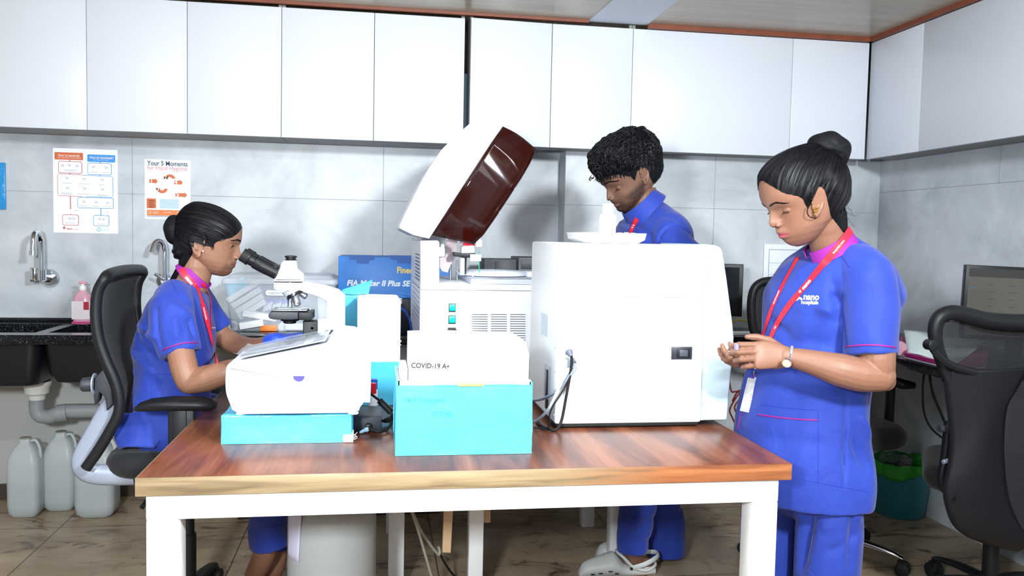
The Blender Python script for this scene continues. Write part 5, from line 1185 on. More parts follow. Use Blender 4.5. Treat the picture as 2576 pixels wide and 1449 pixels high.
cable('monitor_cable', 'thin black cable hanging in a long loop below the right worktop', [at(2325, 935, Y=3.0), at(2321, 980, Y=3.0), at(2325, 1040, Y=3.0), at(2345, 1080, Y=3.0), at(2380, 1108, Y=3.0)], 0.004, black_rubber, 'cables below the right worktop')
cable('monitor_cable', 'thicker black cable hanging steeply below the right worktop beside the big chair', [at(2338, 938, Y=2.95), at(2345, 985, Y=2.95), at(2365, 1035, Y=2.95), at(2380, 1070, Y=2.95)], 0.005, black_rubber, 'cables below the right worktop')
rc = mat('red_cord', '#8e2a2c', 0.5)
R1 = [(1826, 800), (1830, 900), (1838, 978), (1850, 985), (1866, 982), (1852, 1000), (1836, 1030), (1842, 1050), (1852, 1068), (1860, 1055), (1848, 1025), (1862, 1000), (1856, 985), (1842, 1010)]
cable('red_cord', 'thin red cord hanging in loops between machine and standing woman', [Vector((p.x, p.y, min(p.z, .829))) for p in [at(a, c, Y=3.85 + .004 * k) for k, (a, c) in enumerate(R1)]], 0.004, rc)
# ------------------------------------------------------------------ office chairs
def mesh_fabric(name, scale, amin):
    def fn(N, L, b):
        tc = N.new('ShaderNodeTexCoord'); w = N.new('ShaderNodeTexWave'); w.bands_direction = 'Z'; w.inputs['Scale'].default_value = scale; w.inputs['Distortion'].default_value = 0.0
        L.new(tc.outputs['Object'], w.inputs['Vector']); r = N.new('ShaderNodeMapRange'); r.inputs[1].default_value = 0.35; r.inputs[2].default_value = 0.65; r.inputs[3].default_value = amin; r.inputs[4].default_value = 1.0
        L.new(w.outputs['Fac'], r.inputs[0]); L.new(r.outputs[0], b.inputs['Alpha'])
        b.inputs['Base Color'].default_value = srgb('#17181d'); b.inputs['Roughness'].default_value = 0.75; b.inputs['Sheen Weight'].default_value = 0.1
    return node_mat(name, fn)
mesh_a = mesh_fabric('black_mesh_fabric', 150, 0.82)
mesh_b = mesh_fabric('coarse_black_mesh_fabric', 95, 0.45)
seat_f = mat('black_seat_fabric', '#101216', 0.85, var=0.15, bump=0.15, bscale=500, sheen=0.1)
def star_base(t, cx_, cy_, a0, armm, r=0.31, ztop=0.5, chrome_arm=False):
    b = B().cyl((cx_, cy_, 0.075), (cx_, cy_, 0.135), 0.042, 24, 0.034); b.build('base_hub', armm, t)
    B().cyl((cx_, cy_, 0.12), (cx_, cy_, 0.30), 0.028, 22).build('column_sleeve', black_plastic, t)
    B().cyl((cx_, cy_, 0.29), (cx_, cy_, ztop), 0.0185 if chrome_arm else 0.022, 22).build('gas_column', black_plastic, t)
    for k in range(5):
        a = math.radians(a0 + 72 * k); d = Vector((math.cos(a), math.sin(a), 0)); n = Vector((-d.y, d.x, 0)); c = Vector((cx_, cy_, 0))
        pts = [c + d * 0.03 + Vector((0, 0, 0.108)), c + d * r * 0.5 + Vector((0, 0, 0.102)), c + d * r * 0.85 + Vector((0, 0, 0.085)), c + d * r + Vector((0, 0, 0.072))]
        B().tube(curve(pts, 5), [0.026 - 0.012 * i / 15 for i in range(16)], 12, sq=(0.6, 1.0)).build('base_arm', armm, t)
        e = c + d * r
        cast = B(); sw = n
        for s_ in (-1, 1):
            q = e + n * 0.0165 * s_ + Vector((0, 0, 0.0285)); cast.tube([q - n * 0.009, q - n * 0.007, q + n * 0.007, q + n * 0.009], [0.024, 0.0275, 0.0275, 0.024], 22)
        cast.box(-0.02, 0.02, -0.012, 0.012, 0.024, 0.060, 0.004, Matrix.Translation(e) @ Matrix.Rotation(a, 4, 'Z'))
        cast.build('castor', black_rubber, t)
def cushion(b, x0, x1, y0, y1, z0, z1, r=0.06, M=None):
    rings = []; zc = (z0 + z1) / 2; hh = (z1 - z0) / 2
    for k in range(13):
        a = -PI / 2 + PI * k / 12; o = (1 - math.cos(a)) * hh * 0.9
        rings.append([(x, y, zc + hh * math.sin(a)) for x, y in rrect(x0 + o, x1 - o, y0 + o, y1 - o, max(r - o * 0.3, 0.02), 6)])
    return b.loft(rings, M)
def strip_surface(curveA, curveB, sag=0.0, n=14, axis=Vector((1, 0, 0))):
    rows = []
    for p, q in zip(curveA, curveB):
        rows.append([p.lerp(q, j / (n - 1)) + axis * sag * math.sin(PI * j / (n - 1)) for j in range(n)])
    return rows
# --- chair of the seated woman
YN, WD = 2.70, 0.43
near = [at(a, c, Y=YN) for a, c in ((262, 703), (246, 735), (241, 790), (248, 850), (266, 905), (288, 955), (300, 1000), (298, 1040), (276, 1085), (246, 1135), (216, 1178))]
nc = curve(near, 5)
fc = [p + Vector((0.0, WD, 0)) for p in nc]
ctr = at(472, 1400, Y=2.95); cX, cY = ctr.x, 2.95
t = thing('office_chair', 'black mesh-back office chair carrying the seated woman', 'chair', (cX, cY, 0), 0, 'office chairs')
rim = mat('black_chair_frame', '#17181b', 0.45, var=0.08, spec=0.3)
topc = curve([nc[0], nc[0] + Vector((.002, 0.04, 0.014)), nc[0] + Vector((.0, WD / 2, 0.020)), fc[0] + Vector((.002, -0.04, 0.014)), fc[0]], 6)
loop = list(reversed(nc)) + topc[1:-1] + fc
B().tube(loop, 0.0165, 14).build('backrest_frame', rim, t)
rows = strip_surface(nc[:42], fc[:42], -0.035)
rows = [[Vector((p.x, p.y, p.z)) for p in r] for r in rows]
top_rows = []
for k in range(4):
    f = 1 - k / 4; top_rows.append([p + Vector((0, 0, 0.016 * f * math.sin(PI * min(1, max(0, j / 13))) ** 0.5)) for j, p in enumerate(rows[0])])
o = B().grid(top_rows + rows).build('backrest_mesh', mesh_a, t); o.modifiers.new('thickness', 'SOLIDIFY').thickness = 0.006
ym = YN + WD / 2
# padded head of the mesh and silver spine
sp = [at(a, c, Y=ym - .02) for a, c in ((299, 985), (258, 1035), (232, 1085), (207, 1135), (197, 1168), (206, 1195), (240, 1212), (300, 1214), (345, 1213))]
y_s = YN - 0.005
sp = [at(a, c, Y=y_s) for a, c in ((270, 1022), (248, 1062), (222, 1108), (196, 1155), (190, 1180), (200, 1198), (228, 1207), (280, 1209), (325, 1208))]
sp = [p + Vector((0, 0.06, 0)) for p in sp]
B().tube(curve(sp, 5), 0.019, 14, sq=(1.0, 1.7), up=(0, 1, 0)).build('silver_spine', silver, t, label='silver-painted support bar')
b = B().prism(W2([(236, 985), (240, 950), (262, 928), (283, 975), (288, 1015), (270, 1032), (266, 1000), (252, 985), (246, 1010), (240, 1018)], YN + .03), YN + 0.02, YN + 0.07, 'y', 0.005); b.build('tilt_bracket', dark_plastic, t)
q = at(240, 966, Y=YN + .03)
B().tube([q + Vector((-.035, -.012, 0)), q + Vector((-.033, -.012, 0)), q + Vector((-.006, 0, 0)), q], [0.018, 0.021, 0.023, 0.022], 18).build('tilt_knob', dark_plastic, t)
B().tube([q + Vector((-.004, 0, 0)), q + Vector((.0, 0, 0))], [0.033, 0.033], 26).build('knob_disc', silver, t)
sx0 = at(243, 1150, Y=2.70).x
sz0, sz1 = 0.548, 0.632
cushion(B(), sx0, sx0 + 0.49, 2.71, 3.19, sz0, sz1, 0.09).build('seat', seat_f, t)
B().box(cX - 0.15, cX + 0.13, cY - 0.11, cY + 0.11, sz0 - 0.03, sz0 + 0.002, 0.008).build('seat_plate', black_plastic, t)
B().box(cX - 0.09, cX + 0.09, cY - 0.06, cY + 0.06, sz0 - 0.07, sz0 - 0.028, 0.01).build('mechanism', black_plastic, t)
q = at(356, 1278, Y=2.85); B().tube([(cX, cY - .04, sz0 - .05), (q.x + .03, 2.86, q.z + .05), q], [0.006, 0.006, 0.011], 10, sq=(.7, 1)).build('height_lever', black_plastic, t)
star_base(t, cX, cY, 12, black_plastic, 0.31, sz0 - 0.06)
for nm, yy in (('near', 2.62), ('far', 3.24)):
    zt = at(430, 993, Y=2.66).z; xL, xR_ = at(348, 1012, Y=2.66).x, -0.47
    rings = []
    for (f, w, dz, th_) in ((0, .006, -.012, .004), (0.06, .024, -.006, .010), (0.2, .036, 0, .015), (0.45, .040, .004, .0165), (0.8, .040, .003, .0165), (0.95, .034, .0, .014), (1.0, .02, -.002, .008)):
        x = xL + (xR_ - xL) * f; rings.append([(x, yy + w * math.cos(a), zt - 0.0225 + dz + th_ * 1.28 * math.sin(a)) for a in [2 * PI * k / 20 for k in range(20)]])
    B().loft(rings).build('arm_pad', black_plastic, t)
    xa = at(432, 1050, Y=2.66).x; sgn = 1 if nm == 'near' else -1
    o = B().box(xa, xa + 0.075, yy - 0.012, yy + 0.018, sz0 + 0.02, zt - 0.030, 0.005).build('arm_post', black_plastic, t)
    B().box(xa + 0.014, xa + 0.054, yy - 0.016, yy - 0.011, sz0 + 0.03, zt - 0.034, 0.002).build('post_sleeve', rim, o)
    B().box(xa, xa + 0.07, min(yy, yy + sgn * 0.14), max(yy, yy + sgn * 0.14), sz0 - 0.012, sz0 + 0.024, 0.006).build('arm_bracket', black_plastic, t)
# --- chair behind the standing woman
bx, by = 1.86, 3.27
t = thing('office_chair', 'black office chair with chrome base behind the standing woman', 'chair', (bx, by, 0), 0, 'office chairs')
cushion(B(), bx - 0.25, bx + 0.26, by - 0.24, by + 0.24, 0.505, 0.60, 0.1).build('seat', seat_f, t)
B().box(bx - .1, bx + .1, by - .1, by + .1, 0.45, 0.508, 0.01).build('mechanism', black_plastic, t)
star_base(t, bx, by, -44, chrome, 0.32, 0.46, True)
YB = 3.54; L_ = [at(a, c, Y=YB) for a, c in ((1918, 845), (1898, 835), (1891, 800), (1890, 760), (1897, 728), (1915, 711), (1945, 706))]
xc = 1.87
Rr = [Vector((2 * xc - p.x, p.y, p.z)) for p in L_]
lp = curve(L_ + [Vector((xc, YB + .03, L_[-1].z + .012))] + Rr[::-1], 5) 
B().tube(curve(L_ + [Vector((xc, YB, L_[-1].z + .01))] + Rr[::-1] + [Vector((xc, YB - .02, L_[0].z - .03))], 5, closed=True), 0.019, 14, closed=True).build('backrest_frame', rim, t)
n_ = len(L_); A_c = curve(L_, 4); B_c = curve(Rr, 4)
o = B().grid(strip_surface(A_c, B_c, 0.03, 12, Vector((0, 1, 0)))).build('backrest_mesh', mesh_a, t); o.modifiers.new('thickness', 'SOLIDIFY').thickness = 0.004
B().tube(curve([(xc, YB + .01, L_[0].z - .02), (xc, YB + .03, 0.75), (xc, YB - .03, 0.56), (xc - 0.01, by + .1, 0.48)], 6), 0.02, 12, sq=(1, 2)).build('backrest_spine', black_plastic, t)
for s_ in (-1, 1):
    xx = bx + 0.0 + s_ * 0.285
    o = B().tube([(xx, by, 0.50), (xx, by, 0.74)], 0.017, 12, sq=(1, 1.6)).build('arm_post', black_plastic, t)
    B().box(xx - .035, xx + .035, by - .13, by + .13, 0.735, 0.765, 0.012, seg=3).build('arm_pad', black_plastic, t)
    B().box(min(bx, xx), max(bx, xx), by - .03, by + .03, 0.488, 0.508, 0.004).build('arm_bracket', black_plastic, t)
# --- big chair at the right edge, seen from behind
YC = 2.46; XC = at(2598, 900, Y=YC).x
t = thing('office_chair', 'big black mesh office chair seen from behind at the right edge', 'chair', (XC, 2.72, 0), 0, 'office chairs')
def mir(L): return [Vector((2 * XC - p.x, p.y, p.z)) for p in L]
def CP(L, Y=YC): return [at(a, c, Y=Y) for a, c in L]
Lf = CP([(2386, 955), (2368, 905), (2356, 868), (2352, 830), (2362, 800), (2392, 787), (2430, 793), (2480, 806), (2540, 812)])
fr = curve(Lf + [Vector((XC, YC, Lf[-1].z - .001))] + mir(Lf)[::-1], 5)
nn = len(fr)
rad = []
for i, p in enumerate(fr):
    f = abs(i / (nn - 1) - 0.5) * 2; rad.append(0.020 + 0.011 * max(0, 1 - f * 1.25))
B().tube(fr, rad, 16).build('backrest_frame', rim, t)
A_ = curve(CP([(2392, 960), (2380, 905), (2368, 868), (2364, 830), (2374, 808)]), 4); Bc = mir(A_)
o = B().grid(strip_surface(A_, Bc, 0.03, 16, Vector((0, 1, 0)))).build('backrest_mesh', mesh_b, t); o.modifiers.new('thickness', 'SOLIDIFY').thickness = 0.002
# lumbar bar with knob
Lb = CP([(2343, 868), (2352, 885), (2372, 905), (2400, 922), (2450, 936), (2520, 945)], YC - 0.035)
B().tube(curve(Lb + [Vector((XC, YC - .035, Lb[-1].z - .003))] + mir(Lb)[::-1], 5), 0.0095, 12, sq=(1.3, 1)).build('lumbar_bar', rim, t)
for q in (Lb[0], mir(Lb)[0]): B().tube([q + Vector((0, -.014, 0)), q + Vector((0, -.012, 0)), q + Vector((0, .02, 0))], [0.013, 0.017, 0.017], 20).build('lumbar_knob', rim, t)
# lower back shell: a curved plate with a mesh window
out = [(2372, 930), (2378, 990), (2386, 1060), (2389, 1120), (2381, 1180), (2372, 1230), (2378, 1275), (2396, 1320), (2435, 1352), (2500, 1375), (2560, 1388)]
inn = [(2596, 925), (2580, 945), (2556, 985), (2536, 1020), (2528, 1070), (2526, 1130), (2530, 1200), (2540, 1260), (2556, 1300), (2572, 1330), (2590, 1345)]
Oc = curve([at(a, c, Y=YC - .01) for a, c in out], 4); Ic = curve([at(a, c, Y=YC - .055) for a, c in inn], 4)
rows = strip_surface(Oc, Ic, -0.02, 10, Vector((0, 1, 0)))
b = B().grid(rows); b.grid([[Vector((2 * XC - p.x, p.y, p.z)) for p in r] for r in rows])
o = b.build('back_shell', mat('black_back_shell', '#131419', 0.5, spec=0.25, var=0.12, bump=0.1, bscale=300), t); o.modifiers.new('thickness', 'SOLIDIFY').thickness = 0.008
rows = strip_surface([p + Vector((0, .02, 0)) for p in Ic], mir([p + Vector((0, .02, 0)) for p in Ic]), 0, 8, Vector((0, 1, 0)))
o = B().grid(rows).build('lumbar_mesh', mesh_b, t); o.modifiers.new('thickness', 'SOLIDIFY').thickness = 0.002
b = B()
for a, c in ((2468, 1197), (2452, 1266), (2408, 1253), (2476, 1295)): b = B().lathe([(0.0012, -.002), (0.008, -.002), (0.008, .004), (.0012, .004)], tuple(at(a, c, Y=YC - .045)), 16, ax='y'); b.build('cover_plug', black_plastic, t)
# seat side frame + lever pieces, seat in front of the back
for s_ in (1, -1):
    f = lambda L: L if s_ == 1 else mir(L)
    B().tube(f(CP([(2372, 1163), (2388, 1158), (2408, 1152)], YC + .02)), 0.0075, 10).build('side_lever', silver if s_ == 1 else black_plastic, t)
    B().tube(curve(f(CP([(2362, 1078), (2378, 1079), (2392, 1082)], YC + .03)), 4), [0.012] * 9, 12).build('arm_end', dark_plastic, t)
    B().tube(curve(f(CP([(2386, 1060), (2377, 1150), (2369, 1195), (2372, 1225), (2390, 1240)], YC + .06)), 5), 0.014, 12).build('side_frame', rim, t)
cushion(B(), -0.24, 0.24, -0.24, 0.24, 0.46, 0.55, 0.1, Matrix.Translation((XC + .10, 2.72, 0)) @ Matrix.Rotation(-.6, 4, 'Z')).build('seat', seat_f, t)
B().box(XC, XC + .2, 2.62, 2.82, 0.41, 0.462, .01).build('mechanism', black_plastic, t)
B().tube([(XC, 2.46, 0.50), (XC + .02, 2.5, 0.44), (XC + .08, 2.66, 0.43)], 0.02, 12, sq=(1, 2)).build('back_support', black_plastic, t)
star_base(t, XC + .1, 2.72, 18, black_plastic, 0.31, 0.42)
# ------------------------------------------------------------------ people: tools
def remesh(b, vox, smooth=2, fac=0.5):
    me = bpy.data.meshes.new('r'); me.from_pydata(b.v, [], b.f); 
    bm = bmesh.new(); bm.from_mesh(me); bmesh.ops.recalc_face_normals(bm, faces=bm.faces[:]); bm.to_mesh(me); bm.free()
    o = bpy.data.objects.new('r', me); C.objects.link(o)
    m = o.modifiers.new('r', 'REMESH'); m.mode = 'VOXEL'; m.voxel_size = vox
    if smooth: s_ = o.modifiers.new('s', 'SMOOTH'); s_.factor = fac; s_.iterations = smooth
    bpy.context.view_layer.update()
    ev = o.evaluated_get(bpy.context.evaluated_depsgraph_get()); m2 = ev.to_mesh()
    n = len(m2.vertices); co = np.empty(n * 3, np.float32); m2.vertices.foreach_get('co', co)
    fs = [list(p.vertices) for p in m2.polygons]; co = co.reshape(-1, 3).copy()
    ev.to_mesh_clear(); bpy.data.objects.remove(o); bpy.data.meshes.remove(me)
    return co, fs
def normals_of(co, fs):
    F4 = np.array([f if len(f) == 4 else f + [f[-1]] for f in fs]); a, b, c, d = (co[F4[:, i]] for i in range(4))
    n = np.cross(c - a, d - b); N_ = np.zeros_like(co)
    for i in range(4): np.add.at(N_, F4[:, i], n)
    L = np.linalg.norm(N_, axis=1, keepdims=True); L[L == 0] = 1; return N_ / L
def ellip(c, ax, ay, az, rot=None, n=24, m=16):
    b = B(); rings = []
    for i in range(1, m):
        t = -PI / 2 + PI * i / m; rings.append([Vector((ax * math.cos(t) * math.cos(2 * PI * k / n), ay * math.cos(t) * math.sin(2 * PI * k / n), az * math.sin(t))) for k in range(n)])
    M = Matrix.Translation(Vector(c)) @ (rot.to_4x4() if rot is not None else Matrix.Identity(4))
    b.loft(rings, M); return b
def merge(b, o, M=None):
    b.add([Vector(v) for v in o.v], o.f, M); return b
def addarr(b, co, fs): 
    n = len(b.v); b.v += [tuple(v) for v in co.tolist()]; b.f += [[i + n for i in f] for f in fs]; b.mi += [b.cur] * len(fs)
def m_skin(N, L, b):
    a = N.new('ShaderNodeAttribute'); a.attribute_name = 'pigment_shade'
    tc = N.new('ShaderNodeTexCoord'); nz = N.new('ShaderNodeTexNoise'); nz.inputs['Scale'].default_value = 55; nz.inputs['Detail'].default_value = 5; L.new(tc.outputs['Object'], nz.inputs['Vector'])
    r = N.new('ShaderNodeMapRange'); r.inputs[3].default_value = 0.93; r.inputs[4].default_value = 1.07; L.new(nz.outputs['Fac'], r.inputs[0])
    mx = N.new('ShaderNodeMix'); mx.data_type = 'RGBA'; mx.blend_type = 'MULTIPLY'; mx.inputs[0].default_value = 1.0
    L.new(a.outputs['Color'], mx.inputs[6]); L.new(r.outputs[0], mx.inputs[7]); L.new(mx.outputs[2], b.inputs['Base Color'])
    b.inputs['Roughness'].default_value = 0.48; b.inputs['Specular IOR Level'].default_value = 0.4
    b.inputs['Subsurface Weight'].default_value = 0.05; b.inputs['Subsurface Radius'].default_value = (0.01, 0.004, 0.002); b.inputs['Subsurface Scale'].default_value = 1.0
    n2 = N.new('ShaderNodeTexNoise'); n2.inputs['Scale'].default_value = 700; L.new(tc.outputs['Object'], n2.inputs['Vector'])
    bp = N.new('ShaderNodeBump'); bp.inputs['Strength'].default_value = 0.12; bp.inputs['Distance'].default_value = 0.001; L.new(n2.outputs['Fac'], bp.inputs['Height']); L.new(bp.outputs['Normal'], b.inputs['Normal'])
skin = node_mat('skin', m_skin)
eye_white = mat('eye_white', '#8d817a', 0.3); eye_dark = mat('eye_dark', '#120a07', 0.12)
gold = mat('gold', '#d8a640', 0.25, metal=1.0)
def m_hair(N, L, b):
    tc = N.new('ShaderNodeTexCoord'); nz = N.new('ShaderNodeTexNoise'); nz.inputs['Scale'].default_value = 60; L.new(tc.outputs['Object'], nz.inputs['Vector'])
    r = ramp(N, [(0.3, '#060608'), (0.7, '#101015')]); L.new(nz.outputs['Fac'], r.inputs[0]); L.new(r.outputs[0], b.inputs['Base Color'])
    b.inputs['Roughness'].default_value = 0.42; b.inputs['Specular IOR Level'].default_value = 0.2
hair_m = node_mat('black_hair', m_hair)
def m_net(N, L, b):
    tc = N.new('ShaderNodeTexCoord'); v = N.new('ShaderNodeTexVoronoi'); v.inputs['Scale'].default_value = 330; L.new(tc.outputs['Object'], v.inputs['Vector'])
    r = ramp(N, [(0.2, '#050506'), (0.6, '#121317')]); L.new(v.outputs['Distance'], r.inputs[0]); L.new(r.outputs[0], b.inputs['Base Color']); b.inputs['Roughness'].default_value = 0.6; b.inputs['Specular IOR Level'].default_value = 0.15
    bp = N.new('ShaderNodeBump'); bp.inputs['Strength'].default_value = 0.6; bp.inputs['Distance'].default_value = 0.001; L.new(v.outputs['Distance'], bp.inputs['Height']); L.new(bp.outputs['Normal'], b.inputs['Normal'])
net_m = node_mat('black_hair_net', m_net)
def m_cloth(N, L, b):
    tc = N.new('ShaderNodeTexCoord'); nz = N.new('ShaderNodeTexNoise'); nz.inputs['Scale'].default_value = 5; nz.inputs['Detail'].default_value = 4; L.new(tc.outputs['Object'], nz.inputs['Vector'])
    r = ramp(N, [(0.3, '#0f2c8a'), (0.7, '#14379c')]); L.new(nz.outputs['Fac'], r.inputs[0]); L.new(r.outputs[0], b.inputs['Base Color'])
    b.inputs['Roughness'].default_value = 0.75; b.inputs['Sheen Weight'].default_value = 0.15
    n2 = N.new('ShaderNodeTexNoise'); n2.inputs['Scale'].default_value = 14; n2.inputs['Detail'].default_value = 3; n2.inputs['Distortion'].default_value = 1.0; L.new(tc.outputs['Object'], n2.inputs['Vector'])
    n3 = N.new('ShaderNodeTexNoise'); n3.inputs['Scale'].default_value = 900; L.new(tc.outputs['Object'], n3.inputs['Vector'])
    b1 = N.new('ShaderNodeBump'); b1.inputs['Strength'].default_value = 0.35; b1.inputs['Distance'].default_value = 0.012; L.new(n2.outputs['Fac'], b1.inputs['Height'])
    b2 = N.new('ShaderNodeBump'); b2.inputs['Strength'].default_value = 0.15; b2.inputs['Distance'].default_value = 0.001; L.new(n3.outputs['Fac'], b2.inputs['Height']); L.new(b1.outputs['Normal'], b2.inputs['Normal']); L.new(b2.outputs['Normal'], b.inputs['Normal'])
scrub = node_mat('royal_blue_scrub_cloth', m_cloth)
magenta = mat('magenta_cloth', '#8a1d8c', 0.7, var=0.06, bump=0.1, bscale=500)
piping = mat('magenta_piping', '#8f1a78', 0.6)
lany = mat('red_lanyard', '#d01e34', 0.5, var=0.06)

class Head:
    """local frame: x forward, y left, z up, origin at the ear canal in the middle plane"""
    def __init__(s, ear, side, pitch, turn, prof, marks, Yp, wid=1.0, top=None, back=0.0, sc=1.0):
        s.sc = sc
        s.side = side; E = at(ear[0], ear[1], Y=Yp); s.E = E
        p = math.radians(pitch); s.p = p
        head = (-math.radians(turn)) if side > 0 else (PI + math.radians(turn))
        s.M = Matrix.Translation(E) @ Matrix.Rotation(head, 4, 'Z') @ Matrix.Rotation(p, 4, 'Y')
        s.Yp = Yp
        L = [s.loc(*q) for q in prof]
        s.k = {n: s.loc(*marks[n]) for n in marks}
        s.prof = L; s.wid = wid
        zt = top if top is not None else 0.135; zc = s.k['chin_bottom'][1]; s.zt, s.zc = zt, zc
        # single valued front profile f(z)
        F = sorted(L, key=lambda q: -q[1]); zs = [q[1] for q in F]; fs = [q[0] for q in F]
        f0, z0 = F[0]
        cap = []
        for i in range(12):      # from the forehead up and back to the vertex
            a = i / 11 * PI / 2; cap.append((f0 - (f0 - 0.0) * (1 - math.cos(a)), z0 + (zt - z0) * math.sin(a)))
        cap = cap[1:][::-1]
        s.pz = np.array([q[1] for q in cap] + zs)[::-1]; s.pf = np.array([q[0] for q in cap] + fs)[::-1]
        k = s.k
        ks = sorted([(k['brow'][1], k['brow'][0] - .003), (k['nasion'][1], k['nasion'][0] - .008), (k['tip'][1] + .004, k['sub'][0] - .012), (k['sub'][1], k['sub'][0] - .011),
                     (k['mouth'][1], k['mouth'][0] - .010), (k['chin'][1], k['chin'][0] - .007), (zc, k['chin_bottom'][0] - .002), (k['brow'][1] + .022, float(s.front(k['brow'][1] + .022))), (zt, 0.0)])
        def smooth_(zz, ff, sg):
            zd = np.linspace(min(zz), max(zz), 400); fd = np.interp(zd, zz, ff); st = zd[1] - zd[0]; kr = np.exp(-(np.arange(-60, 61) * st / sg) ** 2); kr /= kr.sum()
            return zd, np.convolve(np.pad(fd, 60, 'edge'), kr, 'valid')
        s.bz, s.bf = smooth_([q[0] for q in ks], [q[1] for q in ks], .011)
        s.pz, s.pf = smooth_(s.pz, s.pf, .0022)
        g = sorted([(zt, .05), (k['brow'][1], .026), (k['nasion'][1], .0095), (k['tip'][1] + .006, .0105), (k['tip'][1], .0125), (k['sub'][1], .011), (k['mouth'][1] + .006, .019), (k['mouth'][1], .022), (k['mouth'][1] - .01, .02), (k['chin'][1], .021), (zc, .02)])
        s.gz = np.array([q[0] for q in g]); s.gs = np.array([q[1] for q in g]) * sc
        def nz(v): return zc + (v + .088) / (.125 + .088) * (zt - zc)
        W = [(.125, .004), (.122, .024), (.115, .042), (.10, .058), (.08, .069), (.055, .0755), (.03, .0765), (0, .0725), (-.02, .0685), (-.04, .062), (-.055, .053), (-.07, .040), (-.08, .027), (-.088, .010)]
        K = [(.125, -.012), (.122, -.042), (.115, -.058), (.10, -.078), (.08, -.092), (.055, -.099), (.03, -.099), (0, -.090), (-.02, -.072), (-.035, -.045), (-.05, -.018), (-.065, .004), (-.08, .028), (-.088, .052)]
        s.wz = np.array([nz(q[0]) for q in W])[::-1]; s.ww = np.array([q[1] for q in W])[::-1] * wid * sc
        s.kz = np.array([nz(q[0]) for q in K])[::-1]; s.kk = np.array([q[1] * (1 - back) if q[1] < 0 else q[1] for q in K])[::-1] * sc
    def loc(s, px, py):
        q = at(px, py, Y=s.Yp) - s.E; sg = s.side
        return (q.x * sg * math.cos(s.p) - q.z * math.sin(s.p), q.x * sg * math.sin(s.p) + q.z * math.cos(s.p))
    def front(s, z): return np.interp(z, s.pz, s.pf)
    def surf(s, z, th):
        """th 0 = front, pi = back"""
        fb = float(np.interp(z, s.bz, s.bf)); F = float(s.front(z)); w = float(np.interp(z, s.wz, s.ww)); kb = float(np.interp(z, s.kz, s.kk))
        q_ = min(1, max(0, (z - s.k['brow'][1] - .004) / .02)); q_ = q_ * q_ * (3 - 2 * q_); fb = fb * (1 - q_) + F * q_
        bl = min(1, max(0, (z + .055) / .045)); xc = (0.5 * (fb + kb) * 0.6 + 0.004) * bl + 0.5 * (fb + kb) * (1 - bl)
        c, sn = math.cos(th), math.sin(th)
        y = w * sn
        if c >= 0:
            e = float(np.interp(z, [-.06, -.02, .03], [.92, .82, .70]))
            x = xc + (fb - xc) * (abs(c) ** e)
        else: x = xc + (kb - xc) * (abs(c) ** 0.92)
        if c > 0:
            sg = float(np.interp(z, s.gz, s.gs)); x += (F - fb) * math.exp(-(y / sg) ** 2)
            ze = s.eye_z(); d = math.exp(-((abs(y) - .0325 * s.sc) / (.0155 * s.sc)) ** 2 - ((z - ze) / (.011 * s.sc)) ** 2); x -= .0045 * s.sc * d
            x += .0022 * math.exp(-((abs(y) - .043 * s.sc) / .016) ** 2 - ((z - ze + .026) / .014) ** 2)
        return Vector((x, y, z))
    def near(s, px, py, y):
        """local point seen at a pixel on the camera side of the head, y away from the middle plane"""
        q = s.M.inverted() @ at(px, py, Y=s.Yp - y); return (q.x, q.z)
    def eye_z(s): return s.k['nasion'][1] - 0.004
    def grid(s, n=190, m=150):
        rows = []
        for i in range(n):
            t = i / (n - 1); z = s.zc + (s.zt - s.zc) * t
            z = min(max(z, s.zc + .0002), s.zt - .0002)
            rows.append([s.surf(z, 2 * PI * j / m) for j in range(m)])
        return rows
    def ear_parts(s, b, yside, sc=1.0, tilt=0.25, cx=-0.006, cz=0.004, flare=0.35):
        w = float(np.interp(0, s.wz, s.ww)); sy = yside
        R = Matrix.Translation((cx, sy * (w - .001), cz)) @ Matrix.Rotation(sy * flare, 4, 'Z') @ Matrix.Rotation(-tilt, 4, 'Y')
        e = B()
        merge(e, ellip((-.006 * sc, sy * .0008, 0), .0150 * sc, .0030, .028 * sc))
        out = []
        for k in range(15):
            a = math.radians(-38 + k * 17.5 + 0); r = 1.0
            out.append(Vector((( .004 - .0215 * math.cos(a - PI / 2) if False else 0), 0, 0)))
        hel = [(.010, .004, .004), (.0125, .0055, .013), (.0085, .007, .0235), (-.001, .0075, .0295), (-.012, .008, .027), (-.0195, .0085, .017), (-.0215, .0085, .004), (-.019, .008, -.008), (-.014, .0065, -.017), (-.008, .005, -.024), (-.001, .004, -.027)]
        e.tube(curve([(x * sc, sy * (y + .0012), z * sc) for x, y, z in hel], 4), .0031, 8)
        an = [(-.006, .005, .019), (-.0135, .006, .008), (-.014, .006, -.004), (-.009, .006, -.0125), (-.001, .0055, -.0135)]
        e.tube(curve([(x * sc, sy * (y - .001), z * sc) for x, y, z in an], 4), .0027, 8)
        merge(e, ellip((.0095 * sc, sy * .0045, -.001 * sc), .0035, .003, .0055)); merge(e, ellip((-.0035 * sc, sy * .003, -.0255 * sc), .008 * sc, .0036, .0085 * sc))
        merge(b, e, R)
        s.earM = getattr(s, 'earM', {}); s.earM[sy] = R
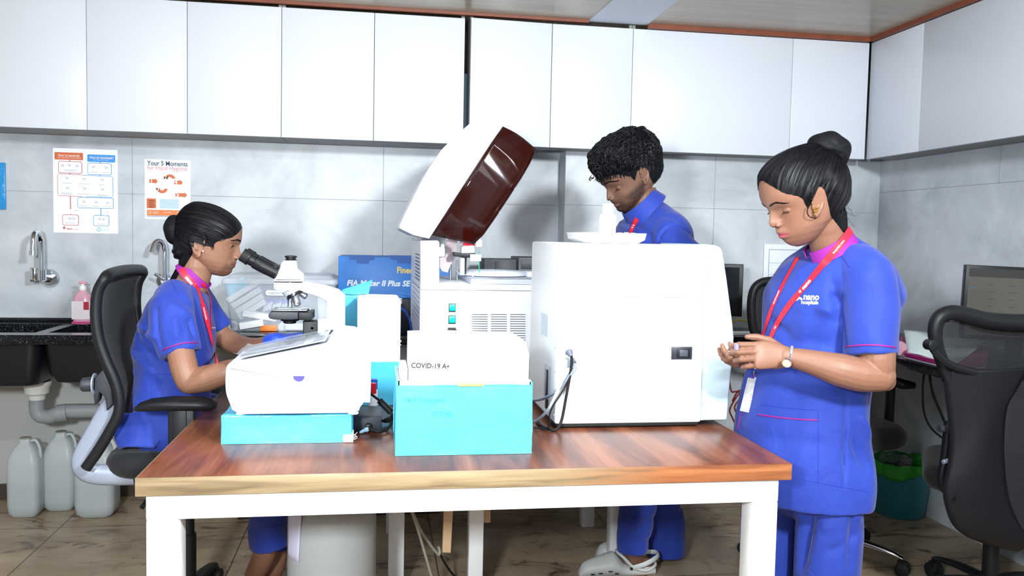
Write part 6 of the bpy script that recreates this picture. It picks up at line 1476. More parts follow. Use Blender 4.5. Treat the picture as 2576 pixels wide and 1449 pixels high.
    def build_skin(s, neck, vox=0.0016, ears=(1, -1), esc=1.0, eyes='down', etilt=0.2):
        b = B(); b.loft(s.grid()); k = s.k
        q_ = s.sc
        for e_ in (1, -1): merge(b, ellip((k['sub'][0] - .003, e_ * .0115 * q_, k['sub'][1] + .0065), .0085 * q_, .0048 * q_, .0058 * q_))
        for e in ears: s.ear_parts(b, e, esc, etilt, *(s.earpos if hasattr(s, 'earpos') else (-.006, .004)))
        ze = s.eye_z(); p_ = None
        th_ = min(np.linspace(.1, 1.3, 60), key=lambda a: abs(s.surf(ze, a).y - .0325 * s.sc)); xe = s.surf(ze, th_).x - 0.0092 * s.sc
        s.eyec = [Vector((xe, sy * .0325 * s.sc, ze)) for sy in (1, -1)]
        for c_ in s.eyec: r_ = .0124 * s.sc; merge(b, ellip(c_, r_, r_ * 1.12, r_, n=28, m=20))
        Mi = s.M.inverted()
        for (pts, rr, sq_) in neck: b.tube([Mi @ Vector(p) for p in pts], rr, 28, sq=sq_, up=Mi.to_3x3() @ Vector((1, 0, 0)))
        co, fs = remesh(b, vox, 2, 0.5)
        return co, fs
def strand_cap(hd, bvh, hairline, pole, offs, n=220, m=26, jit=0.0, seed=1, cen=Vector((-.01, 0, .045)), lift=None):
    """rows of points running over the skull from the hairline loop to the pole (local frame)"""
    loop = curve(hairline, 12, closed=True); rows = []; rnd = random.Random(seed); nl = len(loop)
    d1 = (Vector(pole) - cen).normalized()
    for i in range(n):
        q = i / n * nl; a = loop[int(q) % nl].lerp(loop[(int(q) + 1) % nl], q - int(q)); d0 = (a - cen).normalized()
        ang = d0.angle(d1); row = []
        for j in range(m):
            t = j / (m - 1) * 0.97
            d = (d0 * math.sin((1 - t) * ang) + d1 * math.sin(t * ang)) / math.sin(ang)
            d.normalize(); hit = bvh.ray_cast(cen + d * 0.3, -d, 0.3)
            r = (hit[0] - cen).length if hit[0] is not None else 0.1
            o = offs(t, d) if callable(offs) else offs
            row.append(cen + d * (r + o + (lift(i, j, t, d) if lift else 0)))
        rows.append(row)
    return rows
def bvh_of(co, fs): return BVHTree.FromPolygons([Vector(v) for v in co.tolist()], fs)
def strands(b, rows, rnd, count, r=0.0007, step=1, jit=0.0012, out=0.0012, cen=Vector((-.01, 0, .045)), t0=0.0, t1=1.0):
    n = len(rows)
    for _ in range(count):
        i = rnd.random() * n; i0 = int(i); f = i - i0; A, Bq = rows[i0 % n], rows[(i0 + 1) % n]
        m = len(A); j0 = int(rnd.uniform(t0, t0 + 0.25) * (m - 1)); j1 = int(min(m - 1, j0 + rnd.uniform(.5, 1.0) * (m - 1) * (t1 - t0)))
        if j1 - j0 < 4: continue
        side = rnd.uniform(-1, 1) * jit; pts = []
        for j in range(j0, j1 + 1, 1):
            p = A[j].lerp(Bq[j], f); o = (p - cen).normalized()
            e = abs(math.sin(PI * (j - j0) / (j1 - j0))) ** 0.5
            pts.append(p + o * (out * e * rnd.uniform(0.4, 1.0) if j == j0 else out * e) + Vector((0, 0, side * e)))
        b.tube(pts, [r * (0.35 + 0.65 * math.sin(PI * k / (len(pts) - 1))) for k in range(len(pts))], 4)
def chain(b, pts, rr, seg=18, sq=None, sub=5, up=None):
    """tapered limb through joints with ball ends"""
    P_ = curve(pts, sub); R_ = list(np.interp(np.linspace(0, len(pts) - 1, len(P_)), range(len(pts)), rr))
    b.tube(P_, R_, seg, sq=sq, up=up)
    merge(b, ellip(P_[0], R_[0], R_[0], R_[0], n=14, m=10)); merge(b, ellip(P_[-1], R_[-1], R_[-1], R_[-1], n=14, m=10)); return b
def hand(b, M, curls, thumb, sc=1.0, spread=0.03, left=False):
    if left: M = M @ Matrix.Diagonal((1, -1, 1, 1))
    """hand in frame M: x towards fingers, y towards the thumb, z back of the hand"""
    h_ = B()
    rings = []
    for (x, w, t_, yo) in ((-.012, .025, .018, .0), (.0, .027, .0175, .001), (.02, .033, .0165, .002), (.045, .038, .0145, .002), (.07, .0395, .013, .001), (.086, .0385, .0105, .0), (.093, .034, .007, .0)):
        rings.append([Vector((x, yo + w * math.cos(a) * (abs(math.cos(a)) ** -0.25 if abs(math.cos(a)) > .02 else 1), t_ * math.sin(a))) for a in [2 * PI * (k + .5) / 24 for k in range(24)]])
    h_.loft(rings)
    merge(h_, ellip((.028, .024, -.008), .026, .014, .013)); merge(h_, ellip((.03, -.024, -.006), .03, .012, .012))
    base = [(.088, .0285, .001), (.091, .0095, .002), (.088, -.0095, .001), (.081, -.0275, -.001)]
    lens = [(.041, .025, .021), (.045, .028, .022), (.041, .026, .021), (.032, .020, .019)]
    rad = [.0088, .0090, .0085, .0076]
    tips = []
    for i in range(4):
        p = Vector(base[i]); pts = [p + Vector((-.02, 0, -.001)), p]; a = 0.0; yaw = (1.4 - i) * spread
        for c, l in zip(curls[i], lens[i]):
            a += math.radians(c); p = p + Vector((math.cos(a) * math.cos(yaw), math.cos(a) * math.sin(yaw), -math.sin(a))) * l; pts.append(p.copy())
        r = rad[i]; h_.tube(pts[:1] + sum([[pts[k].lerp(pts[k + 1], .0), pts[k].lerp(pts[k + 1], .5)] for k in range(1, 4)], []) + [pts[4].lerp(pts[3], .12)], [r, r * 1.06, r * .96, r * 1.04, r * .9, r * .97, r * .86, r * .72], 14)
        merge(h_, ellip(pts[4].lerp(pts[3], .2), r * .78, r * .78, r * .78, n=12, m=8))
        for k in (1, 2, 3): merge(h_, ellip(pts[k], r * 1.05, r * 1.05, r * 1.05, n=12, m=8))
        tips.append(M @ (pts[4] * sc))
    t0 = Vector((.012, .022, -.006)); pts = [t0]; p = t0
    d = Vector(thumb[0]).normalized()
    for v, l in zip(thumb, (.040, .032, .027)): p = p + Vector(v).normalized() * l; pts.append(p.copy())
    h_.tube([pts[0], pts[1], pts[1].lerp(pts[2], .5), pts[2], pts[2].lerp(pts[3], .5), pts[3]], [.0125, .0115, .0098, .0105, .0098, .0075], 14)
    merge(h_, ellip(pts[3], .0078, .0078, .0078, n=12, m=8)); merge(h_, ellip(pts[1], .0115, .0115, .0115, n=12, m=8))
    h_.v = [tuple(Vector(v) * sc) for v in h_.v]
    merge(b, h_, M); return tips
def frame_from(o, xdir, zdir):
    x = Vector(xdir).normalized(); z = Vector(zdir); z = (z - x * z.dot(x)).normalized(); y = z.cross(x)
    return Matrix(((x.x, y.x, z.x, o[0]), (x.y, y.y, z.y, o[1]), (x.z, y.z, z.z, o[2]), (0, 0, 0, 1)))
def finish_body(parts, root, name='body', tone=(0.4, 0.25, 0.17), eyesets=()):
    """parts: (co, fs, pigment array or None)"""
    b = B(); cols = []
    for co, fs, pg in parts:
        addarr(b, co, fs); cols.append(pg if pg is not None else np.tile(np.array(tone), (len(co), 1)))
    for (bb, mi, col) in eyesets:
        n = len(b.v); b.v += bb.v; b.f += [[i + n for i in f] for f in bb.f]; b.mi += [mi] * len(bb.f); cols.append(np.tile(np.array(col), (len(bb.v), 1)))
    o = b.build(name, [skin, eye_white, eye_dark], root, smooth=60, flip=False)
    at_ = o.data.attributes.new('pigment_shade', 'FLOAT_COLOR', 'POINT')
    c = np.concatenate(cols); c4 = np.concatenate([c, np.ones((len(c), 1))], axis=1).astype(np.float32)
    at_.data.foreach_set('color', c4.ravel()); return o
def g_(x, s): return np.exp(-(x / s) ** 2)
def face_pigment_shade(hd, co_w, tone, lip, beard=None, brow=None, blush=0.0):
    Mi = np.array(hd.M.inverted()); P = co_w @ Mi[:3, :3].T + Mi[:3, 3]
    x, y, z = P[:, 0], P[:, 1], P[:, 2]; k = hd.k; c = np.tile(np.array(tone, float), (len(P), 1))
    def mixin(w, col): 
        nonlocal c
        w = np.clip(w, 0, 1)[:, None]; c = c * (1 - w) + np.array(col) * w
    frontm = (x > float(k['mouth'][0]) - 0.030)
    if beard is not None:
        bw = np.clip((k['sub'][1] - .004 - z) / .014, 0, 1) * (x > 0.012) * np.clip((z - (hd.zc - .025)) / .02, 0, 1)
        side_ = np.clip((.075 - x) / .02, 0, 1) * np.clip((k['nasion'][1] - .012 - z) / .05, 0, 1) * (x > -.0) * (x < .045) * (np.abs(y) > .03)
        jaw = np.clip((.008 - (x - .02) * .46 - z) / .02, 0, 1) * np.clip((x - .020) / .012, 0, 1) * np.clip((z - (-.036 - x * .80)) / .016, 0, 1) * (1 - .75 * g_(z - k['sub'][1] + .016, .012) * g_(y - .045, .012))
        mus = g_(z - (k['mouth'][1] + .0115), .0075) * g_(y, .030) * frontm
        n_ = np.array([noise.noise(Vector((a * 150, b_ * 150, d * 150))) for a, b_, d in P]) * 0.25 + 0.9
        mixin((np.maximum(jaw * .88 * (1 - .0 * side_), mus * .92)) * n_ * (z < k['nasion'][1] - .01), beard)
    zl = k['mouth'][1]; hw = .0245 * hd.sc
    up = np.clip(1 - np.abs(y) / hw, 0, 1) ** 0.55
    inl = (np.clip(((zl + .0078 * up) - z) / .0018, 0, 1) * np.clip((z - (zl - .0088 * up)) / .0018, 0, 1)) * frontm * (np.abs(y) < hw)
    mixin(inl * 0.85, lip)
    line = g_(z - zl - 0.0, .0011) * (np.abs(y) < hw) * frontm; mixin(line * .7, tuple(v * .25 for v in lip))  # shade of the crease between the lips, put into the skin colour
    for sy in (1, -1): mixin(((np.hypot(y - sy * .0075 * hd.sc, (x - k['sub'][0] - .002) * .7) < .0042) & (np.abs(z - k['sub'][1]) < .0045)).astype(float) * .85, (0.03, 0.012, 0.008))  # nostrils have no hole: their shade is put into the skin colour
    if blush: mixin(g_(z - (k['tip'][1] - .002), .02) * g_(np.abs(y) - .045, .02) * frontm * blush, (tone[0] * 1.1, tone[1] * .75, tone[2] * .7))
    return c
def eye_geo(hd, mode='down', sides=(1, -1)):
    """eyeball, lids and lash line in the head frame -> returns (white, iris, lid parts, lash)"""
    wh, ir, lid, lash = B(), B(), B(), B(); out = []
    for sy in sides:
        c = hd.eyec[0] if sy > 0 else hd.eyec[1]; r = .0118 * hd.sc
        open_lo, open_hi = {'down': (-34, -22), 'open': (-15, 4), 'half': (-26, -2)}[mode]
        r = .0124 * hd.sc; lo, hi = {'down': (-30, -27), 'open': (-24, 6), 'half': (-26, 0)}[mode]
        def pt(az, el, rr=r):
            az, el = math.radians(az), math.radians(el); d = Vector((math.cos(el) * math.cos(az), math.cos(el) * math.sin(az) * 1.12, math.sin(el))); return c + d * rr
        def edge(az, top):
            w_ = max(0, math.cos(math.radians(az * 90 / 62))) ** .7; mid = -14 if mode != 'down' else -22
            return mid + ((hi if top else lo) - mid) * w_
        if mode != 'down':
            wh.grid([[pt(az, edge(az, False) + (edge(az, True) - edge(az, False)) * j / 5, r + .0009) for j in range(6)] for az in range(-60, 61, 5)])
            ir.grid([[pt(az, edge(az, False) + (edge(az, True) - edge(az, False)) * j / 5, r + .0012) for j in range(6)] for az in range(-34, 35, 4)])
        ed = [pt(az, edge(az, True), r + .0010) for az in range(-60, 61, 6)]
        lash.tube(ed, [.0003 + .0007 * math.sin(PI * k / 20) for k in range(21)], 6)
        for j in range(1, 20): 
            q = ed[j]; o_ = (q - c).normalized(); lash.tube([q, q + o_ * .0035 + Vector((0, 0, -.0010)), q + o_ * .006 + Vector((0, 0, -.001 if mode == 'down' else .001))], [.0003, .0002, .00008], 4)
        fo = [pt(az, edge(az, True) + (26 if mode != 'down' else 44), r + .0002) for az in range(-54, 55, 6)]
        lash.tube(fo, .0002, 4)
    for bb in (wh, ir, lid, lash): bb.v = [tuple(hd.M @ Vector(v)) for v in bb.v]
    return wh, ir, lid, lash
def brow_geo(hd, bvh, sides=(1, -1), thick=.0022, arc=.006, dz=0.0, L0=.010, L1=.052, droop=.004, n=70, seed=3):
    b = B(); rnd = random.Random(seed)
    zb = hd.k['brow'][1] - .002 + dz
    for sy in sides:
        for _ in range(n):
            t = rnd.random(); y = L0 + (L1 - L0) * t; z = zb + arc * math.sin(PI * min(1, t * 1.15) * .8) - droop * max(0, t - .55) * 2 + rnd.uniform(-1, 1) * thick * (1 - .6 * t)
            o = Vector((0.2, sy * y, z)); h_ = bvh.ray_cast(hd.M @ o, hd.M.to_3x3() @ Vector((-1, 0, 0)), 0.4)
            if h_[0] is None: continue
            p = hd.M.inverted() @ h_[0]; y2 = y + .005; z2 = z + .0008 + (-.0012 if t > .6 else .0012)
            h2 = bvh.ray_cast(hd.M @ Vector((.2, sy * y2, z2)), hd.M.to_3x3() @ Vector((-1, 0, 0)), .4)
            if h2[0] is None: continue
            q = hd.M.inverted() @ h2[0]; e = Vector((.0006, 0, 0))
            b.tube([hd.M @ (p + e), hd.M @ (p.lerp(q, .5) + e * 2), hd.M @ (q + e)], [.0006, .00055, .0002], 4)
    return b
def ringloft(b, rings, n=56, wr=0.0, seed=0, ws=9.0, caps=True, shear=0.0, sq=1.0):
    """rings: (centre, half a along X, half d along Y[, z-tilt]) -> closed tube of cloth"""
    P_ = []
    for (c, a, d) in rings:
        row = []
        for k in range(n):
            t = 2 * PI * k / n; ct, st_ = math.cos(t), math.sin(t)
            x = a * math.copysign(abs(ct) ** sq, ct); y = d * math.copysign(abs(st_) ** sq, st_)
            row.append(Vector((c[0] + x + shear * y, c[1] + y, c[2])))
        P_.append(row)
    # smooth along the length
    m = len(P_); out = []
    cols = [curve([P_[i][k] for i in range(m)], 5) for k in range(n)]
    rows = [[cols[k][i] for k in range(n)] for i in range(len(cols[0]))]
    b.loft(rows, caps=caps); return rows
def wrinkle(co, N_, folds, amp=0.003, scale=(9, 9, 4), seed=0.0, mask=None):
    d = np.zeros(len(co))
    for i, (x, y, z) in enumerate(co.tolist()):
        v = noise.noise(Vector((x * scale[0] + seed, y * scale[1], z * scale[2]))) + 0.5 * noise.noise(Vector((x * scale[0] * 2.2, y * scale[1] * 2.2 + seed, z * scale[2] * 2.0)))
        d[i] = amp * v
    for (p0, p1, w, a) in folds:
        p0, p1 = np.array(p0), np.array(p1); s_ = p1 - p0; L2 = s_.dot(s_)
        t = np.clip(((co - p0) @ s_) / L2, 0, 1); dist = np.linalg.norm(co - (p0 + t[:, None] * s_), axis=1)
        e = np.sin(np.pi * np.clip(t, 0.02, 0.98)) ** 0.6
        d += a * np.exp(-(dist / w) ** 2) * e
    if mask is not None: d *= mask(co)
    return co + N_ * d[:, None]
def mesh_obj(co, fs, name, m, root, smooth=70):
    b = B(); addarr(b, co, fs); return b.build(name, m, root, smooth=smooth, flip=False)
def ray_px(bvh, px, py, off=0.0):
    o = Vector((0, 0, EYE)); d = (at(px, py, Y=1.0) - o).normalized(); h_ = bvh.ray_cast(o, d, 10)
    return None if h_[0] is None else h_[0] + h_[1] * off
def ribbon(b, bvh, pts, w, off=0.0015, th=0.0012, sub=10, wdir=None):
    """flat band following the cloth through world points: snapped to the surface"""
    P_ = curve(pts, sub); C_ = []; Ns = []
    for p in P_:
        o_ = Vector((0, 0, EYE)); h_ = bvh.ray_cast(o_, (p - o_).normalized(), 8)
        n0 = h_[1]
        if n0 is not None and n0.dot(p - o_) > 0: h_ = (h_[0], -n0)
        if h_[0] is not None and (h_[0] - p).length < 0.05: C_.append(h_[0] + h_[1] * off); Ns.append(h_[1])
        else: C_.append(p); Ns.append(Ns[-1] if Ns else Vector((0, -1, 0)))
    for _ in range(3):
        C_ = [C_[0]] + [(C_[i - 1] + C_[i] * 2 + C_[i + 1]) / 4 for i in range(1, len(C_) - 1)] + [C_[-1]]
        Ns = [Ns[0]] + [(Ns[i - 1] + Ns[i] + Ns[i + 1]).normalized() for i in range(1, len(Ns) - 1)] + [Ns[-1]]
    rows = []; frames = []
    for i, c in enumerate(C_):
        t = (C_[min(i + 1, len(C_) - 1)] - C_[max(i - 1, 0)]).normalized(); n = Ns[i]; s_ = t.cross(n).normalized(); n = s_.cross(t)
        ww = w[0] + (w[1] - w[0]) * i / (len(C_) - 1) if isinstance(w, tuple) else w
        rows.append([c - s_ * ww / 2, c + s_ * ww / 2, c + s_ * ww / 2 + n * th, c - s_ * ww / 2 + n * th]); frames.append((c + n * th, t, s_, n))
    b.loft(rows); return frames
def decal(b, txt, px0, py0, px1, bvh, hs=1.0, slope=0.0, off=0.0012, bold=0.0, shear=0.0):
    """print lying on the cloth: text outline dropped onto the surface"""
    t = B(); t.text(txt, Matrix.Identity(4), 1.0, 0.0, bold=bold, shear=shear)
    w = max(v[0] for v in t.v) or 1; k = (px1 - px0) / w; vs = []
    for v in t.v:
        px = px0 + v[0] * k; p = ray_px(bvh, px, py0 - v[1] * k * hs + slope * (px - px0), off)
        if p is None: return b
        vs.append(p)
    b.add(vs, t.f); return b
def ellipse_collar(b, C0, A, half, up, h0, h1, gap=0.25, th=0.0035, flare=0.0, n=48):
    """stand collar: ring of centre C0, front vector A, half width across, rising along up; open at the front"""
    rows = []; A = Vector(A); U = Vector(up).normalized(); S_ = A.cross(U).normalized() * half
    for k in range(n + 1):
        ph = gap + (2 * PI - 2 * gap) * k / n; c, s_ = math.cos(ph), math.sin(ph); o = (A.normalized() * c + S_.normalized() * s_)
        p = Vector(C0) + A * c + S_ * s_; h_ = h0 + (h1 - h0) * (0.5 - 0.5 * c)
        rows.append([p + o * flare * 0, p + U * h_ + o * flare, p + U * h_ + o * (flare + th), p + o * th])
    m = 4; b.loft(rows); return b
def text_on(b, txt, frames, i, size, flip=False, off=0.0004, width=None, bold=0.0, shear=0.0):
    c, t, s_, n = frames[i]
    x = -t if flip else t; y = n.cross(x)
    M = Matrix(((x.x, y.x, n.x, c.x + n.x * off), (x.y, y.y, n.y, c.y + n.y * off), (x.z, y.z, n.z, c.z + n.z * off), (0, 0, 0, 1)))
    b.text(txt, M @ Matrix.Translation((0, -size * .35, 0)), size, 0.0002, bold=bold, shear=shear)
# ------------------------------------------------------------------ standing woman (right)
TONE_F = srgb('#835d4a')[:3]
HY = 2.28
r0 = at(2050, 1230, Y=2.34)
root = thing('person', 'standing woman with a high netted hair bun, right of the work table', 'person', (r0.x, 2.34, 0), 0, 'staff in royal blue scrubs')
prof = [(1909, 458), (1909.2, 474.6), (1913, 499.5), (1919, 515), (1929.7, 531.2), (1929, 549), (1927.4, 563), (1932.5, 571), (1945, 572.6), (1947.5, 580), (1948.5, 586.4), (1956, 591.5), (1955.5, 599), (1966, 602), (1973, 610), (1986, 617.6), (2003, 620)]
marks = dict(brow=(1920, 517.4), nasion=(1929.7, 531.2), tip=(1927.8, 563), sub=(1946, 572.6), mouth=(1956, 591.5), chin=(1973, 610), chin_bottom=(2004, 620))
hd = Head((2052, 512), -1, 17, 6, prof, marks, HY, wid=0.98, top=0.158, sc=1.13, back=.12)
hd.earpos = hd.near(2047, 508, .085)
NK = [at(2070, 530, Y=HY), at(2080, 580, Y=HY + .01), at(2090, 625, Y=2.30), at(2108, 680, Y=2.32), at(2115, 720, Y=2.33)]
co, fs = hd.build_skin([(curve(NK, 4), [.058] * 4 + [.056] * 4 + [.058] * 4 + [.075] * 5, (1.0, 0.96))], 0.0017, etilt=0.15, esc=1.3)
hb_l = bvh_of(co, fs)
Mn = np.array(hd.M); cow = co @ Mn[:3, :3].T + Mn[:3, 3]; hbw = bvh_of(cow, fs)
wh, ir, lid, lash = eye_geo(hd, 'down')
pg = face_pigment_shade(hd, cow, TONE_F, srgb('#a83a55')[:3], blush=0.25)
# arms
ab = B()
SHn, ELn, WRn = at(2190, 700, Y=2.22), at(2210, 938, Y=2.09), at(1992, 899, Y=2.16)
chain(ab, [SHn, at(2200, 800, Y=2.14), at(2206, 890, Y=2.10), at(2208, 936, Y=2.10)], [.054, .052, .048, .044])
chain(ab, [at(2212, 945, Y=2.095), at(2165, 942, Y=2.10), at(2110, 930, Y=2.11), at(2050, 913, Y=2.135), WRn, at(1975, 896, Y=2.165)], [.043, .047, .045, .035, .0265, .026])
merge(ab, ellip(at(2228, 958, Y=2.10), .026, .028, .028))
Mh = frame_from(at(1978, 896, Y=2.165), (-1, .02, .03), (-.15, -1, .28))
tipsL = hand(ab, Mh, [(30, 38, 20), (34, 40, 22), (38, 42, 24), (42, 42, 24)], [(.62, .62, -.5), (.92, .28, -.3), (1, .02, -.15)], 1.0, left=True)
SHf, ELf, WRf = at(2000, 700, Y=2.50), at(2030, 930, Y=2.58), at(1905, 905, Y=2.36)
chain(ab, [SHf, at(2020, 820, Y=2.58), ELf, at(1960, 920, Y=2.48), WRf], [.052, .05, .045, .036, .026])
Mf = frame_from(at(1910, 905, Y=2.36), (-.82, -.5, .02), (.35, -.35, -.86))
hand(ab, Mf, [(25, 40, 25), (25, 40, 25), (25, 45, 25), (25, 45, 25)], [(.6, .7, -.3), (.9, .3, -.3), (1, .0, -.2)], 0.95)
aco, afs = remesh(ab, 0.0024, 6)
lb = B()
tc_ = at(2045, 900, Y=2.34)
chain(lb, [(tc_.x + .05, 2.33, 1.18), (tc_.x, 2.34, 1.0), (tc_.x, 2.34, .86)], [.08, .085, .10], sq=(1, 1))
for (lx_, y_) in ((at(2085, 1300, Y=2.25).x - .01, 2.25), (at(1945, 1300, Y=2.42).x, 2.42)): chain(lb, [(lx_, y_, .82), (lx_, y_, .46), (lx_, y_, .09)], [.06, .05, .036]); lb.box(lx_ - .16, lx_ + .05, y_ - .04, y_ + .04, 0.012, .07, .02)
lco, lfs = remesh(lb, 0.008, 2)
body = finish_body([(cow, fs, pg), (aco, afs, None), (lco, lfs, None)], root, tone=TONE_F, eyesets=[(q_, i_, (.1, .1, .1)) for q_, i_ in ((wh, 1), (ir, 2), (lash, 2)) if q_.v])
# hair
def hl(pts):
    cs = -hd.side if False else 1
    return [Vector((hd.near(a, c, y)[0], y, hd.near(a, c, y)[1])) for a, c, y in pts]
near_ = [(1910, 456, 0.0), (1914, 462, .025), (1932, 476, .052), (1958, 488, .066), (1988, 492, .074), (2012, 500, .079), (2027, 528, .078), (2034, 508, .081), (2042, 484, .083), (2060, 470, .085), (2073, 480, .084), (2081, 508, .078), (2088, 538, .062), (2106, 555, .035)]
full = hl(near_) + hl([(2112, 556, 0.0)]) + [Vector((v.x, -v.y, v.z)) for v in hl(near_)[1:][::-1]]
pole = hd.loc(2084, 398); pole = Vector((pole[0], 0, pole[1]))
offs = lambda t, d: 0.0015 + 0.0095 * min(1, t * 3.2) 
rows = strand_cap(hd, hb_l, full, pole, offs, 260, 26, lift=lambda i, j, t, d: 0.0012 * math.sin(i * 1.7) * min(1, t * 4) + .0007 * math.sin(i * 5.3 + 1))
hbld = B(); hbld.grid([[hd.M @ p for p in r] for r in rows + [rows[0]]]); hbld.build('hair', hair_m, root, smooth=180)
hb = B(); rnd = random.Random(4); strands(hb, rows, rnd, 1100, 0.0006, jit=.002, out=.0016)
for _ in range(26):   # wisps at the nape and beside the ear
    p = Vector((hd.loc(2108 + rnd.uniform(-14, 8), 548 + rnd.uniform(-30, 12))[0], rnd.uniform(-.04, .05), hd.loc(2110, 545 + rnd.uniform(-25, 10))[1])); q = [p]
    dirv = Vector((-.6, rnd.uniform(-.4, .4), -.5)).normalized()
    for k in range(5): q.append(q[-1] + dirv * .007 + Vector((.0006 * k, .0004 * k * _ % 3 * .0, (-.0008 if _ % 2 else .0012) * k)))
    hb.tube(q, [.0004] * 5 + [.0002], 3)
sd = [(2027, 520, .080), (2026, 535, .080), (2032, 545, .081), (2046, 549, .080), (2058, 545, .080)]
hb.tube(curve([Vector((hd.near(a, c, y + .004)[0], y + .004, hd.near(a, c, y + .004)[1])) for a, c, y in sd], 5), [.0016] * 10 + [.001] * 7 + [.0004] * 4, 5)
hb.v = [tuple(hd.M @ Vector(v)) for v in hb.v]; hb.build('hair_strands', hair_m, root, smooth=180)
# bun
bc = at(2085, 378, Y=HY); bm_ = ellip((0, 0, 0),   .064, .058, .052, n=60, m=40); bb = B(); vs = []
for v in bm_.v:
    p = Vector(v); a = math.atan2(p.z, p.x); n_ = 1 + .05 * noise.noise(p * 22) + .035 * math.sin(a * 5 + p.y * 40) - .10 * math.exp(-((p.x + .004) / .016) ** 2) * (p.z < -.01)
    if p.z < 0 and p.x > 0: p.z *= 0.92 + .25 * (p.x / .062)
    vs.append(bc + (Matrix.Rotation(math.radians(12), 3, 'Y') @ (p * n_)))
bb.add(vs, bm_.f); bb.build('hair_bun', net_m, root, smooth=180)
bt = B(); cbun = at(2072, 408, Y=HY); bt.tube([cbun + Vector((0.030 * math.cos(a), .036 * math.sin(a), -.014 * math.cos(a) * -1)) for a in [2 * PI * k / 24 for k in range(24)]], .010, 10, closed=True); bt.build('hair_tie', net_m, root)
brow_geo(hd, hbw, n=230, thick=.0024, dz=-.002, arc=.007, L0=.011, L1=.056).build('eyebrow', hair_m, root)
# earring, nose stud
e0 = hd.M @ Vector((.000, (.085) * 1, -.020)); b = B(); q0 = at(2053, 529, Y=HY - .093)
for k in range(7):
    a = 2 * PI * k / 7; merge(b, ellip(q0 + Vector((.0045 * math.cos(a), 0, .006 * math.sin(a) + .001)), .0022, .002, .0022, n=10, m=8))
merge(b, ellip(q0, .0026, .0028, .0026, n=10, m=8)); merge(b, ellip(q0 + Vector((-.003, 0, -.012)), .0025, .002, .003, n=10, m=8)); b.build('earring', gold, root)
h_ = ray_px(hbw, 1940, 560, .0004)
if h_ is not None: merge(B(), ellip(h_, .0012, .0012, .0012, n=8, m=6)).build('nose_stud', gold, root)
# tunic
TB = B(); YT = 2.34
R_ = [(592, 2066, 2148, .058), (604, 2052, 2172, .072), (620, 2032, 2204, .095), (640, 2004, 2234, .13), (664, 1970, 2256, .155), (698, 1945, 2274, .17), (738, 1922, 2288, .175), (790, 1914, 2262, .165), (845, 1913, 2244, .155), (900, 1904, 2226, .15), (950, 1882, 2215, .15), (1000, 1872, 2208, .155), (1050, 1862, 2206, .165), (1100, 1857, 2208, .175), (1150, 1855, 2216, .188), (1195, 1856, 2216, .194), (1238, 1858, 2208, .196)]
rings = []
for (py, l, r, d) in R_:
    a0, a1 = at(l, py, Y=YT + d * (.45 if py < 900 else .25)), at(r, py, Y=YT - d * .62); k = -.22; a = (a1.x - a0.x) / 2; a = math.sqrt(max(a * a - (k * d) ** 2, 1e-6)); rings.append((((a0.x + a1.x) / 2, YT, a0.z), a, d))
ringloft(TB, rings, 72, shear=-.22, sq=.92)
TB.tube(curve([at(2150, 655, Y=2.26), at(2180, 692, Y=2.20), at(2190, 780, Y=2.155), at(2191, 850, Y=2.125), at(2193, 893, Y=2.115)], 5), list(np.interp(range(21), [0, 5, 10, 15, 20], [.055, .073, .073, .070, .0695])), 30, sq=(1.0, 0.96))
TB.tube(curve([at(2030, 680, Y=2.46), at(1990, 730, Y=2.52), at(1990, 880, Y=2.58)], 5), [.06] * 4 + [.07] * 7, 24)
tco, tfs = remesh(TB, 0.0042, 6, 0.5); tn = normals_of(tco, tfs)
def fold(p0, p1, w, a, Y=None):
    return (tuple(p0), tuple(p1), w, a)
tb0 = bvh_of(tco, tfs)
def fpx(a, c, a1, c1, w, amp):
    p, q = ray_px(tb0, a, c), ray_px(tb0, a1, c1)
    return (tuple(p), tuple(q), w, amp * 2.2) if p is not None and q is not None else None
FO = [fpx(2095, 700, 2112, 800, .016, -.010), fpx(2110, 790, 2130, 880, .012, -.012), (fpx(2085, 735, 2120, 760, .012, -.007)), fpx(2050, 770, 2110, 790, .016, .006), fpx(1990, 940, 2140, 990, .012, -.007), fpx(2000, 975, 2170, 1010, .014, .006),
      fpx(2128, 1000, 2125, 1225, .006, -.006), fpx(1940, 860, 2070, 870, .02, -.005), fpx(1915, 1100, 2080, 1115, .02, -.004), fpx(2160, 1040, 2190, 1110, .014, .006), fpx(2200, 700, 2262, 760, .014, -.006), fpx(2140, 1100, 2190, 1190, .014, -.005), fpx(1900, 1150, 1990, 1190, .02, .004), fpx(2150, 920, 2205, 1000, .012, -.006), fpx(1930, 800, 1990, 850, .018, -.005), fpx(2010, 880, 2100, 895, .016, .006)]
tco = wrinkle(tco, tn, [f for f in FO if f], 0.010, (8, 8, 4.5), 1.0)
mesh_obj(tco, tfs, 'tunic', scrub, root); tbv = bvh_of(tco, tfs)
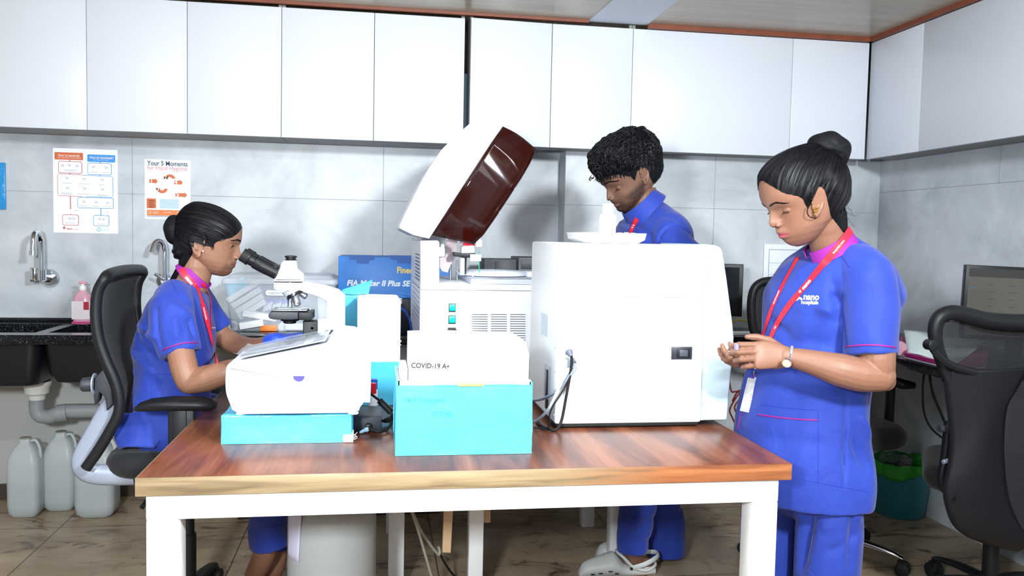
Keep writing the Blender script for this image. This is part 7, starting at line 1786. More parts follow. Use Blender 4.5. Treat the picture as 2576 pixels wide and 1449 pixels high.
# hem fold line, pocket, piping
def line(pts, w=.0016, off=.0008, bv=None):
    P_ = [ray_px(bv or tbv, a, c, off) for a, c in pts]; P_ = [p for p in P_ if p is not None]
    return P_, w
b = B(); P_, w = line([(2127 + 3.5 * k, 872 - 6.5 * math.sin(PI * k / 36 * .9) + .12 * k) for k in range(37)]); b.tube(P_, .0022, 6); b.build('sleeve_piping', piping, root)
b = B(); P_, w = line([(1907 + 5 * k, 1043 + 13.5 * math.sin(k / 30 * PI / 2)) for k in range(31)]); b.tube(P_, .0022, 6); b.build('pocket_piping', piping, root)
seam_b = mat('darker_blue_stitching', '#16299a', 0.8)
b = B()
for pts in ([(1912 + 5 * k, 1018 + 13 * math.sin(k / 29 * PI / 2)) for k in range(30)], [(2058, 1030 + 4 * k) for k in range(48)], [(2020 + 5 * k, 1208 + k * .9) for k in range(34)], [(2094 + 2.6 * k, 608 + 4.2 * k - .02 * k * k) for k in range(18)]):
    P_, w = line(pts, off=.0002); 
    if len(P_) > 2: b.tube(P_, .0007, 4)
b.build('stitching', seam_b, root)
b = B(); P_, w = line([(1897 - k * 1.6, 934 + k * 5.4) for k in range(28)], off=.0006); b.tube(P_, .0016, 6); P_, w = line([(2003 - 2.4 * k, 645 + 5.4 * k) for k in range(38)], off=.0006); b.tube(P_, .0016, 6); b.build('front_piping', piping, root)
# collar
Cc = at(2086, 618, Y=2.30); Af = at(2036, 650, Y=2.30) - Cc; upv = Vector((-Af.z, 0, Af.x)); upv = upv if upv.z > 0 else -upv
b = B(); ellipse_collar(b, Cc + upv.normalized() * -.022, Af * 1.05, .070, upv, .040, .042, .22, .003, -.005); b.build('collar', magenta, root)
lbv = BVHTree.FromPolygons([Vector(v) for v in tco.tolist()] + [Vector(v) for v in b.v], tfs + [[i + len(tco) for i in f] for f in b.f])
# logo
b = B(); decal(b, 'nano', 2021, 754, 2061, tbv, hs=1.15, bold=.03, shear=.1, slope=.02); decal(b, 'hospitals', 2016, 764.5, 2059, tbv, hs=1.1, bold=.03, slope=.03)
for (a, c, r1_, an) in ((2009, 742, 9, 75), (2006, 752, 8, 215), (2014, 751, 6.5, -25)):
    pts = []
    for k in range(14):
        t = 2 * PI * k / 14; u_, v_ = r1_ * math.cos(t), r1_ * .42 * math.sin(t); A = math.radians(an); pts.append(ray_px(tbv, a + u_ * math.cos(A) - v_ * math.sin(A), c - u_ * math.sin(A) - v_ * math.cos(A), .0013))
    if all(p is not None for p in pts): b.add(pts, [list(range(14))])
b.build('chest_logo', mat('white_embroidery', '#e8edf5', 0.6), root, flip=False, label='white nano hospitals embroidery')
# lanyard
def lan(pts, w, nm='lanyard', bv=lbv, sub=8):
    P_ = []
    for q in pts:
        if len(q) == 3: P_.append(at(*q[:2], Y=q[2])); continue
        h_ = ray_px(bv, q[0], q[1], .001); P_.append(h_ if h_ is not None else at(q[0], q[1], Y=2.2))
    b = B(); fr = ribbon(b, bv, P_, w, .0022, .0012, sub); b.build(nm, lany, root); return fr
frA = lan([(2140, 578), (2122, 603), (2095, 637), (2070, 668), (2040, 705), (2012, 738), (1985, 770), (1960, 808), (1945, 840), (1928, 880), (1906, 928)], (.023, .013))
frB = lan([(2008, 650), (1998, 668), (1980, 700), (1965, 730), (1948, 765), (1935, 800), (1926, 830), (1918, 860), (1906, 926)], (.015, .011))
n_ = len(frA); ink_w = mat('white_ink', '#eef4fb', 0.5)
for tx_, fr_, i_, sz_, bo_ in (('hospitals.com', frA, 16, .0085, 0), ('+ nano', frA, int(n_ * .5), .017, .0006), ('nanohospitals.com', frA, int(n_ * .76), .0075, 0), ('nanohospitals', frB, int(len(frB) * .5), .008, 0)):
    b = B(); text_on(b, tx_, fr_, i_, sz_, flip=True, bold=bo_); b.build('lanyard_print', ink_w, root)
q = ray_px(tbv, 1905, 930, .006); b = B(); b.tube([q + Vector((.006 * math.cos(a), -.001, -.012 + .013 * math.sin(a))) for a in [2 * PI * k / 18 for k in range(18)]], .0014, 6, closed=True); b.tube([q + Vector((0, 0, .006)), q], .004, 8); b.build('lanyard_clip', chrome, root)
# badge
bc = q + Vector((-.012, -.006, -.078)); Mb = Matrix.Translation(bc) @ Matrix.Rotation(math.radians(-6), 4, 'Z') @ Matrix.Rotation(math.radians(12), 4, 'Y')
o = B().box(-.0245, .0245, -.0015, .0015, -.052, .050, .0014, Mb).build('badge_holder', mat('clear_grey_badge', '#a9adb0', 0.25, var=.08, scale=60), root, label='scratched plastic badge holder')
b = B().box(-.006, .006, -.001, .001, .046, .055, .0005, Mb); b.build('badge_tab', MATS['clear_grey_badge'], o)
b = B().box(-.019, .019, -.0022, -.0014, -.040, .036, .0003, Mb); b.build('badge_card', mat('grey_card', '#b8babb', 0.5), o)
b = B()
for k, (x, z, w_, hgt) in enumerate(((.001, .018, .002, .006), (.005, .018, .003, .006), (-.001, .002, .012, .002), (0, -.004, .010, .002), (0, -.016, .005, .003), (0, -.026, .003, .003))): b.box(x - w_ / 2, x + w_ / 2, -.0026, -.0021, z - hgt / 2, z + hgt / 2, 0, Mb)
b.build('badge_print', mat('faded_print', '#8b7f84', 0.6), o)
# watch, ring
wc = at(1988, 897, Y=2.162); ax = (at(1975, 896, Y=2.165) - at(2010, 902, Y=2.155)).normalized(); u_ = ax.cross(Vector((0, 1, 0))).normalized(); v_ = ax.cross(u_)
tilt = lambda a: ax * (.006 * math.sin(a))
b = B(); ring_ = [wc + u_ * .0290 * math.cos(a) + v_ * .0285 * math.sin(a) + tilt(a) for a in [2 * PI * k / 40 for k in range(40)]]
for k in range(40): 
    p, q = ring_[k], ring_[(k + 1) % 40]; b.tube([p.lerp(q, .08), p.lerp(q, .92)], [.0034, .0034], 6, sq=(.45, 1.15))
o = b.build('watch_band', silver, root)
h_ = at(1979, 913, Y=2.122); wn = (h_ - wc).normalized(); Mw = frame_from(h_, wn.orthogonal(), wn)
B().lathe([(.0, -.003), (.0125, -.003), (.0135, 0), (.0125, .0028), (.0105, .0030), (.0, .003)], (0, 0, 0), 30, M=Mw).build('watch_case', chrome, o)
B().lathe([(.0, .0029), (.0100, .0031), (.0, .0036)], (0, 0, 0), 26, M=Mw).build('watch_dial', mat('pinkish_dial', '#c9a99a', 0.2), o)
# trousers
PB = B()
for (dx, y_, a_) in ((2092, 2.25, .085), (1945, 2.42, .078)):
    p = [at(dx, 1150, Y=y_), at(dx, 1240, Y=y_), at(dx - 4, 1340, Y=y_), at(dx - 10, 1449, Y=y_)]; x0_ = p[0].x; p = p + [Vector((p[-1].x, y_, .25)), Vector((p[-1].x, y_, .06))]
    PB.tube(curve(p, 4), list(np.interp(range(21), [0, 4, 8, 12, 20], [.080, .088, .095, .09, .088])), 28, sq=(1.0, 1.02))
q = at(2035, 1205, Y=2.34); merge(PB, ellip(q, .150, .145, .12))
pco, pfs = remesh(PB, 0.0055, 5); pn = normals_of(pco, pfs)
pb0 = bvh_of(pco, pfs)
def fpp(a, c, a1, c1, w, amp, bv):
    p, q = ray_px(bv, a, c), ray_px(bv, a1, c1)
    return (tuple(p), tuple(q), w, amp * 2.2) if p is not None and q is not None else None
FO = [fpp(2040, 1260, 2010, 1449, .022, -.012, pb0), fpp(2060, 1330, 2170, 1290, .018, .008, pb0), fpp(2080, 1390, 2165, 1340, .014, -.006, pb0), fpp(2150, 1250, 2140, 1440, .016, -.006, pb0)]
pco = wrinkle(pco, pn, [f for f in FO if f], .006, (6, 6, 3), 3.0)
mesh_obj(pco, pfs, 'trousers', scrub, root)
# the little violet cap she holds
q = at(1853, 872, Y=2.165); tag(B().lathe([(.0, -.008), (.006, -.008), (.0065, .006), (.004, .008), (0, .008)], tuple(q), 16).build('tube_cap', mat('violet_tube_cap', '#8a84d8', 0.4), loc=tuple(q)), 'tiny violet tube cap held between the standing woman\'s fingertips', 'tube cap')
# ------------------------------------------------------------------ seated woman (left)
TONE_S = srgb('#86604c')[:3]
HY = 2.90
root = thing('person', 'woman in royal blue scrubs sitting in the office chair and looking into the microscope', 'person', (-0.72, 2.92, 0.62), 0, 'staff in royal blue scrubs')
prof = [(608.5, 585), (607.5, 601.4), (605, 611), (601, 618), (603, 629), (607.2, 643), (606, 647.5), (601, 651.7), (594.5, 653.5), (594.5, 661), (591, 666), (592, 671), (584, 677), (582.5, 685), (573, 693), (560, 696)]
marks = dict(brow=(606, 606), nasion=(601, 618), tip=(607.2, 643), sub=(595, 653), mouth=(591, 666), chin=(582.5, 685), chin_bottom=(562, 696))
hd = Head((500, 617), 1, 10, -4, prof, marks, HY, wid=0.97, top=0.128, sc=1.03, back=.26)
hd.earpos = hd.near(504, 615, .077)
NK = [at(500, 640, Y=HY), at(492, 680, Y=HY), at(482, 712, Y=HY), at(462, 752, Y=2.91), at(450, 780, Y=2.91)]
co, fs = hd.build_skin([(curve(NK, 4), [.054] * 4 + [.052] * 4 + [.054] * 4 + [.068] * 5, (1.0, 0.95))], 0.0016, etilt=0.1, esc=1.28)
hb_l = bvh_of(co, fs); Mn = np.array(hd.M); cow = co @ Mn[:3, :3].T + Mn[:3, 3]; hbw = bvh_of(cow, fs)
wh, ir, lid, lash = eye_geo(hd, 'open')
pg = face_pigment_shade(hd, cow, TONE_S, srgb('#8d4f48')[:3], blush=0.1)
ab = B()
chain(ab, [at(437, 800, Y=2.76), at(447, 850, Y=2.715), at(462, 920, Y=2.68), at(474, 958, Y=2.67)], [.036, .040, .041, .038])
WRn = Vector((-0.33, 2.64, 0.905))
WRn = at(640, 912, Y=2.66)
chain(ab, [at(476, 962, Y=2.67), at(520, 952, Y=2.66), at(570, 936, Y=2.65), at(612, 921, Y=2.655), WRn], [.036, .041, .036, .027, .024])
Mh = frame_from(WRn + Vector((.012, 0, 0)), (1, .1, -.05), (.05, -.25, 1))
hand(ab, Mh, [(20, 30, 20)] * 4, [(.6, .7, -.3), (.9, .3, -.3), (1, .0, -.2)], 0.9, left=False)
WRf = at(700, 858, Y=2.86)
chain(ab, [at(520, 785, Y=3.07), at(535, 810, Y=3.08), at(550, 838, Y=3.07), at(562, 848, Y=3.07)], [.035, .038, .038, .036])
chain(ab, [at(560, 848, Y=3.07), at(600, 868, Y=3.03), at(645, 872, Y=2.95), WRf], [.038, .036, .030, .025])
aco, afs = remesh(ab, 0.0026, 6)
lb = B()
chain(lb, [(-.62, 2.92, 1.06), (-.66, 2.92, .92), (-.70, 2.92, .76)], [.07, .08, .09])
for y_ in (2.83, 3.02):
    K_ = Vector((-.34, y_, .61)); chain(lb, [(-.66, y_, .66), (-.5, y_, .645), K_], [.065, .055, .042])
A1 = [(-.345, 2.83, .58), (-.34, 2.84, .42), at(668, 1385, Y=2.88), at(640, 1445, Y=2.92)]
A2 = [(-.345, 3.02, .58), (-.325, 3.02, .42), at(696, 1390, Y=2.99), at(682, 1450, Y=3.0)]
lco, lfs = remesh(lb, 0.007, 2)
cb = B()
for A_, f_ in ((A1, -.045), (A2, .02)):
    A_ = [Vector(v) for v in A_]; e = A_[-1]; chain(cb, A_, [.045, .046, .040, .033])
    h0 = Vector((e.x - .01, e.y, .055)); chain(cb, [e, h0], [.032, .032]); chain(cb, [h0 + Vector((-.035, 0, -.012)), h0 + Vector((.06, 0, -.008)), h0 + Vector((.15, 0, -.028))], [.030, .030, .018], sq=(.8, 1.25))
cco, cfs = remesh(cb, 0.004, 6)
# gloved hand resting on the focus control
body = finish_body([(cow, fs, pg), (aco, afs, None), (lco, lfs, None), (cco, cfs, None)], root, tone=TONE_S, eyesets=[(q_, i_, (.1, .1, .1)) for q_, i_ in ((wh, 1), (ir, 2), (lash, 2)) if q_.v])
gb = B(); Mg = frame_from(WRf + Vector((.004, 0, .002)), (.97, -.10, .14), (-.12, -.30, 1))
hand(gb, Mg, [(16, 22, 18), (18, 24, 18), (22, 26, 20), (24, 28, 20)], [(.55, .75, -.3), (.9, .35, -.25), (1, .1, -.2)], 0.98, spread=0.02, left=True)
gb.tube([WRf + (at(640, 870, Y=2.97) - WRf).normalized() * .045, WRf, WRf + Vector((.014, 0, .001))], [.0315, .0285, .024], 24); merge(gb, ellip(WRf, .0265, .0265, .0265))
gco, gfs = remesh(gb, .0023, 3); mesh_obj(gco, gfs, 'glove', mat('blue_nitrile_glove', '#2f55d8', 0.4, var=.05, bump=.2, bscale=90), root)
def hl(pts): return [Vector((hd.near(a, c, y)[0], y, hd.near(a, c, y)[1])) for a, c, y in pts]
near_ = [(609, 572, 0.0), (607, 577, .022), (596, 590, .046), (578, 599, .059), (556, 602, .066), (540, 610, .070), (534, 622, .071), (526, 606, .074), (516, 598, .076), (504, 593, .078), (491, 601, .077), (486, 622, .074), (482, 644, .060), (472, 655, .035)]
near_ = [(a, c, -y if hd.side < 0 else y) for a, c, y in near_]
# camera side of a head facing right is its right side: local -y
def hl2(pts, sg): return [Vector((hd.near(a, c, y)[0], sg * y, hd.near(a, c, y)[1])) for a, c, y in pts]
A_ = hl2(near_, -1); full = A_ + hl2([(466, 655, 0.0)], 1) + hl2(near_[1:], 1)[::-1]
pole = hd.loc(456, 572); pole = Vector((pole[0], 0, pole[1])); cen = Vector((-.005, 0, .035))
rows = strand_cap(hd, hb_l, full, pole, lambda t, d: 0.0015 + 0.0085 * min(1, t * 3.2), 240, 24, cen=cen, lift=lambda i, j, t, d: 0.001 * math.sin(i * 1.7) * min(1, t * 4))
b = B(); b.grid([[hd.M @ p for p in r] for r in rows + [rows[0]]]); b.build('hair', hair_m, root, smooth=180)
b = B(); rnd = random.Random(8); strands(b, rows, rnd, 900, 0.0006, jit=.0016, out=.0014, cen=cen)
sd = [(563, 598, .064), (573, 596, .060), (584, 588, .052), (592, 580, .045)]
b.tube(curve([Vector((hd.near(a, c, y)[0], -y - .002, hd.near(a, c, y)[1])) for a, c, y in [(538, 606, .072), (556, 606, .068), (575, 597, .060), (590, 586, .050)]], 4), .0009, 4)
for k in range(14):
    p = Vector((hd.near(534 + rnd.uniform(-4, 6), 612 + rnd.uniform(-6, 4), .071)[0], -.0725, hd.near(534, 614 + rnd.uniform(-6, 4), .071)[1])); b.tube([p, p + Vector((rnd.uniform(-.002, .005), -.001, -.008)), p + Vector((rnd.uniform(-.004, .008), -.001, -.017))], [.0005, .0004, .0001], 3)
b.v = [tuple(hd.M @ Vector(v)) for v in b.v]; b.build('hair_strands', hair_m, root, smooth=180)
# low roll of hair at the nape and netted bun
b = B(); vs = []
rl = ellip((0, 0, 0), .030, .048, .036, n=44, m=28); rc_ = at(459, 628, Y=HY)
for v in rl.v: p = Vector(v); vs.append(rc_ + Matrix.Rotation(.35, 3, 'Y') @ (p * (1 + .05 * math.sin(math.atan2(p.z, p.x) * 9))))
b.add(vs, rl.f); b.build('hair_roll', hair_m, root, smooth=180)
b = B(); vs = []; bc = at(441, 579, Y=HY); bl_ = ellip((0, 0, 0), .036, .046, .049, n=56, m=36)
for v in bl_.v:
    p = Vector(v); n_ = 1 + .04 * noise.noise(p * 24) + .02 * math.sin(p.z * 150); vs.append(bc + Matrix.Rotation(-.08, 3, 'Y') @ (p * n_))
b.add(vs, bl_.f); b.build('hair_bun', net_m, root, smooth=180)
ct_ = at(461, 574, Y=HY); B().tube([ct_ + Vector((.004 * math.cos(a), .034 * math.cos(a), .036 * math.sin(a))) for a in [2 * PI * k / 24 for k in range(24)]], .008, 10, closed=True).build('hair_tie', net_m, root)
brow_geo(hd, hbw, sides=(1, -1), n=220, thick=.0024, arc=.004, L0=.010, L1=.050, dz=-.001, droop=.003).build('eyebrow', hair_m, root)
q = at(511, 632, Y=HY - .081); merge(B(), ellip(q, .003, .003, .003, n=14, m=10)).build('earring', mat('pearl_stud', '#e6dccb', 0.2), root)
# tunic
TB = B(); YT = 2.92
R_ = [(692, 458, 506, .05), (706, 446, 518, .062), (722, 418, 520, .11), (742, 384, 528, .150), (770, 360, 537, .165), (805, 346, 541, .155), (845, 331, 545, .145), (885, 318, 545, .14), (925, 311, 543, .14), (965, 310, 541, .145), (1000, 306, 538, .155), (1040, 300, 535, .165), (1070, 292, 520, .165), (1098, 292, 480, .155)]
rings = []
for (py, l, r, d) in R_:
    ff = .4 if py < 880 else min(.95, .4 + (py - 880) / 100); a0, a1 = at(l, py, Y=YT - d * ff), at(r, py, Y=YT + d * .3); rings.append((((a0.x + a1.x) / 2, YT, a0.z), (a1.x - a0.x) / 2, d))
ringloft(TB, rings, 72, sq=.9)
TB.tube(curve([at(440, 735, Y=2.84), at(432, 775, Y=2.77), at(440, 830, Y=2.735), at(455, 889, Y=2.715)], 5), list(np.interp(range(16), [0, 5, 10, 15], [.05, .066, .064, .058])), 28)
TB.tube(curve([at(485, 735, Y=3.0), at(512, 775, Y=3.07), at(554, 832, Y=3.08)], 5), list(np.interp(range(11), [0, 5, 10], [.05, .055, .046])), 26)
# hanging tail of the tunic over the seat edge
TB.loft([[Vector((at(px, py, Y=yy).x, yy, at(px, py, Y=yy).z)) for px, py, yy in row] for row in
   [[(300, 1040, 2.77), (360, 1040, 2.755), (430, 1040, 2.76), (430, 1040, 2.80), (360, 1040, 2.80), (300, 1040, 2.80)],
    [(287, 1085, 2.755), (345, 1090, 2.735), (425, 1080, 2.745), (425, 1080, 2.79), (345, 1090, 2.79), (287, 1085, 2.79)],
    [(292, 1110, 2.74), (338, 1118, 2.72), (392, 1122, 2.73), (392, 1122, 2.745), (338, 1118, 2.745), (292, 1110, 2.755)],
    [(300, 1130, 2.735), (318, 1124, 2.715), (388, 1126, 2.725), (386, 1126, 2.735), (318, 1124, 2.735), (300, 1130, 2.745)]]])
tco, tfs = remesh(TB, 0.0042, 5, 0.5); tn = normals_of(tco, tfs); tb0 = bvh_of(tco, tfs)
FO = [fpp(*q, tb0) for q in ((395, 770, 408, 880, .010, -.012), (350, 815, 400, 850, .012, .008), (345, 835, 395, 905, .012, -.010), (330, 880, 420, 960, .014, .008), (325, 915, 400, 940, .012, -.007), (335, 935, 450, 945, .010, .008), (330, 985, 470, 975, .012, -.007), (340, 1000, 380, 1080, .014, .007),
    (505, 760, 530, 880, .010, -.006), (425, 760, 480, 800, .016, .005), (470, 800, 492, 860, .010, -.007), (440, 790, 445, 860, .012, .004), (455, 1000, 530, 1000, .014, .006), (320, 1030, 340, 1090, .010, .006))]
tco = wrinkle(tco, tn, [f for f in FO if f], 0.010, (8, 8, 5), 11.0)
mesh_obj(tco, tfs, 'tunic', scrub, root); tbv = bvh_of(tco, tfs)
def linep(pts, off, bv): return [p for p in (ray_px(bv, a, c, off) for a, c in pts) if p is not None]
b = B().tube(linep([(409 + 2.42 * k, 880.5 - 19 * math.sin(k / 36 * PI * .62)) for k in range(37)], .0008, tbv), .0022, 6); b.build('sleeve_piping', piping, root)
b = B(); P_ = linep([(550 + .78 * k, 838 - .6 * k) for k in range(32)], .0008, tbv)
if len(P_) > 3: b.tube(P_, .002, 6); b.build('sleeve_piping', piping, root)
b = B(); P_ = linep([(528 - .1 * k, 752 + 4 * k) for k in range(24)], .0006, tbv); b.tube(P_, .0016, 6); b.build('front_piping', piping, root)
b = B(); 
for pts in ([(382 + 3 * k, 943 - .1 * k) for k in range(20)], [(430 + 1.6 * k, 705 + 3.0 * k) for k in range(14)]):
    P_ = linep(pts, .0003, tbv)
    if len(P_) > 3: b.tube(P_, .0007, 4)
b.build('stitching', seam_b, root)
Cc = at(489, 694, Y=2.905); Af = at(521, 728, Y=2.905) - Cc; upv = Vector((-Af.z, 0, Af.x)); upv = upv if upv.z > 0 else -upv
b = B(); ellipse_collar(b, Cc + upv.normalized() * -.020, Af * 1.02, .060, upv, .038, .036, .2, .003, -.005); b.build('collar', magenta, root)
lbv = BVHTree.FromPolygons([Vector(v) for v in tco.tolist()] + [Vector(v) for v in b.v], tfs + [[i + len(tco) for i in f] for f in b.f])
frA = lan([(458, 676), (464, 690), (478, 706), (492, 722), (501, 742), (508, 766), (515, 792), (523, 825), (531, 860), (539, 893), (546, 912)], (.020, .013), bv=lbv)
frB = lan([(510, 712), (522, 738), (529, 765), (528, 800), (530, 830)], (.008, .006), bv=lbv)
n_ = len(frA)
for tx_, i_, sz_, bo_ in (('nano', int(n_ * .14), .016, .0005), ('nanohospitals', int(n_ * .52), .008, 0)):
    b = B(); text_on(b, tx_, frA, i_, sz_, bold=bo_); b.build('lanyard_print', mat('white_ink', '#eef4fb', 0.5), root)
b = B(); decal(b, 'nano', 533, 826, 541, tbv, hs=1.6, bold=.03)
if b.v: b.build('chest_logo', mat('white_embroidery', '#e8edf5', 0.6), root, flip=False)
# trousers
PB = B()
PB.tube(curve([(-.70, 2.84, .69), (-.62, 2.82, .68), (-.50, 2.82, .665), (-.36, 2.83, .635), (-.315, 2.83, .56), (-.33, 2.84, .44), at(675, 1330, Y=2.87), at(680, 1372, Y=2.88)], 5), list(np.interp(range(36), [0, 8, 15, 22, 28, 35], [.10, .088, .075, .066, .064, .066])), 26)
PB.tube(curve([(-.70, 3.0, .69), (-.62, 3.02, .68), (-.50, 3.02, .665), (-.36, 3.02, .635), (-.32, 3.02, .56), (-.31, 3.02, .44), at(700, 1330, Y=3.0), at(702, 1372, Y=3.0)], 5), list(np.interp(range(36), [0, 8, 15, 22, 28, 35], [.10, .088, .075, .066, .06, .058])), 26)
merge(PB, ellip((-.68, 2.92, .71), .115, .16, .085))
pco, pfs = remesh(PB, 0.0055, 4); pn = normals_of(pco, pfs); pco = wrinkle(pco, pn, [], .007, (7, 7, 4), 21.0)
mesh_obj(pco, pfs, 'trousers', scrub, root)
# sandals
for A_, c_ in ((A1, '#5e7fb0'), (A2, '#4a5a78')):
    e = Vector(A_[-1]); hx = e.x - .01
    o = B().prism([(hx - .055, e.y - .035), (hx + .06, e.y - .045), (hx + .16, e.y - .04), (hx + .18, e.y), (hx + .16, e.y + .035), (hx + .06, e.y + .038), (hx - .055, e.y + .032), (hx - .07, e.y)], 0.001, .018, 'z', .004).build('sandal', mat('sandal' + c_[1:], c_, 0.5), root)
    B().tube([(hx - .03 + .034 * math.cos(a) - .02, e.y + .040 * math.sin(a), .085 + .01 * math.cos(a)) for a in [2 * PI * k / 24 for k in range(24)]], .007, 8, closed=True, sq=(1.6, .5)).build('sandal_strap', mat('strap' + c_[1:], c_, 0.45), o)
e = Vector(A2[-1]); B().tube([e + Vector((.036 * math.cos(a), .036 * math.sin(a), -.004 - .012 * math.cos(a))) for a in [2 * PI * k / 24 for k in range(24)]], .0016, 6, closed=True).build('anklet', black_rubber, root)
# ------------------------------------------------------------------ young man behind the machine
TONE_M = srgb('#664839')[:3]
HY = 3.20
root = thing('person', 'bearded young man with wavy black hair and blue shirt behind the white machine', 'person', (1.0, 3.22, 0), 0, 'staff in royal blue scrubs')
prof = [(1506.7, 453.7), (1509, 464), (1517.5, 470.5), (1521.5, 478), (1520.8, 491), (1520.8, 498.5), (1524, 503.6), (1531, 505.2), (1532, 508.5), (1540, 513.5), (1543, 516.0), (1543.5, 520.5), (1549.5, 524.5), (1548.5, 528.7), (1556, 533), (1572, 536)]
marks = dict(brow=(1510, 464), nasion=(1521.5, 478), tip=(1520.8, 498.5), sub=(1531, 505.2), mouth=(1543, 516), chin=(1548.5, 528.7), chin_bottom=(1572, 536))
hd = Head((1606, 446), -1, 24, 10, prof, marks, HY, wid=0.96, top=0.145, sc=1.14, back=.12)
hd.earpos = hd.near(1617, 442, .084)
NK = [at(1610, 480, Y=HY), at(1618, 515, Y=3.2), at(1628, 545, Y=3.2), at(1640, 590, Y=3.22), at(1645, 620, Y=3.22)]
co, fs = hd.build_skin([(curve(NK, 4), [.062] * 4 + [.060] * 4 + [.062] * 4 + [.08] * 5, (1.0, 0.98))], 0.0019, etilt=0.15, esc=1.12)
hb_l = bvh_of(co, fs); Mn = np.array(hd.M); cow = co @ Mn[:3, :3].T + Mn[:3, 3]; hbw = bvh_of(cow, fs)
wh, ir, lid, lash = eye_geo(hd, 'down')
pg = face_pigment_shade(hd, cow, TONE_M, srgb('#7c4a44')[:3], beard=srgb('#1c1310')[:3])
ab = B()
chain(ab, [at(1690, 620, Y=3.06), (1.16, 3.02, 1.12), (1.10, 2.98, 1.02)], [.055, .048, .042]); chain(ab, [(1.10, 2.98, 1.02), (.95, 2.97, .98), (.84, 2.98, .97)], [.04, .036, .027])
hand(ab, frame_from((.835, 2.98, .97), (-1, .1, -.2), (0, -.3, 1)), [(25, 35, 20)] * 4, [(.6, .7, -.3), (.9, .3, -.3), (1, .0, -.2)], 1.0, left=True)
chain(ab, [(1.02, 3.40, 1.26), (1.0, 3.42, 1.12), (.98, 3.40, 1.02)], [.055, .048, .042]); chain(ab, [(.98, 3.40, 1.02), (.90, 3.30, .98), (.83, 3.20, .97)], [.04, .036, .027])
hand(ab, frame_from((.825, 3.19, .97), (-.8, -.5, -.2), (0, .1, 1)), [(25, 35, 20)] * 4, [(.6, .7, -.3), (.9, .3, -.3), (1, .0, -.2)], 1.0)
aco, afs = remesh(ab, 0.003, 2)
lb = B(); chain(lb, [(1.08, 3.22, 1.25), (1.10, 3.22, 1.05), (1.12, 3.22, .86)], [.11, .10, .12])
A1 = [(1.06, 3.14, .84), (1.06, 3.14, .45), at(1592, 1395, Y=3.16), at(1596, 1440, Y=3.16)]; A2 = [(1.17, 3.34, .84), (1.15, 3.34, .45), (1.13, 3.34, .12)]
chain(lb, A1, [.085, .058, .042, .040]); chain(lb, A2, [.085, .058, .040])
e = Vector(A1[-1]); hx = e.x
chain(lb, [e, Vector((hx + .01, e.y, .06))], [.036, .030]); chain(lb, [(hx + .05, e.y, .045), (hx - .06, e.y, .05), (hx - .17, e.y - .01, .035)], [.026, .028, .018], sq=(.8, 1.1))
lco, lfs = remesh(lb, 0.0048, 3)
finish_body([(cow, fs, pg), (aco, afs, None), (lco, lfs, None)], root, tone=TONE_M, eyesets=[(q_, i_, (.1, .1, .1)) for q_, i_ in ((wh, 1), (ir, 2), (lash, 2)) if q_.v])
def hl2(pts, sg): return [Vector((hd.near(a, c, y)[0], sg * y, hd.near(a, c, y)[1])) for a, c, y in pts]
near_ = [(1507, 452, 0.0), (1514, 449, .03), (1530, 444, .055), (1548, 440, .07), (1566, 441, .077), (1582, 443, .079), (1594, 452, .078), (1597, 444, .082), (1602, 428, .086), (1616, 417, .088), (1631, 426, .086), (1637, 446, .080), (1644, 458, .06), (1652, 460, .03)]
A_ = hl2(near_, 1); full = A_ + hl2([(1656, 460, 0.0)], 1) + hl2(near_[1:], -1)[::-1]
cen = Vector((-.01, 0, .05)); pole = Vector((-.045, 0, .15))
def thick(t, d):
    up = max(0, d.z); fr_ = max(0, d.x); s_ = min(1, t * 3.5)
    return .003 + s_ * (.010 + .030 * up ** 1.2 + .044 * fr_ ** 2 * min(1, max(0, d.z + .25) * 2)) * (1 if abs(d.y) < .75 else 1 - .6 * (abs(d.y) - .75) / .25)
rows = strand_cap(hd, hb_l, full, pole, thick, 220, 24, cen=cen, lift=lambda i, j, t, d: .0025 * math.sin(i * .9 + 4 * t) * min(1, t * 4))
b = B(); b.grid([[hd.M @ p for p in r] for r in rows + [rows[0]]]); b.build('hair', hair_m, root, smooth=180)
rnd = random.Random(15); b = B(); cbv = BVHTree.FromPolygons([p for r in rows for p in r], [[i * 24 + j, i * 24 + j + 1, ((i + 1) % 220) * 24 + j + 1, ((i + 1) % 220) * 24 + j] for i in range(220) for j in range(23)])
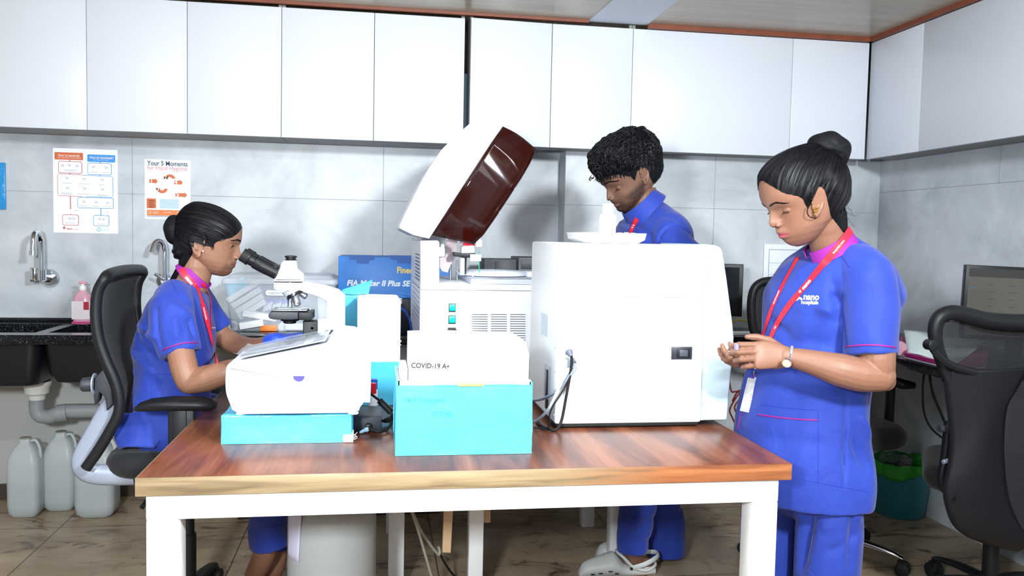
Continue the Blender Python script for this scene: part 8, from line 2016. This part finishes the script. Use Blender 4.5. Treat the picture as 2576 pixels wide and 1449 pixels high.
for k in range(4600):
    d = Vector((rnd.gauss(0, 1), rnd.gauss(0, 1), rnd.gauss(0.45, .8))).normalized()
    if d.z < -.75: continue
    h_ = cbv.ray_cast(cen + d * .4, -d, .4)
    if h_[0] is None: continue
    p = h_[0] - d * .002
    # locks sweep forward on top, down at the back and sides
    flow = (Vector((1.0, rnd.uniform(-.5, .5), -.25)) if d.z > .35 and d.x > -.35 else Vector((-.25, rnd.uniform(-.3, .3), -1)) if d.x < 0 else Vector((.55, rnd.uniform(-.3, .3), -.85)))
    flow = (flow - d * flow.dot(d)).normalized(); sd_ = flow.cross(d); up_ = min(1, max(0, (d.z + .15) / .5)); L = rnd.uniform(.022, .045) * (.35 + .85 * up_); am = rnd.uniform(.001, .0035) * (.3 + .7 * up_); ph = rnd.uniform(0, 6)
    pts = []; n_ = 9; hgt = rnd.uniform(.002, .010) * (.15 + .85 * up_)
    for i in range(n_):
        t = i / (n_ - 1); q = p + flow * L * t + sd_ * am * math.sin(ph + t * 3.6) + d * hgt * math.sin(PI * min(1, t * 1.1)) 
        dd = (q - cen); rr0 = dd.normalized(); hh = cbv.ray_cast(cen + rr0 * .4, -rr0, .4)
        if hh[0] is not None: base_ = (hh[0] - cen).length; q = cen + rr0 * (base_ + hgt * math.sin(PI * min(1, t * 1.05)) + .0005)
        q += sd_ * am * .5 * math.cos(ph + t * 4); pts.append(q)
    r_ = rnd.uniform(.0009, .0030) * (.35 + .65 * up_); b.tube(pts, [r_ * (.5 + .5 * math.sin(PI * min(1, .15 + t / 8 * .85))) * (1 - .85 * (t / 8) ** 3) for t in range(9)], 5)
for k in range(46):   # curls falling over the forehead
    px = 1474 + rnd.random() * 60; py = 428 + rnd.uniform(-18, 22) - max(0, px - 1500) * .15
    y = rnd.uniform(-.03, .06); c0 = hd.near(px, py, y); p = Vector((c0[0], y, c0[1])); pts = []
    R0 = rnd.uniform(.006, .011); ph = rnd.uniform(0, 6)
    for i in range(12):
        t = i / 11; pts.append(p + Vector((R0 * math.cos(ph + t * 4.2), .008 * t - .004, R0 * math.sin(ph + t * 4.2) - .010 * t)))
    b.tube(pts, [.0022 * (1 - .8 * (i / 11) ** 2) for i in range(12)], 5)
b.v = [tuple(hd.M @ Vector(v)) for v in b.v]; b.build('hair_locks', hair_m, root, smooth=180)
brow_geo(hd, hbw, n=300, thick=.0034, arc=.004, L0=.008, L1=.060, dz=-.001, seed=5).build('eyebrow', hair_m, root)
TB = B(); YT = 3.22
R_ = [(492, 1612, 1652, .05), (506, 1604, 1664, .062), (524, 1592, 1690, .11), (545, 1580, 1716, .16), (572, 1556, 1734, .195), (610, 1545, 1740, .20), (680, 1540, 1738, .185), (760, 1540, 1735, .175), (860, 1542, 1730, .17), (960, 1545, 1728, .175)]
rings = []
for (py, l, r, d) in R_:
    a0, a1 = at(l, py, Y=YT + d * .3), at(r, py, Y=YT - d * .4); k = -.15; a = math.sqrt(max(((a1.x - a0.x) / 2) ** 2 - (k * d) ** 2, .001)); rings.append((((a0.x + a1.x) / 2, YT, a0.z), a, d))
ringloft(TB, rings, 64, shear=-.15, sq=.92)
TB.tube(curve([at(1672, 575, Y=3.10), at(1690, 615, Y=3.04), (1.19, 3.02, 1.20), (1.17, 3.02, 1.08)], 4), list(np.interp(range(13), [0, 4, 8, 12], [.055, .072, .070, .066])), 26)
TB.tube(curve([(1.02, 3.38, 1.32), (1.02, 3.42, 1.22), (1.0, 3.42, 1.08)], 4), .062, 22)
tco, tfs = remesh(TB, 0.0048, 5); tn = normals_of(tco, tfs); tb0 = bvh_of(tco, tfs)
FO = [fpp(*q, tb0) for q in ((1656, 605, 1672, 578, .006, -.008), (1672, 578, 1700, 568, .006, -.008), (1700, 568, 1732, 585, .006, -.008), (1560, 560, 1600, 590, .012, .006), (1600, 560, 1640, 600, .014, -.006))]
tco = wrinkle(tco, tn, [f for f in FO if f], .006, (8, 8, 5), 31.0)
mesh_obj(tco, tfs, 'shirt', scrub, root); tbv = bvh_of(tco, tfs)
b = B(); P_ = linep([(1658 + 2.4 * k, 604 - 36 * math.sin(min(1, k / 17) * PI / 2) + max(0, k - 17) * 1.2) for k in range(33)], .0002, tbv); b.tube(P_, .0009, 5); b.build('stitching', seam_b, root)
# polo collar: stand plus folded leaf
Cc = at(1618, 522, Y=3.2); Af = at(1585, 552, Y=3.2) - Cc; upv = Vector((-Af.z, 0, Af.x)); upv = upv if upv.z > 0 else -upv; U = upv.normalized(); F_ = Af.normalized(); S_ = F_.cross(U).normalized()
b = B(); rows = []
for k in range(49):
    ph = .12 + (2 * PI - .24) * k / 48; c, s_ = math.cos(ph), math.sin(ph); o = F_ * c + S_ * s_; p = Cc + F_ * (Af.length * 1.08 * c) + S_ * (.072 * s_); w_ = .050 + .014 * max(0, c)
    rows.append([p + U * .030 + o * -.003, p + U * .034 + o * .003, p + U * (.030 - w_ * .5) + o * .012, p + U * (.030 - w_) + o * (.020 + .010 * max(0, c)) , p + U * (.028 - w_) + o * (.017 + .010 * max(0, c)), p + U * (.026 - w_ * .5) + o * .008, p + U * .028])
b.loft(rows); b.build('collar', scrub, root)
lbv = BVHTree.FromPolygons([Vector(v) for v in tco.tolist()] + [Vector(v) for v in b.v], tfs + [[i + len(tco) for i in f] for f in b.f])
frA = lan([(1603, 550), (1596, 566), (1590, 580), (1583, 598), (1578, 620)], (.020, .018), bv=lbv)
b = B(); text_on(b, '+ nano', frA, int(len(frA) * .45), .014, flip=True, bold=.0005); b.build('lanyard_print', mat('white_ink', '#eef4fb', 0.5), root)
PB = B()
PB.tube(curve([(1.08, 3.16, .90), at(1602, 1290, Y=3.14), at(1592, 1340, Y=3.14), at(1592, 1386, Y=3.14)], 5), list(np.interp(range(16), [0, 5, 10, 15], [.10, .070, .062, .060])), 26)
p_ = at(1668, 1449, Y=3.30); PB.tube(curve([(1.18, 3.32, .90), at(1660, 1290, Y=3.30), at(1664, 1370, Y=3.30), (p_.x + .005, 3.30, .18), (p_.x + .01, 3.3, .03)], 5), list(np.interp(range(21), [0, 5, 10, 20], [.10, .082, .078, .082])), 26)
merge(PB, ellip((1.12, 3.23, .92), .13, .17, .12))
pco, pfs = remesh(PB, 0.0055, 4); pn = normals_of(pco, pfs); pb0 = bvh_of(pco, pfs)
FO = [fpp(*q, pb0) for q in ((1585, 1330, 1620, 1290, .012, .008), (1640, 1300, 1690, 1330, .014, -.006), (1660, 1340, 1650, 1440, .012, -.006))]
pco = wrinkle(pco, pn, [f for f in FO if f], .006, (7, 7, 4), 41.0); mesh_obj(pco, pfs, 'trousers', scrub, root)
# clog
wcl = mat('pale_grey_rubber', '#b7bab8', 0.5, var=.04)
def clog(hx, y, nm='clog'):
    b = B(); rows = []
    N_ = 26
    for i in range(N_):
        t = i / (N_ - 1); x = hx + .080 - t * .305
        w_ = .048 * (math.sin(PI * min(1, .06 + t * .9)) ** .45) * (1 + .10 * math.sin(PI * min(1, t * 1.3))); top = np.interp(t, [0, .06, .2, .42, .55, .70, .85, .94, .98, 1], [.040, .052, .052, .062, .104, .090, .076, .064, .052, .030])
        row = []
        for k in range(22):
            a = -PI / 2 + 2 * PI * k / 22; z = (math.sin(a) * .5 + .5); row.append(Vector((x, y + w_ * math.cos(a) * (1 if z < .5 else (1 - .35 * (z - .5) * 2 * (t > .4))), .003 + (top - .003) * z ** .8)))
        rows.append(row)
    b.loft(rows); o = b.build(nm, wcl, root)
    c = [(hx - .075, .0, .102), (hx - .055, .036, .088), (hx - .02, .050, .055), (hx + .03, .047, .040), (hx + .07, .028, .046), (hx + .082, 0, .052)]
    loop_ = [Vector((x, y + yy, z)) for x, yy, z in c] + [Vector((x, y - yy, z)) for x, yy, z in c[1:-1][::-1]]
    B().tube(curve(loop_, 5, closed=True), .0065, 10, closed=True, sq=(1, 1)).build('clog_rim', wcl, o)
    B().tube(curve([(hx - .03, y - .053, .052), (hx + .03, y - .056, .07), (hx + .088, y - .02, .085), (hx + .088, y + .02, .085), (hx + .03, y + .056, .07), (hx - .03, y + .053, .052)], 5), .006, 8, sq=(1.6, .5)).build('heel_strap', wcl, o)
    B().lathe([(.0, -.003), (.0055, -.003), (.0055, .003), (0, .003)], (hx - .03, y - .056, .052), 16, ax='y').build('rivet', black_rubber, o)
    b = B()
    for x_, z_ in ((hx - .11, .040), (hx - .15, .034), (hx - .18, .030), (hx - .085, .030)): b.box(-.008, .008, -.002, .002, -.0022, .0022, .001, Matrix.Translation((x_, y - .0465 + .004 * (x_ < hx - .16), z_)))
    b.build('side_vents', black_rubber, o)
clog(Vector(A1[-1]).x, Vector(A1[-1]).y); clog(Vector(A2[-1]).x, 3.34)
